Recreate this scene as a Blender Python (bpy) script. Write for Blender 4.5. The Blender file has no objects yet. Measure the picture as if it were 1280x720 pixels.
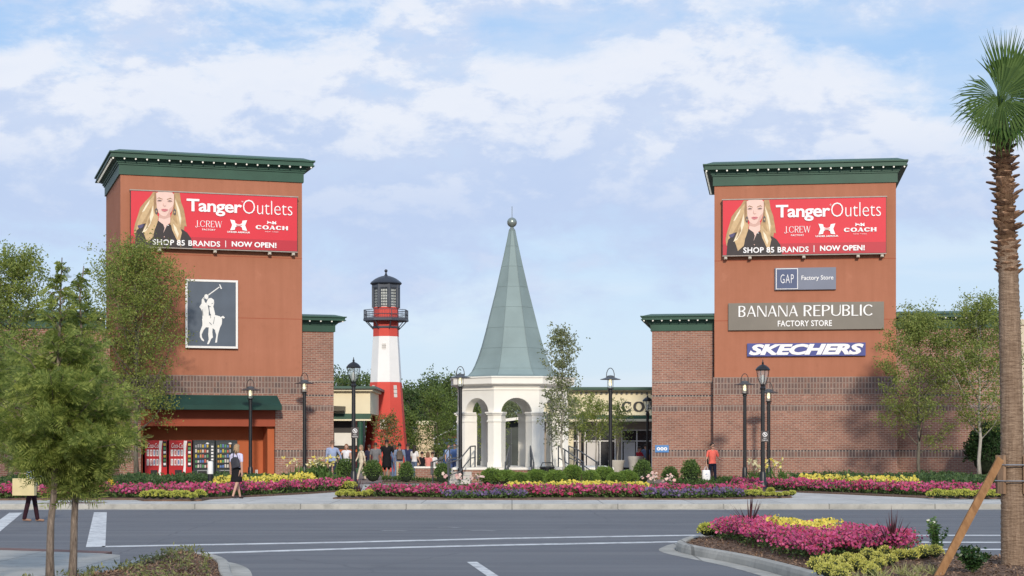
import bpy, bmesh, math, random
import numpy as np
from mathutils import Vector, Matrix

R = math.radians
rng = np.random.default_rng(7)
random.seed(7)
scene = bpy.context.scene
COL = scene.collection

# ------------------------------------------------------------------ camera
F = 2200.0          # focal length in photo pixels (1280 wide)
EYE = 1.7           # eye height over the pavement
HZ = 555.0          # horizon row in the photo
cam_d = bpy.data.cameras.new('camera')
cam = bpy.data.objects.new('camera', cam_d)
COL.objects.link(cam)
cam.location = (0, 0, EYE)
cam.rotation_euler = (R(90), 0, 0)
cam_d.sensor_width = 36.0
cam_d.lens = F / 1280 * 36.0
cam_d.shift_y = (HZ - 360) / 1280
cam_d.clip_start = 0.2
cam_d.clip_end = 9000
scene.camera = cam

# ------------------------------------------------------------------ sun, sky, exposure
SUN_EL, SUN_AZ = R(23), R(5)      # azimuth: where the sun stands, measured from behind the camera (-Y), minus = left
sd = bpy.data.lights.new('sun', 'SUN')
sun = bpy.data.objects.new('sun', sd)
COL.objects.link(sun)
sd.energy = 2.9
sd.angle = R(4.0)
sd.color = (1.0, 0.90, 0.76)
to_sun = Vector((math.sin(SUN_AZ) * math.cos(SUN_EL), -math.cos(SUN_AZ) * math.cos(SUN_EL), math.sin(SUN_EL)))
sun.rotation_euler = to_sun.to_track_quat('Z', 'Y').to_euler()
sun.location = (-20, -30, 40)

world = bpy.data.worlds.new('World')
scene.world = world
world.use_nodes = True


def world_nodes():
    nt = world.node_tree
    N, L = nt.nodes, nt.links
    N.clear()
    out = N.new('ShaderNodeOutputWorld')
    bg = N.new('ShaderNodeBackground')
    bg.inputs['Strength'].default_value = 0.130
    sky = N.new('ShaderNodeTexSky')
    sky.sky_type = 'NISHITA'
    sky.sun_disc = False
    sky.sun_elevation = SUN_EL
    sky.sun_rotation = math.atan2(to_sun.x, to_sun.y)
    sky.air_density = 1.0
    sky.dust_density = 0.6
    sky.ozone_density = 1.6

    def math_n(op, a, b=None, c=None, clamp=False):
        n = N.new('ShaderNodeMath')
        n.operation = op
        n.use_clamp = clamp
        for i, x in enumerate((a, b, c)):
            if x is None:
                continue
            if hasattr(x, 'links') or hasattr(x, 'is_linked'):
                L.new(x, n.inputs[i])
            else:
                n.inputs[i].default_value = x
        return n.outputs[0]

    def smooth(x, lo, hi):
        n = N.new('ShaderNodeMapRange')
        n.interpolation_type = 'SMOOTHSTEP'
        n.inputs['From Min'].default_value = lo
        n.inputs['From Max'].default_value = hi
        L.new(x, n.inputs['Value'])
        return n.outputs['Result']

    tc = N.new('ShaderNodeTexCoord')
    sep = N.new('ShaderNodeSeparateXYZ')
    L.new(tc.outputs['Generated'], sep.inputs[0])
    X, Y, Z = sep.outputs
    # azimuth and elevation of the looked-at direction (radians)
    az = math_n('ARCTAN2', X, math_n('ABSOLUTE', Y))
    el = math_n('ARCSINE', Z)

    def cloud(scale_a, scale_e, off, detail, d_el=0.0, rough=0.55):
        c = N.new('ShaderNodeCombineXYZ')
        L.new(math_n('MULTIPLY', az, scale_a), c.inputs[0])
        L.new(math_n('MULTIPLY', math_n('ADD', el, d_el), scale_e), c.inputs[1])
        c.inputs[2].default_value = off
        n = N.new('ShaderNodeTexNoise')
        n.inputs['Scale'].default_value = 1.0
        n.inputs['Detail'].default_value = detail
        n.inputs['Roughness'].default_value = rough
        n.inputs['Distortion'].default_value = 0.25
        L.new(c.outputs[0], n.inputs['Vector'])
        return n.outputs['Fac']

    def bank(d_el):
        # height profile: a bank of cloud between about 7.5 and 13.5 degrees, thinning above and below
        e = math_n('ADD', el, d_el)
        prof = N.new('ShaderNodeFloatCurve')
        cm = prof.mapping.curves[0]
        pts = [(0.0, 0.10), (0.18, 0.16), (0.36, 0.36), (0.45, 0.62), (0.55, 0.80), (0.70, 0.74), (0.80, 0.60), (0.885, 0.47), (0.94, 0.52), (1.0, 0.47)]
        cm.points[0].location = pts[0]
        cm.points[1].location = pts[-1]
        for p in pts[1:-1]:
            cm.points.new(*p)
        prof.mapping.update()
        mr = math_n('DIVIDE', e, 0.262, clamp=True)
        L.new(mr, prof.inputs['Value'])
        prof.inputs['Factor'].default_value = 1.0
        p = prof.outputs[0]
        # thinner towards the right
        r = smooth(az, 0.14, 0.30)
        p = math_n('SUBTRACT', p, math_n('MULTIPLY', r, 0.16))
        n1 = cloud(8.0, 17.0, 5.2, 9.0, d_el, 0.58)
        n2 = cloud(26.0, 46.0, 8.1, 8.0, d_el, 0.62)
        d = math_n('ADD', math_n('MULTIPLY', n1, 0.95), math_n('MULTIPLY', n2, 0.42))
        return math_n('ADD', math_n('SUBTRACT', d, 0.655), math_n('MULTIPLY', math_n('SUBTRACT', p, 0.42), 0.62))

    d0 = bank(0.0)
    d1 = bank(0.016)
    fac = smooth(d0, -0.07, 0.20)
    # thin veil everywhere near the horizon and high up
    veil = smooth(cloud(6.0, 30.0, 12.3, 8.0), 0.42, 0.72)
    lit = smooth(math_n('SUBTRACT', d0, d1), -0.05, 0.105)
    thick = smooth(d0, 0.02, 0.36)
    ccol = N.new('ShaderNodeMix'); ccol.data_type = 'RGBA'
    ccol.inputs['A'].default_value = (3.65, 4.55, 6.4, 1)     # shaded cloud (before the background strength)
    ccol.inputs['B'].default_value = (6.2, 6.45, 7.05, 1)      # sunlit cloud
    inv = math_n('SUBTRACT', 1.0, math_n('MULTIPLY', thick, 0.62))
    lm = math_n('ADD', math_n('MULTIPLY', lit, 0.75), math_n('MULTIPLY', inv, 0.45), clamp=True)
    low = smooth(el, 0.125, 0.185)
    lm = math_n('MULTIPLY', lm, math_n('ADD', math_n('MULTIPLY', low, 0.68), 0.32), clamp=True)
    L.new(lm, ccol.inputs['Factor'])
    base = N.new('ShaderNodeMix'); base.data_type = 'RGBA'
    base.inputs['Factor'].default_value = 0.80
    grad = N.new('ShaderNodeMix'); grad.data_type = 'RGBA'
    L.new(smooth(el, 0.06, 0.25), grad.inputs['Factor'])
    grad.inputs['A'].default_value = (4.45, 5.55, 6.95, 1)
    grad.inputs['B'].default_value = (2.95, 4.6, 7.0, 1)
    gv = N.new('ShaderNodeMix'); gv.data_type = 'RGBA'
    L.new(math_n('MULTIPLY', veil, 0.55), gv.inputs['Factor'])
    L.new(grad.outputs['Result'], gv.inputs['A'])
    gv.inputs['B'].default_value = (5.6, 6.15, 7.0, 1)
    tint = N.new('ShaderNodeMix'); tint.data_type = 'RGBA'; tint.blend_type = 'MULTIPLY'
    tint.inputs['Factor'].default_value = 1.0
    L.new(sky.outputs[0], tint.inputs['A'])
    tint.inputs['B'].default_value = (0.86, 0.86, 0.92, 1)
    L.new(tint.outputs['Result'], base.inputs['A'])
    L.new(gv.outputs['Result'], base.inputs['B'])
    fin = N.new('ShaderNodeMix'); fin.data_type = 'RGBA'
    L.new(math_n('MULTIPLY', fac, 0.93), fin.inputs['Factor'])
    L.new(base.outputs['Result'], fin.inputs['A'])
    L.new(ccol.outputs['Result'], fin.inputs['B'])
    L.new(fin.outputs['Result'], bg.inputs['Color'])
    L.new(bg.outputs[0], out.inputs[0])


world_nodes()
scene.view_settings.view_transform = 'Standard'
scene.view_settings.look = 'None'
scene.view_settings.exposure = 0.08
scene.view_settings.gamma = 1.0
scene.view_settings.use_curve_mapping = False
scene.cycles.max_bounces = 6
scene.cycles.diffuse_bounces = 3
scene.cycles.glossy_bounces = 3
scene.cycles.transparent_max_bounces = 8
scene.cycles.use_denoising = True
scene.cycles.sample_clamp_indirect = 4.0


# ------------------------------------------------------------------ pixel bookkeeping (to read positions off the photograph)
def W(px, s):
    """ground position of something seen at column px at a scale of s pixels per metre"""
    return ((px - 640) / s, F / s)


def gs(py, z=0.0):
    return (py - HZ) / (EYE - z)


def G(px, py, z=0.0):
    return W(px, gs(py, z))


def zz(py, s):
    return EYE - (py - HZ) / s


# ------------------------------------------------------------------ materials
def lin(c):
    c = c / 255.0
    return c / 12.92 if c <= 0.04045 else ((c + 0.055) / 1.055) ** 2.4


def rgb(r, g, b):
    return (lin(r), lin(g), lin(b), 1.0)


MATS = {}


def new_mat(name):
    m = bpy.data.materials.new(name)
    m.use_nodes = True
    nt = m.node_tree
    b = nt.nodes['Principled BSDF']
    return m, nt, b


def mixnode(nt, fac, a, b, blend='MIX'):
    n = nt.nodes.new('ShaderNodeMix')
    n.data_type = 'RGBA'
    n.blend_type = blend
    for key, x in (('Factor', fac), ('A', a), ('B', b)):
        if hasattr(x, 'is_linked'):
            nt.links.new(x, n.inputs[key])
        else:
            n.inputs[key].default_value = x
    return n.outputs['Result']


def noise(nt, scale, detail=4, vec=None, rough=0.55):
    n = nt.nodes.new('ShaderNodeTexNoise')
    n.inputs['Scale'].default_value = scale
    n.inputs['Detail'].default_value = detail
    n.inputs['Roughness'].default_value = rough
    if vec is not None:
        nt.links.new(vec, n.inputs['Vector'])
    return n.outputs['Fac']


def ramp(nt, x, lo, hi):
    n = nt.nodes.new('ShaderNodeMapRange')
    n.inputs['From Min'].default_value = lo
    n.inputs['From Max'].default_value = hi
    nt.links.new(x, n.inputs['Value'])
    return n.outputs['Result']


def coords(nt, kind='Object'):
    return nt.nodes.new('ShaderNodeTexCoord').outputs[kind]


def bump(nt, b, h, strength=0.3, dist=0.01):
    n = nt.nodes.new('ShaderNodeBump')
    n.inputs['Strength'].default_value = strength
    n.inputs['Distance'].default_value = dist
    nt.links.new(h, n.inputs['Height'])
    nt.links.new(n.outputs[0], b.inputs['Normal'])


def plain(name, c, rough=0.6, vary=0.12, scale=3.0, metal=0.0, spec=0.4, bmp=0.0, bscale=40, coat=0.0):
    """a coloured surface with faint mottling"""
    if name in MATS:
        return MATS[name]
    m, nt, b = new_mat(name)
    b.inputs['Roughness'].default_value = rough
    b.inputs['Metallic'].default_value = metal
    b.inputs['Specular IOR Level'].default_value = spec
    if coat:
        b.inputs['Coat Weight'].default_value = coat
    if vary:
        v = coords(nt)
        f = ramp(nt, noise(nt, scale, 5, v), 0.3, 0.7)
        lo = tuple(x * (1 - vary) for x in c[:3]) + (1,)
        hi = tuple(min(1, x * (1 + vary)) for x in c[:3]) + (1,)
        nt.links.new(mixnode(nt, f, lo, hi), b.inputs['Base Color'])
        if bmp:
            bump(nt, b, noise(nt, bscale, 3, v), bmp, 0.01)
    else:
        b.inputs['Base Color'].default_value = c
    MATS[name] = m
    return m


def brick(name, c1, c2, mortar, bw=0.22, rh=0.08, ms=0.012, offset=0.5, stain=0.16, rough=0.85):
    if name in MATS:
        return MATS[name]
    m, nt, b = new_mat(name)
    uv = coords(nt, 'UV')
    t = nt.nodes.new('ShaderNodeTexBrick')
    nt.links.new(uv, t.inputs['Vector'])
    t.inputs['Color1'].default_value = c1
    t.inputs['Color2'].default_value = c2
    t.inputs['Mortar'].default_value = mortar
    t.inputs['Scale'].default_value = 1.0
    t.inputs['Brick Width'].default_value = bw
    t.inputs['Row Height'].default_value = rh
    t.inputs['Mortar Size'].default_value = ms
    t.inputs['Mortar Smooth'].default_value = 0.2
    t.inputs['Bias'].default_value = 0.0
    t.offset = offset
    f = ramp(nt, noise(nt, 0.55, 7, uv, 0.7), 0.3, 0.72)
    col = mixnode(nt, f, tuple(1 - stain * 1.3 for _ in range(3)) + (1,), (1.0 + stain * .7, 1.0 + stain * .75, 1.0 + stain * .85, 1))
    sp_ = ramp(nt, noise(nt, 1.7, 6, uv, 0.7), 0.60, 0.74)
    col = mixnode(nt, sp_, col, (1.28, 1.33, 1.38, 1))
    col = mixnode(nt, 1.0, t.outputs['Color'], col, 'MULTIPLY')
    f2 = ramp(nt, noise(nt, 9.0, 3, uv), 0.25, 0.75)
    col = mixnode(nt, 1.0, col, mixnode(nt, f2, (0.86, 0.86, 0.86, 1), (1.1, 1.08, 1.06, 1)), 'MULTIPLY')
    nt.links.new(col, b.inputs['Base Color'])
    b.inputs['Roughness'].default_value = rough
    b.inputs['Specular IOR Level'].default_value = 0.25
    inv = nt.nodes.new('ShaderNodeMath'); inv.operation = 'SUBTRACT'
    inv.inputs[0].default_value = 1.0
    nt.links.new(t.outputs['Fac'], inv.inputs[1])
    bump(nt, b, inv.outputs[0], 0.5, 0.008)
    MATS[name] = m
    return m


def leafmat(name, c_dark, c_light, trans=0.25, rough=0.55, spec=0.3):
    """foliage or petals: every leaf gets its own tone between two"""
    if name in MATS:
        return MATS[name]
    m, nt, b = new_mat(name)
    g = nt.nodes.new('ShaderNodeNewGeometry')
    col = mixnode(nt, g.outputs['Random Per Island'], c_dark, c_light)
    v = coords(nt)
    f = ramp(nt, noise(nt, 1.6, 3, v), 0.3, 0.7)
    col = mixnode(nt, 1.0, col, mixnode(nt, f, (0.78, 0.82, 0.8, 1), (1.15, 1.12, 1.0, 1)), 'MULTIPLY')
    nt.links.new(col, b.inputs['Base Color'])
    b.inputs['Roughness'].default_value = rough
    b.inputs['Specular IOR Level'].default_value = spec
    tr = nt.nodes.new('ShaderNodeBsdfTranslucent')
    nt.links.new(col, tr.inputs['Color'])
    mx = nt.nodes.new('ShaderNodeMixShader')
    mx.inputs[0].default_value = trans
    out = nt.nodes['Material Output']
    nt.links.new(b.outputs[0], mx.inputs[1])
    nt.links.new(tr.outputs[0], mx.inputs[2])
    nt.links.new(mx.outputs[0], out.inputs['Surface'])
    MATS[name] = m
    return m


def glass(name, c, rough=0.06):
    if name in MATS:
        return MATS[name]
    m, nt, b = new_mat(name)
    b.inputs['Base Color'].default_value = c
    b.inputs['Roughness'].default_value = rough
    b.inputs['Specular IOR Level'].default_value = 0.8
    MATS[name] = m
    return m


def clearglass(name):
    if name in MATS:
        return MATS[name]
    m, nt, b = new_mat(name)
    tr = nt.nodes.new('ShaderNodeBsdfTransparent')
    tr.inputs[0].default_value = (0.93, 0.95, 0.95, 1)
    mx = nt.nodes.new('ShaderNodeMixShader')
    mx.inputs[0].default_value = 0.25
    b.inputs['Base Color'].default_value = (0.6, 0.65, 0.66, 1)
    b.inputs['Roughness'].default_value = 0.1
    nt.links.new(tr.outputs[0], mx.inputs[1])
    nt.links.new(b.outputs[0], mx.inputs[2])
    nt.links.new(mx.outputs[0], nt.nodes['Material Output'].inputs['Surface'])
    MATS[name] = m
    return m


def glow(name, c, strength):
    if name in MATS:
        return MATS[name]
    m, nt, b = new_mat(name)
    b.inputs['Base Color'].default_value = c
    b.inputs['Emission Color'].default_value = c
    b.inputs['Emission Strength'].default_value = strength
    MATS[name] = m
    return m


# ------------------------------------------------------------------ mesh helpers
class MB:
    """collects shapes and links them as ONE mesh object"""

    def __init__(self):
        self.v, self.f, self.m = [], [], []

    def add(self, vs, fs, mi=0):
        o = len(self.v)
        self.v.extend(tuple(map(float, p)) for p in vs)
        self.f.extend(tuple(i + o for i in q) for q in fs)
        self.m.extend([mi] * len(fs))
        return self

    def box(self, x0, x1, y0, y1, z0, z1, mi=0):
        vs = [(x0, y0, z0), (x1, y0, z0), (x1, y1, z0), (x0, y1, z0), (x0, y0, z1), (x1, y0, z1), (x1, y1, z1), (x0, y1, z1)]
        fs = [(3, 2, 1, 0), (4, 5, 6, 7), (0, 1, 5, 4), (1, 2, 6, 5), (2, 3, 7, 6), (3, 0, 4, 7)]
        return self.add(vs, fs, mi)

    def bevbox(self, x0, x1, y0, y1, z0, z1, r=0.01, mi=0):
        """a box with chamfered vertical and top edges"""
        def ring(d, z):
            return [(x0 + r - d, y0 - d + r * 0 + (0 if d == 0 else 0), z)]
        pts = lambda i, c: [(x0 + i + c, y0 + i), (x1 - i - c, y0 + i), (x1 - i, y0 + i + c), (x1 - i, y1 - i - c), (x1 - i - c, y1 - i), (x0 + i + c, y1 - i), (x0 + i, y1 - i - c), (x0 + i, y0 + i + c)]
        rings = [(pts(0, r), z0), (pts(0, r), z1 - r), (pts(r, r), z1)]
        return self.rings([[(x, y, z) for x, y in p] for p, z in rings], mi)

    def rings(self, rings, mi=0, cap=True, closed=True):
        n = len(rings[0])
        vs = [p for r_ in rings for p in r_]
        fs = []
        for k in range(len(rings) - 1):
            for i in range(n if closed else n - 1):
                j = (i + 1) % n
                fs.append((k * n + i, k * n + j, (k + 1) * n + j, (k + 1) * n + i))
        if cap:
            fs.append(tuple(range(n))[::-1])
            fs.append(tuple(range((len(rings) - 1) * n, len(rings) * n)))
        return self.add(vs, fs, mi)

    def prism(self, poly, z0, z1, mi=0):
        return self.rings([[(x, y, z0) for x, y in poly], [(x, y, z1) for x, y in poly]], mi)

    def slab_xz(self, poly, y0, y1, mi=0):
        """outline in x,z given thickness from y0 (front) to y1"""
        return self.rings([[(x, y0, z) for x, z in poly], [(x, y1, z) for x, z in poly]], mi)

    def flat_xz(self, poly, y, mi=0):
        return self.add([(x, y, z) for x, z in poly], [tuple(range(len(poly)))], mi)

    def tube(self, path, radii, n=8, mi=0, cap=True, sx=1.0):
        path = [Vector(p) for p in path]
        if not hasattr(radii, '__len__'):
            radii = [radii] * len(path)
        rs = []
        prev = None
        for i, p in enumerate(path):
            t = (path[min(i + 1, len(path) - 1)] - path[max(i - 1, 0)])
            if t.length < 1e-9:
                t = Vector((0, 0, 1))
            t.normalize()
            if prev is None:
                a = Vector((1, 0, 0)) if abs(t.x) < 0.9 else Vector((0, 1, 0))
            else:
                a = prev
            u = (a - t * a.dot(t))
            if u.length < 1e-6:
                u = t.orthogonal()
            u.normalize()
            prev = u
            w = t.cross(u)
            rs.append([tuple(p + (u * math.cos(2 * math.pi * k / n) * sx + w * math.sin(2 * math.pi * k / n)) * radii[i]) for k in range(n)])
        return self.rings(rs, mi, cap)

    def lathe(self, prof, n=16, c=(0, 0, 0), mi=0, ph=0.0, cap=True):
        rs = [[(c[0] + r_ * math.cos(2 * math.pi * k / n + ph), c[1] + r_ * math.sin(2 * math.pi * k / n + ph), c[2] + z) for k in range(n)] for r_, z in prof]
        return self.rings(rs, mi, cap)

    def ball(self, c, r, n=10, mi=0, sz=1.0, sy=1.0):
        k = max(4, n // 2)
        prof = [(max(1e-4, r * math.sin(math.pi * i / k)), -r * sz * math.cos(math.pi * i / k)) for i in range(k + 1)]
        o = len(self.v)
        self.lathe(prof, n, (0, 0, 0), mi)
        for i in range(o, len(self.v)):
            x, y, z = self.v[i]
            self.v[i] = (x + c[0], y * sy + c[1], z + c[2])
        return self

    def xform(self, M, start=0):
        for i in range(start, len(self.v)):
            self.v[i] = tuple(M @ Vector(self.v[i]))
        return self

    def build(self, name, mats, parent=None, smooth=False, loc=None, recalc=True):
        me = bpy.data.meshes.new(name)
        me.from_pydata(self.v, [], self.f)
        if not isinstance(mats, (list, tuple)):
            mats = [mats]
        for m in mats:
            me.materials.append(m)
        me.polygons.foreach_set('material_index', self.m)
        if recalc:
            bm = bmesh.new()
            bm.from_mesh(me)
            bmesh.ops.recalc_face_normals(bm, faces=bm.faces)
            bm.to_mesh(me)
            bm.free()
        uv = me.uv_layers.new(name='UVMap')
        co = np.array(self.v, dtype=np.float64)
        data = np.zeros((len(me.loops), 2))
        for p in me.polygons:
            nx, ny, nz = p.normal
            li = list(p.loop_indices)
            vi = [me.loops[l].vertex_index for l in li]
            c = co[vi]
            if abs(nz) > 0.75:
                data[li, 0] = c[:, 0]; data[li, 1] = c[:, 1]
            else:
                h = math.hypot(nx, ny) or 1.0
                data[li, 0] = c[:, 0] * (-ny / h) + c[:, 1] * (nx / h)
                data[li, 1] = c[:, 2]
        uv.data.foreach_set('uv', data.ravel())
        if smooth:
            me.polygons.foreach_set('use_smooth', [True] * len(me.polygons))
            if smooth != 'all':
                try:
                    me.set_sharp_from_angle(angle=R(35))
                except Exception:
                    pass
        me.update()
        o = bpy.data.objects.new(name, me)
        COL.objects.link(o)
        if parent is not None:
            o.parent = parent
        if loc is not None:
            o.location = loc
        return o


def npmesh(name, verts, k, mats, parent=None, midx=None, smooth=False, loc=None):
    """mesh of equal k-sided faces, k consecutive vertices each"""
    n = len(verts) // k
    me = bpy.data.meshes.new(name)
    me.vertices.add(n * k)
    me.vertices.foreach_set('co', np.asarray(verts, dtype=np.float32).ravel())
    me.loops.add(n * k)
    me.loops.foreach_set('vertex_index', np.arange(n * k, dtype=np.int32))
    me.polygons.add(n)
    me.polygons.foreach_set('loop_start', np.arange(0, n * k, k, dtype=np.int32))
    me.polygons.foreach_set('loop_total', np.full(n, k, dtype=np.int32))
    if not isinstance(mats, (list, tuple)):
        mats = [mats]
    for m in mats:
        me.materials.append(m)
    if midx is not None:
        me.polygons.foreach_set('material_index', np.asarray(midx, dtype=np.int32))
    me.update(calc_edges=True)
    me.validate()
    o = bpy.data.objects.new(name, me)
    COL.objects.link(o)
    if parent is not None:
        o.parent = parent
    if loc is not None:
        o.location = loc
    return o


def empty(name, loc=(0, 0, 0), rz=0.0):
    o = bpy.data.objects.new(name, None)
    o.empty_display_size = 0.3
    COL.objects.link(o)
    o.location = loc
    o.rotation_euler = (0, 0, rz)
    return o


def tag(o, label, cat, group=None, kind=None):
    o['label'] = label
    o['category'] = cat
    if group:
        o['group'] = group
    if kind:
        o['kind'] = kind
    return o


def structure(o):
    o['kind'] = 'structure'
    return o


def kids(o):
    return [c for c in bpy.data.objects if c.parent is o]


def copy_tree(o, parent=None):
    c = o.copy()
    COL.objects.link(c)
    c.parent = parent
    for ch in kids(o):
        copy_tree(ch, c)
    return c


def inpoly(x, y, poly):
    x = np.asarray(x); y = np.asarray(y)
    r = np.zeros(x.shape, bool)
    n = len(poly)
    for i in range(n):
        x0, y0 = poly[i]; x1, y1 = poly[(i + 1) % n]
        c = ((y0 > y) != (y1 > y)) & (x < (x1 - x0) * (y - y0) / ((y1 - y0) if y1 != y0 else 1e-12) + x0)
        r ^= c
    return r


def edgedist(x, y, poly):
    d = np.full(np.shape(x), 1e9)
    n = len(poly)
    for i in range(n):
        x0, y0 = poly[i]; x1, y1 = poly[(i + 1) % n]
        dx, dy = x1 - x0, y1 - y0
        t = np.clip(((x - x0) * dx + (y - y0) * dy) / (dx * dx + dy * dy + 1e-12), 0, 1)
        d = np.minimum(d, np.hypot(x - x0 - t * dx, y - y0 - t * dy))
    return d


def smoothpoly(pts, k=4):
    """closed Catmull-Rom"""
    out = []
    n = len(pts)
    for i in range(n):
        p0, p1, p2, p3 = (np.array(pts[(i + j - 1) % n]) for j in range(4))
        for t in np.arange(k) / k:
            out.append(tuple(0.5 * (2 * p1 + (p2 - p0) * t + (2 * p0 - 5 * p1 + 4 * p2 - p3) * t * t + (3 * p1 - p0 - 3 * p2 + p3) * t ** 3)))
    return out


def offsetpoly(poly, d):
    """inset a counter-clockwise polygon by d"""
    n = len(poly)
    a = sum(poly[i][0] * poly[(i + 1) % n][1] - poly[(i + 1) % n][0] * poly[i][1] for i in range(n))
    if a < 0:
        d = -d
    out = []
    for i in range(n):
        p0, p1, p2 = (np.array(poly[(i + j - 1) % n]) for j in range(3))
        e = p2 - p0
        e = e / (np.linalg.norm(e) + 1e-12)
        out.append(tuple(p1 + np.array((-e[1], e[0])) * d))
    return out


# ------------------------------------------------------------------ lettering
def text_geo(s, bold=0.0, shear=0.0, space=1.0):
    cu = bpy.data.curves.new('lettering', 'FONT')
    cu.body = s
    cu.offset = bold
    cu.shear = shear
    cu.space_character = space
    cu.resolution_u = 3
    ob = bpy.data.objects.new('lettering', cu)
    COL.objects.link(ob)
    dg = bpy.context.evaluated_depsgraph_get()
    me = bpy.data.meshes.new_from_object(ob.evaluated_get(dg))
    vs = np.array([v.co[:2] for v in me.vertices])
    fs = [tuple(p.vertices) for p in me.polygons]
    bpy.data.objects.remove(ob)
    bpy.data.curves.remove(cu)
    bpy.data.meshes.remove(me)
    lo, hi = vs.min(0), vs.max(0)
    return (vs - lo) / (hi - lo), fs


def put_text(mb, s, x0, x1, z0, z1, y, mi=0, **kw):
    vs, fs = text_geo(s, **kw)
    mb.add([(x0 + (x1 - x0) * u, y, z0 + (z1 - z0) * v) for u, v in vs], fs, mi)


def _arc(cx, cy, rx, ry, a0, a1, thin, thick, n=14, flip=False):
    """arc stroke, heavy where it runs vertically"""
    out = []
    for i in range(n + 1):
        a = R(a0 + (a1 - a0) * i / n)
        w = thin + (thick - thin) * abs(math.cos(a)) ** 1.4
        out.append((cx + rx * math.cos(a), cy + ry * math.sin(a), w, math.cos(a), math.sin(a)))
    quads = []
    for p, q in zip(out, out[1:]):
        quads.append([(p[0] - p[3] * p[2] / 2, p[1] - p[4] * p[2] / 2), (p[0] + p[3] * p[2] / 2, p[1] + p[4] * p[2] / 2),
                      (q[0] + q[3] * q[2] / 2, q[1] + q[4] * q[2] / 2), (q[0] - q[3] * q[2] / 2, q[1] - q[4] * q[2] / 2)])
    return quads


def _ln(x0, y0, x1, y1, w):
    if y0 == y1:      # a bar
        return [[(x0, y0 - w / 2), (x1, y0 - w / 2), (x1, y0 + w / 2), (x0, y0 + w / 2)]]
    return [[(x0 - w / 2, y0), (x0 + w / 2, y0), (x1 + w / 2, y1), (x1 - w / 2, y1)]]


def serif_glyph(ch, wd, t, k, sf):
    """roman capital: wd = width factor, t thin, k thick stroke, sf serif half length"""
    q = []

    def S(x, y):
        if sf:
            q.extend(_ln(x - sf, y + (t * .35 if y < .5 else -t * .35), x + sf, y + (t * .35 if y < .5 else -t * .35), t * .7))
    h = k / 2
    if ch == 'A':
        w = .86 * wd
        q += _ln(h * .6, 0, w / 2, 1, t) + _ln(w - h, 0, w / 2, 1, k) + _ln(w * .2, .33, w * .76, .33, t)
        S(h * .6, 0); S(w - h, 0)
    elif ch == 'B':
        w = .66 * wd
        q += _ln(h, 0, h, 1, k)
        q += _ln(h, 1 - t / 2, w * .5, 1 - t / 2, t) + _ln(h, .52, w * .5, .52, t) + _ln(h, t / 2, w * .5, t / 2, t)
        q += _arc(w * .5, .76, w * .38, .24 - t / 2, -90, 90, t, k * .95) + _arc(w * .5, .26, w * .5 - h, .26 - t / 2, -90, 90, t, k)
    elif ch == 'C':
        w = .92 * wd
        q += _arc(w / 2, .5, w / 2 - h, .5 - t / 2, 42, 318, t, k, 22)
        if sf:
            q += _ln(w * .86, .62, w * .86, .95, t) + _ln(w * .86, .1, w * .86, .3, t)
    elif ch == 'E':
        w = .6 * wd
        q += _ln(h, 0, h, 1, k) + _ln(h, 1 - t / 2, w, 1 - t / 2, t) + _ln(h, .52, w * .85, .52, t) + _ln(h, t / 2, w, t / 2, t)
        if sf:
            q += _ln(w, .78, w, 1, t) + _ln(w, 0, w, .22, t)
    elif ch == 'H':
        w = .86 * wd
        q += _ln(h, 0, h, 1, k) + _ln(w - h, 0, w - h, 1, k) + _ln(h, .52, w - h, .52, t)
        for x in (h, w - h):
            S(x, 0); S(x, 1)
    elif ch == 'I':
        w = k
        q += _ln(h, 0, h, 1, k); S(h, 0); S(h, 1)
    elif ch == 'J':
        w = .4 * wd
        q += _ln(w - h, .1, w - h, 1, k) + _arc(w * .5 - h * .4, .1, w * .5 - h * .6, .2, 180, 360, t, k * .8, 8); S(w - h, 1)
    elif ch == 'L':
        w = .58 * wd
        q += _ln(h, 0, h, 1, k) + _ln(h, t / 2, w, t / 2, t)
        if sf:
            q += _ln(w, 0, w, .24, t)
        S(h, 1)
    elif ch == 'N':
        w = .86 * wd
        q += _ln(t / 2, 0, t / 2, 1, t) + _ln(w - t / 2, 0, w - t / 2, 1, t) + _ln(w - k * .7, 0, k * .7, 1, k)
        S(t / 2, 0); S(t / 2, 1); S(w - t / 2, 1)
    elif ch == 'O':
        w = 1.0 * wd
        q += _arc(w / 2, .5, w / 2 - h, .5 - t / 2, 0, 360, t, k, 28)
    elif ch in 'PR':
        w = .66 * wd
        q += _ln(h, 0, h, 1, k) + _ln(h, 1 - t / 2, w * .5, 1 - t / 2, t) + _ln(h, .48, w * .5, .48, t)
        q += _arc(w * .5, .74, w * .42, .26 - t / 2, -90, 90, t, k)
        S(h, 0)
        if ch == 'R':
            q += _ln(w * 1.02 - h, 0, w * .5, .48, k * .95); w *= 1.06
            S(w - h, 0)
    elif ch == 'U':
        w = .8 * wd
        q += _ln(h, .3, h, 1, k) + _ln(w - t / 2, .3, w - t / 2, 1, t)
        q += _arc(w / 2, .32, w / 2 - h * .75, .32 - t / 2, 180, 360, t, k * .8, 12); S(h, 1); S(w - t / 2, 1)
    elif ch == 'W':
        w = 1.2 * wd
        q += _ln(w * .27, 0, h, 1, k) + _ln(w * .27, 0, w * .5, 1, t) + _ln(w * .73, 0, w * .5, 1, k) + _ln(w * .73, 0, w - h, 1, t)
        S(h, 1); S(w - h, 1)
    elif ch == '.':
        w = k
        q += _ln(h, 0, h, k * .8, k)
    else:
        w = .4
    return q, w


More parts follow.
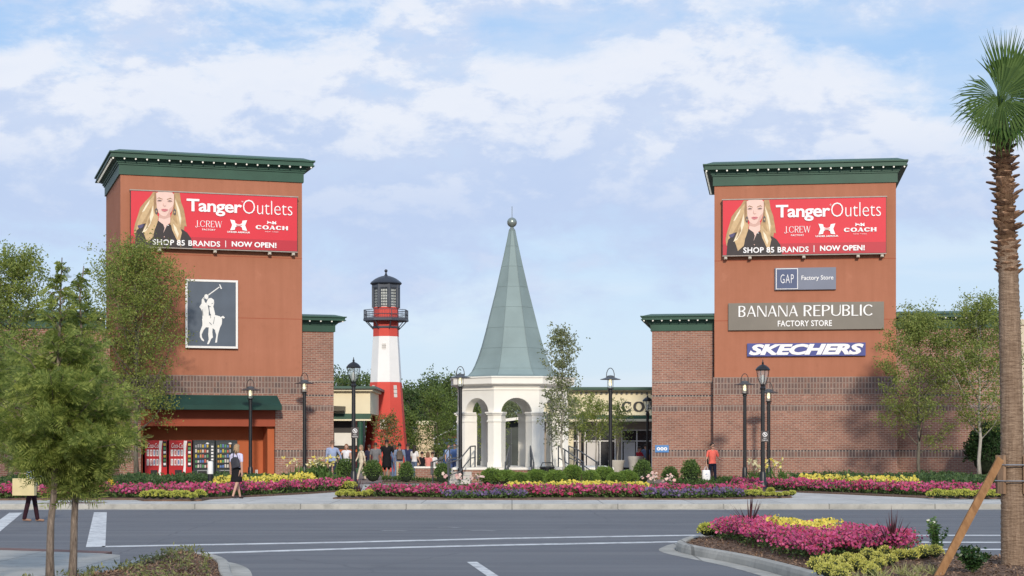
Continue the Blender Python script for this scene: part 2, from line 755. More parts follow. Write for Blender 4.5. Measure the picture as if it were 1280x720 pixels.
def put_serif(mb, s, x0, x1, z0, z1, y, mi=0, wd=1.0, t=.06, k=.14, sf=.1, gap=.14):
    qs, x = [], 0.0
    for ch in s:
        q, w = serif_glyph(ch, wd, t, k, sf)
        qs += [[(px + x, pz) for px, pz in p] for p in q]
        x += w + gap
    tot = x - gap
    for i, p in enumerate(qs):
        yy = y - 0.0006 * (i % 7)
        mb.add([(x0 + (x1 - x0) * a / tot, yy, z0 + (z1 - z0) * b) for a, b in p], [(0, 1, 2, 3)], mi)
# ------------------------------------------------------------------ palette
BR1, BR2, MOR = (0.365, 0.175, 0.125, 1), (0.26, 0.12, 0.09, 1), (0.40, 0.315, 0.26, 1)
M_brick = brick('brick', BR1, BR2, MOR, 0.25, 0.088, 0.013)
M_band = brick('soldier_brick', (0.245, 0.14, 0.112, 1), (0.15, 0.105, 0.097, 1), (0.32, 0.25, 0.215, 1), 0.15, 0.27, 0.026, 0.0)
M_dark = brick('dark_brick', (0.085, 0.068, 0.068, 1), (0.06, 0.05, 0.055, 1), (0.36, 0.29, 0.25, 1), 0.15, 0.12, 0.03, 0.0)


def stucco():
    m, nt, b = new_mat('terracotta_stucco')
    v = coords(nt)
    f = ramp(nt, noise(nt, 0.45, 7, v, 0.65), 0.3, 0.72)
    c = mixnode(nt, f, (0.385, 0.155, 0.092, 1), (0.44, 0.182, 0.113, 1))
    f2 = ramp(nt, noise(nt, 3.0, 5, v), 0.58, 0.8)
    c = mixnode(nt, f2, c, (0.37, 0.152, 0.092, 1))
    mp = nt.nodes.new('ShaderNodeMapping'); mp.inputs['Scale'].default_value = (2.6, 2.6, .16)
    nt.links.new(v, mp.inputs[0])
    f3 = ramp(nt, noise(nt, 1.0, 6, mp.outputs[0], .7), .35, .75)          # rain streaks
    c = mixnode(nt, 1.0, c, mixnode(nt, f3, (.93, .925, .92, 1), (1.04, 1.045, 1.055, 1)), 'MULTIPLY')
    f4 = ramp(nt, noise(nt, .9, 4, v, .6), .66, .70)                          # repainted patches
    c = mixnode(nt, f4, c, mixnode(nt, 1.0, c, (1.05, 1.07, 1.08, 1), 'MULTIPLY'))
    nt.links.new(c, b.inputs['Base Color'])
    b.inputs['Roughness'].default_value = 0.9
    b.inputs['Specular IOR Level'].default_value = 0.2
    bump(nt, b, noise(nt, 60, 3, v), 0.25, 0.006)
    MATS['stucco'] = m
    return m


M_stucco = stucco()
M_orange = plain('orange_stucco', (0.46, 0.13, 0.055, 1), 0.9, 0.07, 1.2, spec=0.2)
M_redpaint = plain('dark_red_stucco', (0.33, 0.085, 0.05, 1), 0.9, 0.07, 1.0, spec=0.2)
M_green = plain('green_metal', (0.022, 0.078, 0.05, 1), 0.5, 0.16, 0.9, spec=0.4)
M_greenlight = plain('green_cap', (0.05, 0.11, 0.085, 1), 0.45, 0.15, 0.9)
M_awning = plain('awning_fabric', (0.012, 0.05, 0.04, 1), 0.75, 0.15, 1.5)
M_bulb = glow('bulb_glass', (0.95, 0.92, 0.82, 1), 0.35)
M_black = plain('black_metal', (0.012, 0.012, 0.014, 1), 0.4, 0.2, 4, spec=0.5)
M_darkgrey = plain('grey_metal', (0.07, 0.078, 0.088, 1), 0.45, 0.15, 4)
M_white = plain('white_paint', (0.8, 0.79, 0.77, 1), 0.6, 0.03, 2)
M_cream = plain('cream_stucco', (0.78, 0.70, 0.50, 1), 0.85, 0.05, 1.2, spec=0.2)
M_gaz = plain('white_stucco', (0.82, 0.795, 0.73, 1), 0.85, 0.04, 1.2, spec=0.2)
M_dglass = glass('dark_glass', (0.012, 0.014, 0.018, 1), 0.05)
M_gold = plain('tan_metal', (0.5, 0.45, 0.33, 1), 0.5, 0.1, 4)


def concrete(name, c, jx=2.6, jy=2.6, joint=0.02, dark=0.72):
    m, nt, b = new_mat(name)
    v = coords(nt)
    t = nt.nodes.new('ShaderNodeTexBrick')
    nt.links.new(v, t.inputs['Vector'])
    t.offset = 0.0
    t.inputs['Scale'].default_value = 1.0
    t.inputs['Brick Width'].default_value = jx
    t.inputs['Row Height'].default_value = jy
    t.inputs['Mortar Size'].default_value = joint
    t.inputs['Color1'].default_value = c
    t.inputs['Color2'].default_value = tuple(x * .93 for x in c[:3]) + (1,)
    t.inputs['Mortar'].default_value = tuple(x * .55 for x in c[:3]) + (1,)
    f = ramp(nt, noise(nt, 0.7, 7, v, 0.65), 0.3, 0.7)
    col = mixnode(nt, 1.0, t.outputs['Color'], mixnode(nt, f, (dark, dark, dark * .98, 1), (1.06, 1.05, 1.03, 1)), 'MULTIPLY')
    f2 = ramp(nt, noise(nt, 2.2, 7, v, 0.72), 0.50, 0.74)
    col = mixnode(nt, f2, col, tuple(x * .52 for x in c[:3]) + (1,))
    nt.links.new(col, b.inputs['Base Color'])
    b.inputs['Roughness'].default_value = 0.9
    b.inputs['Specular IOR Level'].default_value = 0.2
    bump(nt, b, noise(nt, 120, 2, v), 0.2, 0.004)
    MATS[name] = m
    return m


M_walk = concrete('walk_concrete', (0.60, 0.58, 0.55, 1))
M_curb = concrete('curb_concrete', (0.46, 0.445, 0.41, 1), 3.0, 40.0, 0.02, 0.66)
M_pad = concrete('pad_concrete', (0.42, 0.41, 0.385, 1), 1.5, 1.5, 0.012, 0.85)


def asphalt():
    m, nt, b = new_mat('asphalt')
    v = coords(nt)
    f = ramp(nt, noise(nt, 0.22, 6, v, 0.6), 0.3, 0.72)
    c = mixnode(nt, f, (0.128, 0.131, 0.145, 1), (0.155, 0.157, 0.170, 1))
    mp = nt.nodes.new('ShaderNodeMapping')
    mp.inputs['Scale'].default_value = (0.09, 1.3, 1)
    nt.links.new(v, mp.inputs[0])
    f3 = ramp(nt, noise(nt, 1.0, 4, mp.outputs[0]), 0.42, 0.7)       # long tyre-worn streaks
    c = mixnode(nt, f3, c, (0.182, 0.182, 0.190, 1))
    f5 = ramp(nt, noise(nt, .35, 5, v, .6), .60, .70)                        # darker oily patches
    c = mixnode(nt, f5, c, mixnode(nt, 1.0, c, (.86, .86, .87, 1), 'MULTIPLY'))
    f2 = ramp(nt, noise(nt, 160, 2, v), 0.35, 0.75)
    c = mixnode(nt, 1.0, c, mixnode(nt, f2, (0.72, 0.72, 0.72, 1), (1.35, 1.35, 1.33, 1)), 'MULTIPLY')
    vo = nt.nodes.new('ShaderNodeTexVoronoi')
    vo.feature = 'DISTANCE_TO_EDGE'
    vo.inputs['Scale'].default_value = 0.16
    mv = nt.nodes.new('ShaderNodeMapping')
    nt.links.new(v, mv.inputs[0])
    nz = nt.nodes.new('ShaderNodeTexNoise'); nz.inputs['Scale'].default_value = 0.8
    nt.links.new(v, nz.inputs['Vector'])
    nt.links.new(mixnode(nt, 0.35, v, nz.outputs['Color'], 'ADD'), vo.inputs['Vector'])
    cr = ramp(nt, vo.outputs['Distance'], 0.0, 0.004)
    c = mixnode(nt, cr, (0.112, 0.114, 0.126, 1), c)
    nt.links.new(c, b.inputs['Base Color'])
    b.inputs['Roughness'].default_value = 0.82
    b.inputs['Specular IOR Level'].default_value = 0.3
    bump(nt, b, noise(nt, 220, 2, v), 0.35, 0.004)
    return m


M_asphalt = asphalt()


def roadpaint():
    m, nt, b = new_mat('road_paint')
    v = coords(nt)
    f = ramp(nt, noise(nt, 3.2, 7, v, 0.75), 0.46, 0.68)
    c = mixnode(nt, f, (0.66, 0.66, 0.65, 1), (0.28, 0.28, 0.29, 1))
    nt.links.new(c, b.inputs['Base Color'])
    b.inputs['Roughness'].default_value = 0.7
    return m


M_paint = roadpaint()
M_soil = plain('mulch_soil', (0.155, 0.100, 0.072, 1), 0.95, 0.35, 9, bmp=0.6, bscale=30, spec=0.1)
M_earth = plain('dry_ground', (0.16, 0.13, 0.08, 1), 0.95, 0.3, 0.2, spec=0.1)
M_paver = brick('plaza_paver', (0.27, 0.215, 0.19, 1), (0.22, 0.165, 0.145, 1), (0.2, 0.17, 0.15, 1), 0.4, 0.4, 0.015)
M_tactile = plain('tactile_brick', (0.17, 0.095, 0.08, 1), 0.9, 0.2, 6)

# ------------------------------------------------------------------ ground, road, pavement
YC = 49.9
b_ = MB(); b_.add([(-3000, -200, -.25), (3000, -200, -.25), (3000, 6000, -.25), (-3000, 6000, -.25)], [(0, 1, 2, 3)])
structure(b_.build('ground', M_earth))
b_ = MB()
b_.add([(-140, -30, -.15), (140, -30, -.15), (140, YC + .3, -.15), (-140, YC + .3, -.15)], [(0, 1, 2, 3)])
structure(b_.build('road', M_asphalt))
b_ = MB(); b_.box(-140, 140, YC + .19, 74, -.4, 0)
structure(b_.build('pavement', M_walk))
b_ = MB(); b_.box(-140, 140, 74, 240, -.4, 0)
structure(b_.build('plaza', M_paver))
b_ = MB(); b_.rings([[(-140, YC, -.3), (-140, YC + .03, -.02), (-140, YC + .05, 0.003), (-140, YC + .19, .003), (-140, YC + .19, -.3)],
                     [(140, YC, -.3), (140, YC + .03, -.02), (140, YC + .05, .003), (140, YC + .19, .003), (140, YC + .19, -.3)]])
structure(b_.build('kerb', M_curb))
b_ = MB(); b_.box(-140, 140, YC - .42, YC - .002, -.3, -.143)
structure(b_.build('gutter', M_curb))
# brick coloured ramp strip at the crossing
b_ = MB()
x0, x1 = (50 - 640) / 44.2, (120 - 640) / 44.2
b_.box(x0, x1, YC + .4, YC + 1.3, -.02, .005)
structure(b_.build('tactile_paving', M_tactile))


def roadline(name, pts, width, ex=0, mat=None):
    """painted line; pts are ground points"""
    mb = MB()
    L_ = [Vector((x, y, 0)) for x, y in pts]
    lft, rgt = [], []
    for i, p in enumerate(L_):
        t = (L_[min(i + 1, len(L_) - 1)] - L_[max(i - 1, 0)]).normalized()
        n = Vector((-t.y, t.x, 0)) * width / 2
        lft.append(p + n); rgt.append(p - n)
    vs = [(p.x, p.y, -.146) for p in lft] + [(p.x, p.y, -.146) for p in rgt]
    k = len(L_)
    mb.add(vs, [(i, k + i, k + i + 1, i + 1) for i in range(k - 1)])
    return structure(mb.build(name, mat or M_paint))


def P(px, py):
    return G(px, py, -.15)


roadline('road_marking', [P(128, 683.5), P(440, 677.8), P(640, 673), P(860, 669.3), P(1000, 669.2), P(1252, 669.4), P(1500, 670)], .42)
roadline('road_marking', [P(215, 693), P(440, 686), P(640, 681.3), P(860, 677.2), P(1000, 677.6), P(1252, 678.2), P(1500, 679)], .42)
roadline('road_marking', [P(1090, 686.8), P(1252, 687), P(1500, 688)], .40)
roadline('road_marking', [P(1160, 701), P(1252, 702), P(1500, 703)], .40)
roadline('road_marking', [P(590, 702.6), P(614, 719), P(620, 723)], .16)
roadline('road_marking', [P(640, 760), P(664, 800)], .16)
roadline('road_marking', [P(125.5, 640.5), P(119.5, 684)], .34)
roadline('road_marking', [P(20, 641), P(-20, 672), P(-48, 700)], .34)
M_scuff = plain('worn_paint', (0.27, 0.27, 0.275, 1), 0.8, 0.30, 2.0)
for (a, bx, y) in ((478, 508, 663.6), (546, 574, 659.4), (588, 618, 663.6)):
    roadline('worn_marking', [P(a, y), P((a + bx) / 2, y - .4), P(bx, y + .2)], .22, mat=M_scuff)

# near corner pad on the left with its brick coloured edge
pad = [G(-200, 684.5), G(0, 686), G(75, 688.3), G(128, 690.2), G(150, 692), G(150, 800), G(-260, 800)]
b_ = MB(); b_.prism(pad, -.3, -.02); structure(b_.build('corner_pavement', M_pad))
b_ = MB()
ed = [G(-200, 684.5), G(0, 686), G(75, 688.3), G(128, 690.2)]
ed2 = [G(-200, 681.2), G(0, 682.8), G(75, 685), G(140, 687.5)]
b_.prism(ed2[::-1] + [(x, y + .003) for x, y in ed], -.3, -.024)
structure(b_.build('tactile_paving', M_tactile))


# ------------------------------------------------------------------ buildings
class Frame:
    def __init__(s, FL, FR):
        s.o = Vector((FL[0], FL[1], 0)); e = Vector((FR[0], FR[1], 0)) - s.o
        s.w = e.length; s.d = e / s.w; s.n = Vector((-s.d.y, s.d.x, 0)); s.rz = math.atan2(s.d.y, s.d.x)

    def u(s, px, yo=0.0):
        k = (px - 640) / F
        o = s.o + s.n * yo
        return (k * o.y - o.x) / (s.d.x - k * s.d.y)

    def z(s, py, u, yo=0.0):
        return EYE - (py - HZ) * (s.o.y + s.d.y * u + s.n.y * yo) / F

    def at(s, px, py, yo=0.0):
        u = s.u(px, yo)
        return u, s.z(py, u, yo)

    def world(s, u, y, z=0.0):
        p = s.o + s.d * u + s.n * y
        return Vector((p.x, p.y, z))


def cornice(parent, x0, x1, yf, yb, z, h, left=True, right=True, bulbs_from=None, spacing=.48, side_bulbs=False):
    """moulded green cornice; the bulbs hang under its brim"""
    mb = MB()
    steps = [(-.02, .40, .07, 0), (.38, .45, .12, 0), (.45, .56, .17, 0), (.56, .615, .24, 0), (.615, .66, .50, 0), (.66, .80, .46, 0), (.80, .86, .53, 0)]
    for a, b, p, mi in steps:
        mb.box(x0 - (p if left else 0), x1 + (p if right else 0), yf - p, yb + (p if left or right else 0), z + a * h, z + b * h + .002, mi)
    # sloped cap
    pl, pr = (.44 if left else 0), (.44 if right else 0)
    ql, qr = (.05 if left else 0), (.05 if right else 0)
    mb.rings([[(x0 - pl, yf - .44, z + .86 * h), (x1 + pr, yf - .44, z + .86 * h), (x1 + pr, yb, z + .86 * h), (x0 - pl, yb, z + .86 * h)],
              [(x0 - ql, yf - .05, z + h), (x1 + qr, yf - .05, z + h), (x1 + qr, yb, z + h), (x0 - ql, yb, z + h)]], 1)
    c = mb.build('cornice', [M_green, M_greenlight], parent)
    bl = MB(); bl.ball((0, 0, 0), .042, 8, 0, 1.25)
    first = bl.build('bulb', M_bulb, c, smooth=True)
    first['group'] = 'bulbs under the cornice brim'
    pts = []
    n = max(1, int(round((x1 - x0 + (0.5 if left else 0)) / spacing)))
    xs = np.linspace(x0 - (.36 if left else -.24), x1 + (.36 if right else -.24), n + 1)
    pts += [(x, yf - .40) for x in xs]
    if side_bulbs:
        pts += [(x0 - .40, y) for y in np.arange(yf + .1, yb - .1, spacing)]
    for i, (x, y) in enumerate(pts):
        o = first if i == 0 else first.copy()
        if i:
            COL.objects.link(o); o.parent = c
        o.location = (x, y, z + .585 * h)
    return c


def wallpiece(mb, x0, x1, y0, y1, z0, z1, mats=(0, 1, 2), bands=(), dark=()):
    """brick box built as courses so soldier bands butt against plain brick"""
    cuts = sorted([(a, b, mats[1], .004) for a, b in bands] + [(a, b, mats[2], .008) for a, b in dark])
    z = z0
    for a, b, mi, pr in cuts:
        if b <= z0 or a >= z1:
            continue
        if a > z:
            mb.box(x0, x1, y0, y1, z, a, mats[0])
        mb.box(x0 - pr, x1 + pr, y0 - pr, y1, max(a, z0), min(b, z1), mi)
        z = b
    if z < z1:
        mb.box(x0, x1, y0, y1, z, z1, mats[0])


BANDS = [(1.06, 1.33), (3.28, 3.56)]
DARKS = [(1.33, 1.43), (3.97, 4.06), (4.62, 4.71)]
TB = [(1.06, 1.33), (3.28, 3.56), (4.05, 4.32), (4.33, 4.60), (4.61, 4.87)]
TD = [(1.33, 1.43)]
BM = [M_brick, M_band, M_dark, M_stucco, M_orange, M_redpaint, M_curb]

# ---- left building: tower with a recess for vending machines, short wing on its right, long wing behind on its left
LF = Frame(W(150.5, 27.45), W(377.5, 26.6))
root = empty('brick_building', LF.o, LF.rz)
tag(root, 'brick and terracotta tower building with awning over a row of vending machines', 'building')
D = 7.5
w = LF.w
mb = MB(); mb.box(0, w, 0, D, 4.87, 14.02, 0)
for z in (7.55, 10.4):       # control joints in the plaster
    mb.box(-.004, w + .004, -.004, .3, z, z + .025, 1)
mb.build('stucco_tower', [M_stucco, M_redpaint], root)
uL, uR = LF.u(176), LF.u(344)
mb = MB()
wallpiece(mb, -.05, uL, -.05, D, -.3, 3.3, bands=TB, dark=TD)
wallpiece(mb, uR, w + .05, -.05, D, -.3, 3.3, bands=TB, dark=TD)
wallpiece(mb, -.05, w + .05, -.05, D, 3.3, 4.87, bands=TB, dark=TD)
mb.build('brick_base', BM, root)
mb = MB()
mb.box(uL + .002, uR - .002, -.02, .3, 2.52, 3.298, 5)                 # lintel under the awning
mb.box(uR - .32, uR - .003, .25, 1.5, -.3, 2.518, 4)                    # inner jamb
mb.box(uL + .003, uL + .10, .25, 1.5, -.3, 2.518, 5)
mb.box(uL + .003, uR - .003, 1.5, 1.8, -.3, 3.2, 4)                      # back wall
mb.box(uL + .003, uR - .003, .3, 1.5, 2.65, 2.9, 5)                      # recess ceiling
mb.box(uL + .003, uR - .003, 0, 1.5, -.2, .02, 6)                        # recess floor
mb.build('recess', BM, root)
# awning
ua, ub = LF.u(186), LF.u(346)
mb = MB()
zt, zb, pj = LF.z(494.6, ub), LF.z(512, ub, -.9), 1.0
mb.rings([[(ua, -.06, zt), (ua, -.06, zb - .02), (ua, -pj, zb - .02), (ua, -pj, zb + .18)],
          [(ub, -.06, zt), (ub, -.06, zb - .02), (ub + .06, -pj, zb - .02), (ub + .06, -pj, zb + .18)]], 0)
mb.build('awning', M_awning, root)
cornice(root, 0, w, 0, D, 14.0, 1.12, True, True, side_bulbs=True)
# right wing
wx = LF.u(417, .9)
zw = LF.z(414.5, wx, .9)
mb = MB(); wallpiece(mb, w + .06, wx, .9, 9, -.3, zw + .02, bands=BANDS, dark=DARKS)
mb.build('brick_wing', BM, root)
cornice(root, w - .3, wx, .9, 9, zw, .80, False, True)
# long wing on the left
mb = MB(); wallpiece(mb, -16, -.06, 4.5, 12, -.3, 7.2, bands=BANDS, dark=DARKS)
mb.build('brick_wing', BM, root)
cornice(root, -16, -.3, 4.5, 12, 7.2, .85, True, False)
LROOT = root

# ---- right building
RF = Frame(W(893, 26.25), W(1120, 26.64))
root = empty('brick_building', RF.o, RF.rz)
tag(root, 'brick and terracotta tower building carrying four stacked shop signs', 'building')
w = RF.w
mb = MB(); mb.box(0, w, 0, D, 4.87, 14.02, 0)
for z in (7.55, 10.4):
    mb.box(-.004, w + .004, -.004, .3, z, z + .025, 1)
mb.build('stucco_tower', [M_stucco, M_redpaint], root)
mb = MB(); wallpiece(mb, -.05, w + .05, -.05, D, -.3, 4.87, bands=TB, dark=TD)
mb.build('brick_base', BM, root)
cornice(root, 0, w, 0, D, 14.0, 1.12, True, True, side_bulbs=True)
wl = RF.u(815, .55)
zw = RF.z(413, (wl) / 2, .55)
mb = MB(); wallpiece(mb, wl, -.06, .55, 9, -.3, zw + .02, bands=BANDS, dark=DARKS)
mb.build('brick_wing', BM, root)
cornice(root, wl, .3, .55, 9, zw, .80, True, False)
wr = RF.u(1262, .9)
zr = RF.z(410, w + 2.5, .9)
mb = MB(); wallpiece(mb, w + .06, wr, .9, 9, -.3, zr + .02, bands=BANDS, dark=DARKS)
mb.build('brick_wing', BM, root)
cornice(root, w - .3, wr, .9, 9, zr, .80, False, True)
RROOT = root

# ---- pale building beyond the right one
mb = MB()
root = empty('pale_building', (*W(1335, 23), 0), R(-8))
tag(root, 'pale beige flat roofed building just beyond the palm trunk', 'building')
mb.box(-3.2, 8, 0, 8, -.3, 8.2); mb.build('wall', plain('beige_stucco', (0.62, 0.55, 0.42, 1), .85, .05, 1), root)
mb = MB(); mb.box(-3.35, 8.1, -.12, 8, 8.2, 8.5); mb.build('roof', M_gold, root)


# ---- shops across the plaza
def shop(px0, px1, s, tops, label, front_items, rz=0.0, depth=9):
    x0, Y = W(px0, s); x1, _ = W(px1, s)
    r = empty('shop_building', (x0, Y, 0), rz)
    tag(r, label, 'building')
    return r, (x1 - x0)


s = 21.0
r, ww = shop(654, 905, s, None, 'low cream shop with green trim and big black letters across the plaza', None)
H = lambda py: zz(py, 21.0)
mb = MB()
mb.box(0, ww, 0, 9, H(519), H(489), 0)
mb.box(-.0, ww, .55, 9, -.2, H(519), 1)
mb.build('wall', [M_cream, plain('taupe_wall', (0.34, 0.29, 0.24, 1), .85, .06, 1)], r)
mb = MB()
mb.box(-.1, ww, -.35, 9, H(489), H(487.6), 1)
mb.box(-.2, ww, -.5, 9, H(487.6), H(485.8), 0)
mb.box(-.15, ww, -.42, 9, H(485.8), H(484), 2)
for k in range(int(ww / .3)):
    mb.box(.1 + k * .3, .22 + k * .3, -.12, 0, H(492.5), H(490.4), 3)
mb.build('roof', [M_green, M_cream, M_greenlight, M_darkgrey], r)
mb = MB()
mb.box(0, ww, -.9, .0, H(524), H(519.5), 0)
mb.box(0, ww, -.95, .0, H(527), H(524), 1)
mb.build('canopy', [M_green, M_cream], r)
mb = MB()
M_shopglass = plain('shop_glass', (0.018, 0.02, 0.024, 1), 0.08, 0.6, 1.6, spec=0.9)
M_poster = plain('window_poster', (0.62, 0.6, 0.58, 1), 0.6, 0.06, 2)
for k in range(5):
    xa = 1.5 + k * 2.2
    wd_ = MB()
    for x in (0, .9, 1.8):
        wd_.box(xa + x - .035, xa + x + .035, .48, .545, .1, 2.55, 0)
    for z in (.1, 1.85, 2.5):
        wd_.box(xa - .034, xa + 1.834, .485, .543, z, z + .06, 0)
    wf = wd_.build('window', [M_white], r)
    g = MB(); g.add([(xa, .546, .1), (xa + 1.8, .546, .1), (xa + 1.8, .546, 2.5), (xa, .546, 2.5)], [(0, 1, 2, 3)])
    g.build('pane', M_shopglass, wf)
    if k in (1, 2):
        g = MB(); g.box(xa + .12, xa + .8, .536, .544, .3, 1.8); g.build('poster', M_poster, wf)
mb = MB(); mb.box(2.2, 3.0, .2, .54, 0, 2.9, 0); mb.box(.2, .8, -.4, .54, 0, 3.0, 0); mb.build('pillar', M_cream, r)
mb = MB()
xs0 = (777 - 654) / s
put_serif(mb, 'COACH', xs0, xs0 + 3.35, H(514.5), H(502), -.06, 0, wd=1.5, t=.11, k=.36, sf=.22, gap=.14)
mb2 = MB()
mb.build('lettering', M_black, r)

r, ww = shop(382, 466, 21.5, None, 'cream shop with green band and dark storefront left of the lighthouse', None)
H = lambda py: zz(py, 21.5)
mb = MB()
mb.box(0, ww - .15, 0, 9, H(517), H(489), 0)
mb.box(0, ww - 1.2, .8, 9, -.2, H(517), 1)
mb.build('wall', [M_cream, plain('dark_shopfront', (0.03, 0.026, 0.024, 1), .5, .2, 1)], r)
mb = MB()
mb.box(0, ww, -.3, 9, H(489), H(486), 0); mb.box(0, ww + .2, -.5, 9, H(486), H(483), 1)
mb.build('roof', [M_cream, M_greenlight], r)
mb = MB(); mb.box(0, ww - .1, -.14, 0, H(524), H(517), 0); mb.box(0, ww - .1, -.16, 0, H(526), H(524), 1)
mb.build('canopy', [M_green, M_cream], r)
xq = (450 - 382) / 21.5
mb = MB(); mb.tube([(xq, .1, 0), (xq, .1, H(526))], .17, 12); mb.box(xq - .24, xq + .24, -.14, .34, 0, .3); mb.build('column', M_green, r, smooth=True)
mb = MB()
mb.box(1.6, 2.9, .74, .79, H(557), H(541), 0)
mb.box(1.4, 3.0, .70, .79, H(565), H(562), 1)
mb.build('window', [plain('pale_blind', (0.78, 0.75, 0.68, 1), .7, .04), plain('orange_trim', (0.5, 0.12, 0.03, 1), .7, .1)], r)  # blind is an even pale colour without emission
mb = MB()
ax = (417 - 382) / 21.5
mb.rings([[(ax - .3, 0, H(507)), (ax - .3, 0, H(514)), (ax - .3, -.9, H(514))], [(ax + .7, 0, H(508)), (ax + .7, 0, H(514)), (ax + .7, -.9, H(514))]], 0)
mb.build('awning', M_black, r)

# dark shop and tan tower seen behind the pavilion
r = empty('shop_building', (*W(596, 17.0), 0))
tag(r, 'dark glazed shop with pale sloping canopy behind the pavilion arches', 'building')
mb = MB(); mb.box(0, 6.5, 0, 6, -.2, 3.6); mb.build('wall', plain('dark_wall', (0.035, 0.045, 0.04, 1), .5, .3, 1), r)
mb = MB(); mb.rings([[(1.3, -1.2, 3.25), (1.3, -1.2, 3.45), (1.3, .0, 3.45)], [(6.4, -1.2, 3.85), (6.4, -1.2, 4.05), (6.4, 0, 4.05)]]); mb.build('canopy', M_gaz, r)
mb = MB()
for k in range(4):
    mb.box(1.6 + k * .9, 1.66 + k * .9, -.06, -.002, 0, 3.2)
mb.build('mullion', M_darkgrey, r)
r = empty('tan_tower', (*W(529, 15.5), 0))
tag(r, 'small tan stone tower with darker bands among far trees', 'tower')
mb = MB(); mb.box(-.85, .85, 0, 1.7, 0, zz(531, 15.5), 0)
for z in (1.2, 2.3):
    mb.box(-.88, .88, -.03, 1.73, z, z + .14, 1)
mb.build('wall', [plain('tan_stone', (0.6, 0.47, 0.3, 1), .9, .12, 2), plain('tan_band', (0.42, 0.33, 0.22, 1), .9, .1)], r)
mb = MB(); mb.box(-1.0, 1.0, -.15, 1.85, zz(531, 15.5), zz(526, 15.5)); mb.build('cap', M_cream, r)
r = empty('market_tent', (*W(562, 18.0), 0))
tag(r, 'blue kiosk with red sign and white curved canopy left of the pavilion', 'kiosk')
mb = MB(); mb.box(-.45, .8, 0, 1.4, 0, zz(541, 18)); mb.build('wall', plain('blue_panel', (0.10, 0.19, 0.5, 1), .6, .15, 2), r)
mb = MB(); mb.box(-.5, .82, -.06, 0, zz(548, 18), zz(541, 18)); mb.build('sign_panel', plain('maroon_panel', (0.2, 0.02, 0.03, 1), .5, .1), r)
mb = MB(); mb.rings([[(-1.1 + t * 2.2, y, zz(549, 18) + .62 * math.sin(min(1, t * 1.3) * 1.57)) for t in np.linspace(0, 1, 9)] + [(-1.1 + t * 2.2, y, zz(549, 18) + .05 + .66 * math.sin(min(1, t * 1.3) * 1.57)) for t in np.linspace(1, 0, 9)] for y in (-.8, 1.5)])
mb.build('canopy', M_white, r)


